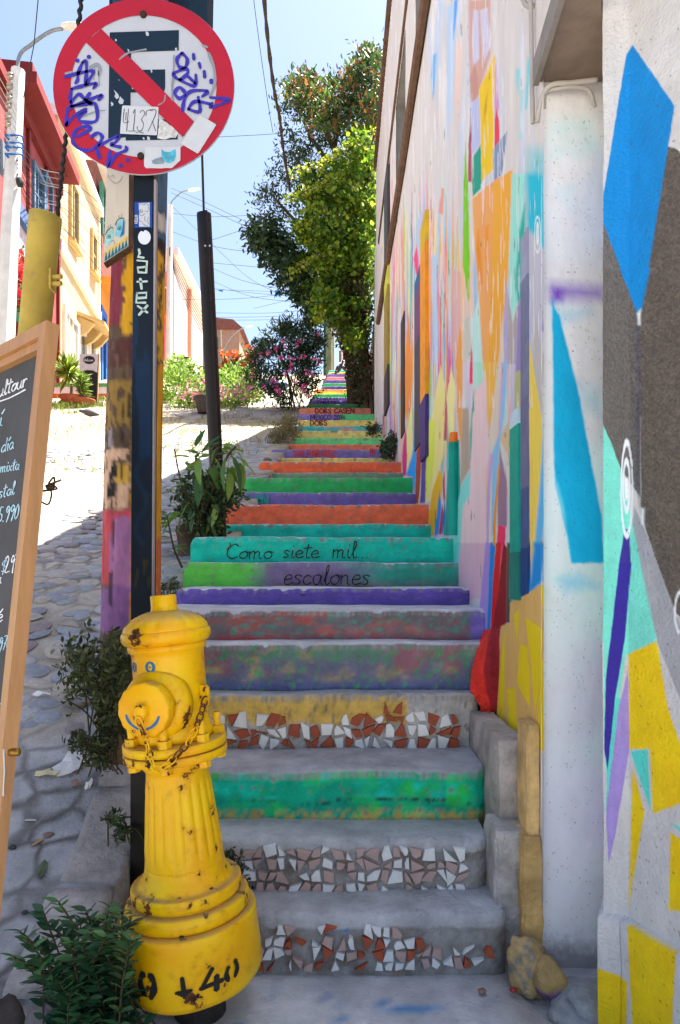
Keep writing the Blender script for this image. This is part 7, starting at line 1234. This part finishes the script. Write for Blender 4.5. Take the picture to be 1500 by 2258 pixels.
# yucca in pots
m_pot = mat('terracotta_pot', C(168, 96, 66), rough=.85, var=.2, vs=8)
def pot(name, label, px, py, Y, r, h, m, cat='pot'):
    g = W(px, py, Y); mb = MB(); z = zs(Y); mb.lathe([(0, r * .7), (h * .85, r), (h * .86, r * 1.08), (h, r * 1.08), (h, r * .92), (h * .8, r * .88), (h * .79, .01)], 20, Matrix.Translation((g.x, Y, z - .01))); return tag(mb.build(name, m, None, smooth=False), label, cat)
pot('terracotta_pot', 'wide terracotta pot holding the yucca', 158, 885, 14.3, .24, .18, m_pot); pot('terracotta_pot', 'terracotta bowl between the yucca pot and menu board', 184, 888, 13.8, .22, .16, m_pot); pot('metal_tub', 'dark metal tub standing before the pink flower bush', 455, 912, 12.7, .22, .30, mat('dark_zinc', C(70, 60, 56), rough=.6, var=.3), 'tub')
yu = tag(empty('yucca', W(155, 885, 14.3)), 'potted yucca with spiky green and yellow leaves', 'yucca'); t0 = W(156, 878, 14.3); t1 = W(150, 815, 14.3); mb = MB(); mb.tube(smooth_line([t0, t0.lerp(t1, .5) + Vector((.05, 0, 0)), t1]), .03, 7); mb.build('trunk', m_bark, yu)
leaf_cloud('leaves', np.array([tuple(t1.lerp(t0, random.random() * .15)) for _ in range(120)]), (.30, .5), [(130, 152, 56), (156, 168, 70), (104, 128, 46)], m_leaft, yu, asp=.09, up=.35, seed=88)
pf = tag(empty('feathery_shrub', W(180, 885, 13.75)), 'feathery young green palm plant in the terracotta bowl', 'plant'); leaf_cloud('fronds', np.array([tuple(W(182 + random.gauss(0, 3), 872 - 40 * random.random(), 13.75)) for _ in range(260)]), (.12, .24), [(136, 160, 74), (110, 138, 56)], m_leaft, pf, asp=.1, up=.8, seed=89); mb = MB(); mb.tube([W(181, 884, 13.75), W(184, 835, 13.75)], .012, 5); mb.build('stem', m_stem, pf)
# ================================================================== LAMP POSTS, POLES, WIRES
m_pc = mat('weathered_concrete_pole', C(206, 202, 198), rough=.85, var=.15, vs=5, dirt=.1); m_alu = mat('lamp_aluminium', C(206, 204, 198), rough=.5, var=.1); m_met = mat('grey_galvanised', C(130, 136, 142), rough=.45, var=.15, metal=.3)
def lamp(name, label, base, top, arm, head, Y, r0, r1, mp):
    o = tag(empty(name, tuple(base)), label, 'street lamp'); mb = MB(); mb.tube([base, base.lerp(top, .5), top], [r0, (r0 + r1) / 2, r1], 10); mb.build('pole', mp, o, smooth=False)
    mb = MB(); mb.tube(smooth_line([top - Vector((0, 0, .5))] + [W(x, y, Y) for x, y in arm], 6), r1 * .28, 7); mb.build('arm', m_met, o, smooth=True)
    hx = [W(x, y, Y) for x, y in head]; c = (hx[0] + hx[1]) / 2; L_ = (hx[1] - hx[0]).length; d = (hx[1] - hx[0]).normalized(); mb = MB(); vs = []; n = 10
    for i in range(9):
        t = i / 8; wv = (math.sin(math.pi * min(1, .12 + .88 * t) ** .8) ** .6 + .08) * L_ * .16
        for k in range(n): a = 2 * math.pi * k / n; vs.append(hx[0] + d * (L_ * t) + Vector((0, math.cos(a) * wv, math.sin(a) * wv * (.75 if math.sin(a) > 0 else .45))))
    mb.add(vs, [(i * n + k, i * n + (k + 1) % n, (i + 1) * n + (k + 1) % n, (i + 1) * n + k) for i in range(8) for k in range(n)] + [tuple(range(n - 1, -1, -1)), tuple(80 + k for k in range(n))]); mb.build('lamp_head', m_alu, o, smooth=True); return o
L1 = lamp('street_lamp', 'white concrete lamp pole with curved arm before the red house', Vector((W(-2, 940, 10.4).x, 10.4, zs(10.4) - .2)), W(40, 155, 10.4), [(41, 130), (70, 98), (110, 70), (138, 63)], [(136, 60), (196, 56)], 10.4, .17, .10, m_pc)
for k, y in enumerate((168, 190, 212, 232, 256, 272)):
    mb = MB(); c = W(23 - k * 1.0, y, 10.3); mb.lathe([(-.05, .015), (-.045, .045), (-.02, .05), (-.015, .025), (.01, .025), (.015, .05), (.035, .045), (.04, .012)], 12, Matrix.Translation(c)); mb.build('insulator', mat('porcelain', C(150, 142, 132), rough=.3, var=.2), L1, smooth=True)
for y in (306, 322, 332, 347):
    mb = MB(); c = W(32, y, 10.25); mb.tube([c + Vector((-.12 * math.cos(a) * 1.0, -.14 * math.sin(a) * .9, .03 * math.cos(a * 2))) for a in np.linspace(-.6, math.pi + .6, 12)], .016, 5); mb.build('blue_tie', mat('blue_rope', C(40, 96, 160), rough=.8), L1)
mb = MB(); mb.box(tuple(W(-4, 380, 10.3)), tuple(W(12, 318, 10.5))); mb.build('junction_box', m_met, L1); mb = MB(); c = W(44, 402, 10.3); mb.lathe([(-.05, .02), (-.03, .07), (.03, .07), (.05, .02)], 12, Matrix.Translation(c) @ Matrix.Rotation(math.radians(90), 4, 'Y')); mb.build('cable_bracket', m_wire, L1)
lamp('street_lamp', 'slim lamp pole with curved arm before the pale pink house', Vector((W(372, 800, 26).x, 26, zs(26) - .2)), W(376, 452, 26), [(377, 450), (388, 435), (402, 423), (416, 420)], [(415, 421), (443, 416)], 26, .13, .09, m_pc)
lamp('street_lamp', 'distant lamp post with long arm near the hill crest', Vector((W(487, 800, 42).x, 42, zs(42) - .2)), W(485, 728, 42), [(488, 780), (505, 750), (525, 730), (542, 721)], [(540, 722), (558, 719)], 42, .14, .10, mat('old_timber', C(120, 108, 96), rough=.9, var=.3))
m_op = mat('old_timber')
for (x, ya, yb, Yd, r, rgb, lab) in ((726, 690, 816, 25, .14, (104, 110, 84), 'mossy timber utility pole at the head of the stairs'), (717, 690, 816, 25.6, .07, (36, 78, 84), 'thin teal post beside the mossy pole at the stair head'), (735, 700, 815, 26, .06, (150, 150, 132), 'slender pale post right of the mossy pole at the stair head'), (753, 660, 815, 27, .06, (176, 182, 186), 'white steel mast behind the hanging ivy')):
    base = Vector((W(x, yb, Yd).x, Yd, zs(Yd) - .4)); mb = MB(); mb.tube([base, W(x + .5, ya, Yd)], [r, r * .85], 10); tag(mb.build('utility_post', mat('post_%d' % x, C(*rgb), rough=.85, var=.25, vs=5), None), lab, 'pole')
fe = tag(empty('fence_post', W(757, 815, 24.5)), 'reddish timber fence post half hidden by the ivy', 'fence'); mb = MB(); mb.box(tuple(W(748, 815, 24.5)), tuple(W(752, 776, 24.6))); mb.box(tuple(W(756, 815, 24.5)), tuple(W(762, 770, 24.6))); mb.build('boards', m_red2, fe)
mb = MB(); mb.tube([W(700, 806, 24), W(713, 776, 24.2)], .035, 6); tag(mb.build('leaning_stick', m_bark), 'leaning brown timber stake between the oleander and the posts', 'stake')
def wire(pts, Y0, Y1, r, label='thin dark overhead wire crossing the street', m=None, group='overhead wires'):
    n = len(pts); q = smooth_line([W(x, y, Y0 + (Y1 - Y0) * i / (n - 1)) for i, (x, y) in enumerate(pts)], 8); mb = MB(); mb.tube(q, r, 4, cap=False); return tag(mb.build('overhead_wire', m or m_wire), label, 'wire', group)
for pts, a, b in [([(378, 415), (450, 445), (545, 490), (640, 528)], 26, 16), ([(378, 425), (470, 466), (640, 545)], 26, 16), ([(378, 470), (470, 478), (620, 470)], 26, 20), ([(378, 510), (480, 545), (620, 560)], 26, 18), ([(450, 535), (540, 505), (590, 485)], 20, 15), ([(380, 455), (480, 550), (560, 620), (680, 672)], 26, 20), ([(470, 580), (560, 588), (600, 592)], 24, 18), ([(470, 592), (540, 620), (640, 640), (700, 640)], 24, 18), ([(400, 660), (480, 660), (560, 656), (680, 642)], 24, 22), ([(470, 690), (600, 690), (700, 680)], 26, 22), ([(470, 700), (600, 698), (720, 690)], 26, 22), ([(470, 706), (600, 705), (720, 700)], 26, 22), ([(470, 620), (560, 655), (700, 668)], 26, 20), ([(560, 680), (640, 660), (690, 640)], 26, 20), ([(470, 636), (600, 650), (720, 655)], 27, 22), ([(480, 302), (560, 298), (618, 294)], 12, 11), ([(555, -40), (570, 80), (590, 220), (602, 292)], 9, 11)]: wire(pts, a, b, .0065 if a > 15 else .0045)
q = smooth_line([W(578, -60, 8), W(590, 80, 8.6), W(605, 200, 9.2), W(617, 260, 9.8), W(625, 330, 10.6), W(640, 420, 12)], 8); mb = MB(); mb.tube(q, [.024 + .006 * math.sin(i * 1.9) for i in range(len(q))], 7); tag(mb.build('cable_bundle', mat('brown_cable_bundle', C(70, 58, 50), rough=.9, var=.4, vs=30, bump=.6)), 'thick taped cable bundle sagging down into the tree', 'cable')
mb = MB(); mb.tube([W(88, -40, 6), W(75, 100, 6.4), W(52, 215, 7)], .0045, 4); tag(mb.build('overhead_wire', m_wire), 'pair of near vertical thin wires above the concrete lamp pole', 'wire', None); mb = MB()
for k in range(12):
    y0 = 300 + k * 9 + random.uniform(-3, 3); y1 = 420 + k * 17 + random.uniform(-8, 8); wire([(38, y0), (90, (y0 + y1) / 2 + 8), (150, y0 * .4 + y1 * .6 + 16), (226, y1 + 30)], 10.3, 20, .010 if k % 3 == 0 else .006, 'dark service wire running from the lamp pole along the house fronts', group='service wires on the house fronts')
for k in range(7): wire([(36, 240 + k * 16), (15, 200 + k * 18), (-12, 150 + k * 20)], 10.3, 9, .006, 'pale line wire fanning left from the lamp pole insulators', m_cab, 'line wires left of the lamp pole')
for k in range(6): wire([(374, 545 + k * 3), (400, 600 + k * 10), (425, 655 + k * 8), (446, 690 + k * 9)], 25.8, 33, .014, 'drooping service wire against the pale pink house', group='wires on the pink house')
# bunting
wire([(470, 639), (560, 641), (670, 648)], 18, 17, .004, 'string carrying torn blue pennants across the street', group=None)
for (x0, x1, y0, y1, lab) in ((606, 617, 640, 657, 'torn blue pennant hanging in strips on the string'), (480, 492, 639, 644, 'small curled blue pennant at the left of the string'), (646, 662, 643, 656, 'blue pennant half hidden by the tree leaves')):
    mb = MB(); mb.prism([W(x0, y0, 17.5), W(x1, y0 + 1, 17.5), W(x1 - 1, y1, 17.5), W((x0 + x1) / 2 + 1, y1 - 8 if y1 - y0 > 8 else y1 - 2, 17.5), W((x0 + x1) / 2 - 1, y1 - 1, 17.5), W(x0 + 2, y1 - 4, 17.5)], (0, .01, 0)); tag(mb.build('pennant', mat('blue_plastic', C(40, 150, 210), rough=.5, trans=.3)), lab, 'pennant', 'blue pennants')
# blue tarp heap, pigeon
tb = rock('tarp_bundle', tuple(Vector((W(600, 880, 18.5).x, 18.5, zs(18.5) + .10))), (.40, .3, .20), lambda p: C(34, 70, 110), mat('blue_tarp', attr=True, rough=.5, var=.3, vs=6, bump=.6, bs=8), seed=19); tag(tb, 'dark blue tarpaulin bundle lying behind the oleander', 'tarpaulin')
bi = tag(empty('pigeon', W(198, 929, 11.75)), 'dark grey pigeon standing on the sunlit street', 'bird'); bz = zs(11.75); bx = W(198, 929, 11.75).x; m_bird = mat('pigeon_feathers', C(74, 70, 74), rough=.7, var=.3, vs=20)
mb = MB(); M = Matrix.Translation((bx, 11.75, bz + .11)) @ Matrix.Rotation(math.radians(100), 4, 'Y'); mb.lathe([(-.17, .012), (-.12, .03), (-.06, .055), (0, .065), (.06, .058), (.10, .04), (.13, .03), (.155, .032), (.175, .025), (.19, .006)], 12, Matrix.Translation((bx, 11.75, bz + .11)) @ Matrix.Rotation(math.radians(-78), 4, 'Y')); mb.build('body', m_bird, bi, smooth=True)
mb = MB(); mb.tube([(bx, 11.74, bz), (bx + .01, 11.75, bz + .07)], .006, 5); mb.tube([(bx + .02, 11.77, bz), (bx + .02, 11.76, bz + .07)], .006, 5); mb.build('legs', mat('bird_leg', C(150, 70, 60)), bi)
# ================================================================== PEOPLE (small, in the distance)
def person(label, loc, joints, edges, rz, cols, hair):
    o = tag(empty('person', loc), label, 'person'); me = bpy.data.meshes.new('body'); names = list(joints); me.from_pydata([joints[k][0] for k in names], [(names.index(a), names.index(b)) for a, b in edges], []); b = bpy.data.objects.new('body', me); COL.objects.link(b); b.parent = o
    o.rotation_euler = (0, 0, rz); sk = b.modifiers.new('skin', 'SKIN'); su = b.modifiers.new('sub', 'SUBSURF'); su.levels = su.render_levels = 2
    for i, k in enumerate(names): sv = me.skin_vertices[0].data[i]; sv.radius = joints[k][1] if isinstance(joints[k][1], tuple) else (joints[k][1],) * 2; sv.use_root = (k == 'pelvis')
    m = bpy.data.materials.new('person_clothes_' + str(len(MATS))); MATS[m.name] = m; m.use_nodes = True; N = m.node_tree.nodes; L = m.node_tree.links; tc = N.new('ShaderNodeTexCoord'); sx = N.new('ShaderNodeSeparateXYZ'); L.new(tc.outputs['Object'], sx.inputs[0]); cr = N.new('ShaderNodeValToRGB'); cr.color_ramp.interpolation = 'CONSTANT'; L.new(sx.outputs[2], cr.inputs[0])
    cr.color_ramp.elements[0].position = 0; cr.color_ramp.elements[0].color = (*C(*cols[0][1]), 1); cr.color_ramp.elements[1].position = cols[1][0]; cr.color_ramp.elements[1].color = (*C(*cols[1][1]), 1)
    for p, c in cols[2:]: e = cr.color_ramp.elements.new(p); e.color = (*C(*c), 1)
    L.new(cr.outputs[0], N['Principled BSDF'].inputs['Base Color']); N['Principled BSDF'].inputs['Roughness'].default_value = .8; me.materials.append(m)
    import bmesh
    bm = bmesh.new(); bmesh.ops.create_icosphere(bm, subdivisions=3, radius=1); hm = bpy.data.meshes.new('hair'); h = Vector(joints['head'][0]); 
    for v in bm.verts: v.co = Vector((v.co.x * .098, v.co.y * .108 + .02, v.co.z * .115 + .025)) + h
    bmesh.ops.delete(bm, geom=[v for v in bm.verts if (v.co - h).z < -.02 and (v.co - h).y < .03 or (v.co - h).z < -.07], context='VERTS'); bm.to_mesh(hm); bm.free(); hm.polygons.foreach_set('use_smooth', [True] * len(hm.polygons)); ho = bpy.data.objects.new('hair', hm); COL.objects.link(ho); ho.parent = o; hm.materials.append(mat('dark_hair', C(40, 30, 26), rough=.7)); return o
E = [('pelvis', 'chest'), ('chest', 'neck'), ('neck', 'head'), ('head', 'crown'), ('chest', 'shl'), ('shl', 'ell'), ('ell', 'hal'), ('chest', 'shr'), ('shr', 'elr'), ('elr', 'har'), ('pelvis', 'hipl'), ('hipl', 'knl'), ('knl', 'anl'), ('anl', 'tol'), ('pelvis', 'hipr'), ('hipr', 'knr'), ('knr', 'anr'), ('anr', 'tor')]
J = dict(pelvis=((0, 0, .14), (.15, .12)), chest=((0, -.03, .48), (.15, .11)), neck=((0, -.04, .64), .055), head=((0, -.06, .76), (.078, .09)), crown=((0, -.06, .84), (.06, .07)), shl=((-.19, -.03, .56), .06), ell=((-.27, -.2, .42), .045), hal=((-.06, -.32, .70), .035), shr=((.19, -.03, .56), .06), elr=((.27, -.2, .42), .045), har=((.06, -.32, .70), .035), hipl=((-.1, -.04, .12), .09), knl=((-.14, -.42, .40), .065), anl=((-.14, -.55, .06), .045), tol=((-.14, -.68, .04), .04), hipr=((.1, -.04, .12), .09), knr=((.14, -.42, .40), .065), anr=((.14, -.55, .06), .045), tor=((.14, -.68, .04), .04))
p1_ = person('dark haired person sitting behind the flower bush holding a camera up', (W(402, 800, 18.4).x, 18.4, zs(18.4) + .02), J, E, .5, [(0, (60, 60, 70)), (.22, (150, 150, 160)), (.60, (196, 150, 124))], None)
camb = MB(); camb.box((-.07, -.42, .66), (.07, -.34, .76)); camb.lathe([(0, .035), (.06, .035)], 12, Matrix.Translation((0, -.42, .71)) @ Matrix.Rotation(math.radians(90), 4, 'X')); co = camb.build('hand_camera', mat('black_plastic', (.02, .02, .02), rough=.4)); co.location = p1_.location; co.rotation_euler = (0, 0, .5); tag(co, 'small black camera held by the person behind the flower bush', 'camera')
J2 = dict(J); J2.update(hal=((-.16, -.36, .36), .035), har=((.16, -.36, .36), .035)); sp_ = STEPS[33]
person('person sitting on the upper steps, mostly hidden by the ivy, legs out', (.42, sp_['Y'] + .35, sp_['z1'] + .01), J2, E, -1.2, [(0, (48, 46, 50)), (.30, (206, 206, 210)), (.60, (190, 146, 120))], None)
# ================================================================== LITTER AND LOOSE STONES ON THE STREET EDGE
def gp(px, py):      # pixel -> street surface
    lo, hi = .8, 60.
    for _ in range(60):
        m_ = (lo + hi) / 2
        if CAMZ + (HY - py) / F * m_ > zs(m_): lo = m_
        else: hi = m_
    return W(px, py, lo)
def scrap(name, label, px, py, wpx, hpx, rgb, seed, cat='litter', rough_=.8):
    c = gp(px, py); r = random.Random(seed); s = c.y / F; n = 9; mb = MB(); vs = [(c.x, c.y, c.z + .02)]
    for k in range(n): a = 2 * math.pi * k / n; q = r.uniform(.65, 1.1); vs.append((c.x + math.cos(a) * wpx / 2 * s * q, c.y + math.sin(a) * hpx * s * 1.0 * q, c.z + r.uniform(.006, .022) + math.sin(a) * hpx * s * .55 * q))
    mb.add(vs + [(v[0], v[1], v[2] - .003) for v in vs], [(0, 1 + k, 1 + (k + 1) % n) for k in range(n)] + [(n + 1, n + 2 + (k + 1) % n, n + 2 + k) for k in range(n)] + [(1 + k, n + 2 + k, n + 2 + (k + 1) % n, 1 + (k + 1) % n) for k in range(n)]); return tag(mb.build(name, mat('litter_%d_%d' % (rgb[0], seed), C(*rgb), rough=rough_, var=.15, vs=30, bump=.5, bs=50)), label, cat)
scrap('paper_scrap', 'crumpled white paper scrap lying by the kerb weeds', 160, 1690, 84, 34, (206, 204, 202), 1); scrap('paper_scrap', 'yellowed cardboard wrapper flattened on the apron', 102, 1712, 56, 9, (196, 186, 150), 2); scrap('paper_scrap', 'white paper twist caught in the weeds', 222, 1648, 36, 18, (206, 206, 212), 3); scrap('paper_scrap', 'thin white drinking straw wrapper on the cobbles', 94, 1536, 48, 5, (214, 214, 220), 4); scrap('paper_scrap', 'pale torn napkin near the kerb stone edge', 196, 1738, 16, 12, (214, 210, 208), 5); scrap('paper_scrap', 'brown stained paper piece below the crumpled paper', 168, 1734, 30, 8, (150, 120, 108), 6); scrap('paper_scrap', 'white tissue at the roots of the pole weeds', 216, 1560, 22, 16, (196, 190, 186), 7); scrap('leaf_litter', 'curled dry brown leaf lying on the kerb', 95, 1925, 26, 26, (82, 92, 70), 8); scrap('leaf_litter', 'small red brown dried leaf on the apron', 172, 1625, 44, 6, (120, 66, 56), 9)
for (x, y, w_, h_, rgb, lab, sd, nm) in [(176, 1553, 62, 20, (118, 116, 116), 'flat grey stone slab under the pole weeds', 31, 'stone'), (108, 1842, 24, 9, (122, 104, 96), 'small brown stone on the apron beside the wooden stick', 32, 'stone'), (28, 1870, 18, 10, (66, 62, 62), 'dark pebble beside the chalkboard leg', 33, 'stone'), (55, 2015, 14, 10, (60, 62, 66), 'dark bluish pebble on the kerb top', 34, 'stone'), (380, 1295, 34, 24, (112, 104, 98), 'rounded stone in the dirt below the sapling', 35, 'stone'), (362, 1278, 22, 14, (150, 156, 162), 'pale grey stone left of the rounded stone', 36, 'stone'), (590, 1015, 18, 8, (126, 116, 104), 'stone at the left end of the upper orange step', 37, 'stone')]:
    c = gp(x, y); s = c.y / F; o = rock(nm, (c.x, c.y, c.z + h_ * s * .2), (w_ / 2 * s, w_ * .35 * s, h_ * .55 * s), (lambda rgb: (lambda p: C(*rgb)))(rgb), mat('loose_stone', attr=True, rough=.85, var=.3, vs=20, bump=.4, bs=60), seed=sd, sub=2); tag(o, lab, 'stone')
c = rock('dark_boulder', (-.80, 1.60, zs(1.6) + .05), (.05, .05, .085), lambda p: C(66, 58, 54), mat('loose_stone'), seed=41); tag(c, 'dark rough stone lump beside the chalkboard leg', 'stone')
def stick(px0, py0, px1, py1, r, rgb, lab, nm): a = gp(px0, py0); b = gp(px1, py1); mb = MB(); mb.beam(a + Vector((0, 0, r)), b + Vector((0, 0, r)), r * 2.6, r); tag(mb.build(nm, mat('stick_%d' % rgb[0], C(*rgb), rough=.8, var=.1)), lab, 'litter')
stick(72, 1866, 96, 1852, .0035, (176, 140, 100), 'flat wooden ice cream stick on the apron', 'wooden_stick'); stick(56, 1810, 80, 1810, .003, (190, 184, 176), 'cigarette butt lying flat on the apron', 'cigarette_butt'); stick(162, 1576, 182, 1574, .003, (170, 150, 136), 'brown cigarette filter below the stone slab', 'cigarette_butt'); stick(128, 1378, 176, 1384, .004, (160, 132, 96), 'dry straw stem lying on the shaded cobbles', 'twig')
for (x, y, rgb, lab) in [(1063, 2190, (140, 112, 100), 'brick crumb at the pavement edge by the ochre rock'), (1132, 2188, (150, 60, 56), 'red tile chip lying on the pavement'), (1213, 2182, (196, 192, 190), 'white plaster flake by the painted rocks')]:
    p = W(x, y, 1.2 * F / (y - HY)); o = rock('debris_chip', (p.x, p.y, .006), (.014, .012, .006), (lambda rgb: (lambda q: C(*rgb)))(rgb), mat('loose_stone'), seed=int(x), sub=1); tag(o, lab, 'debris')
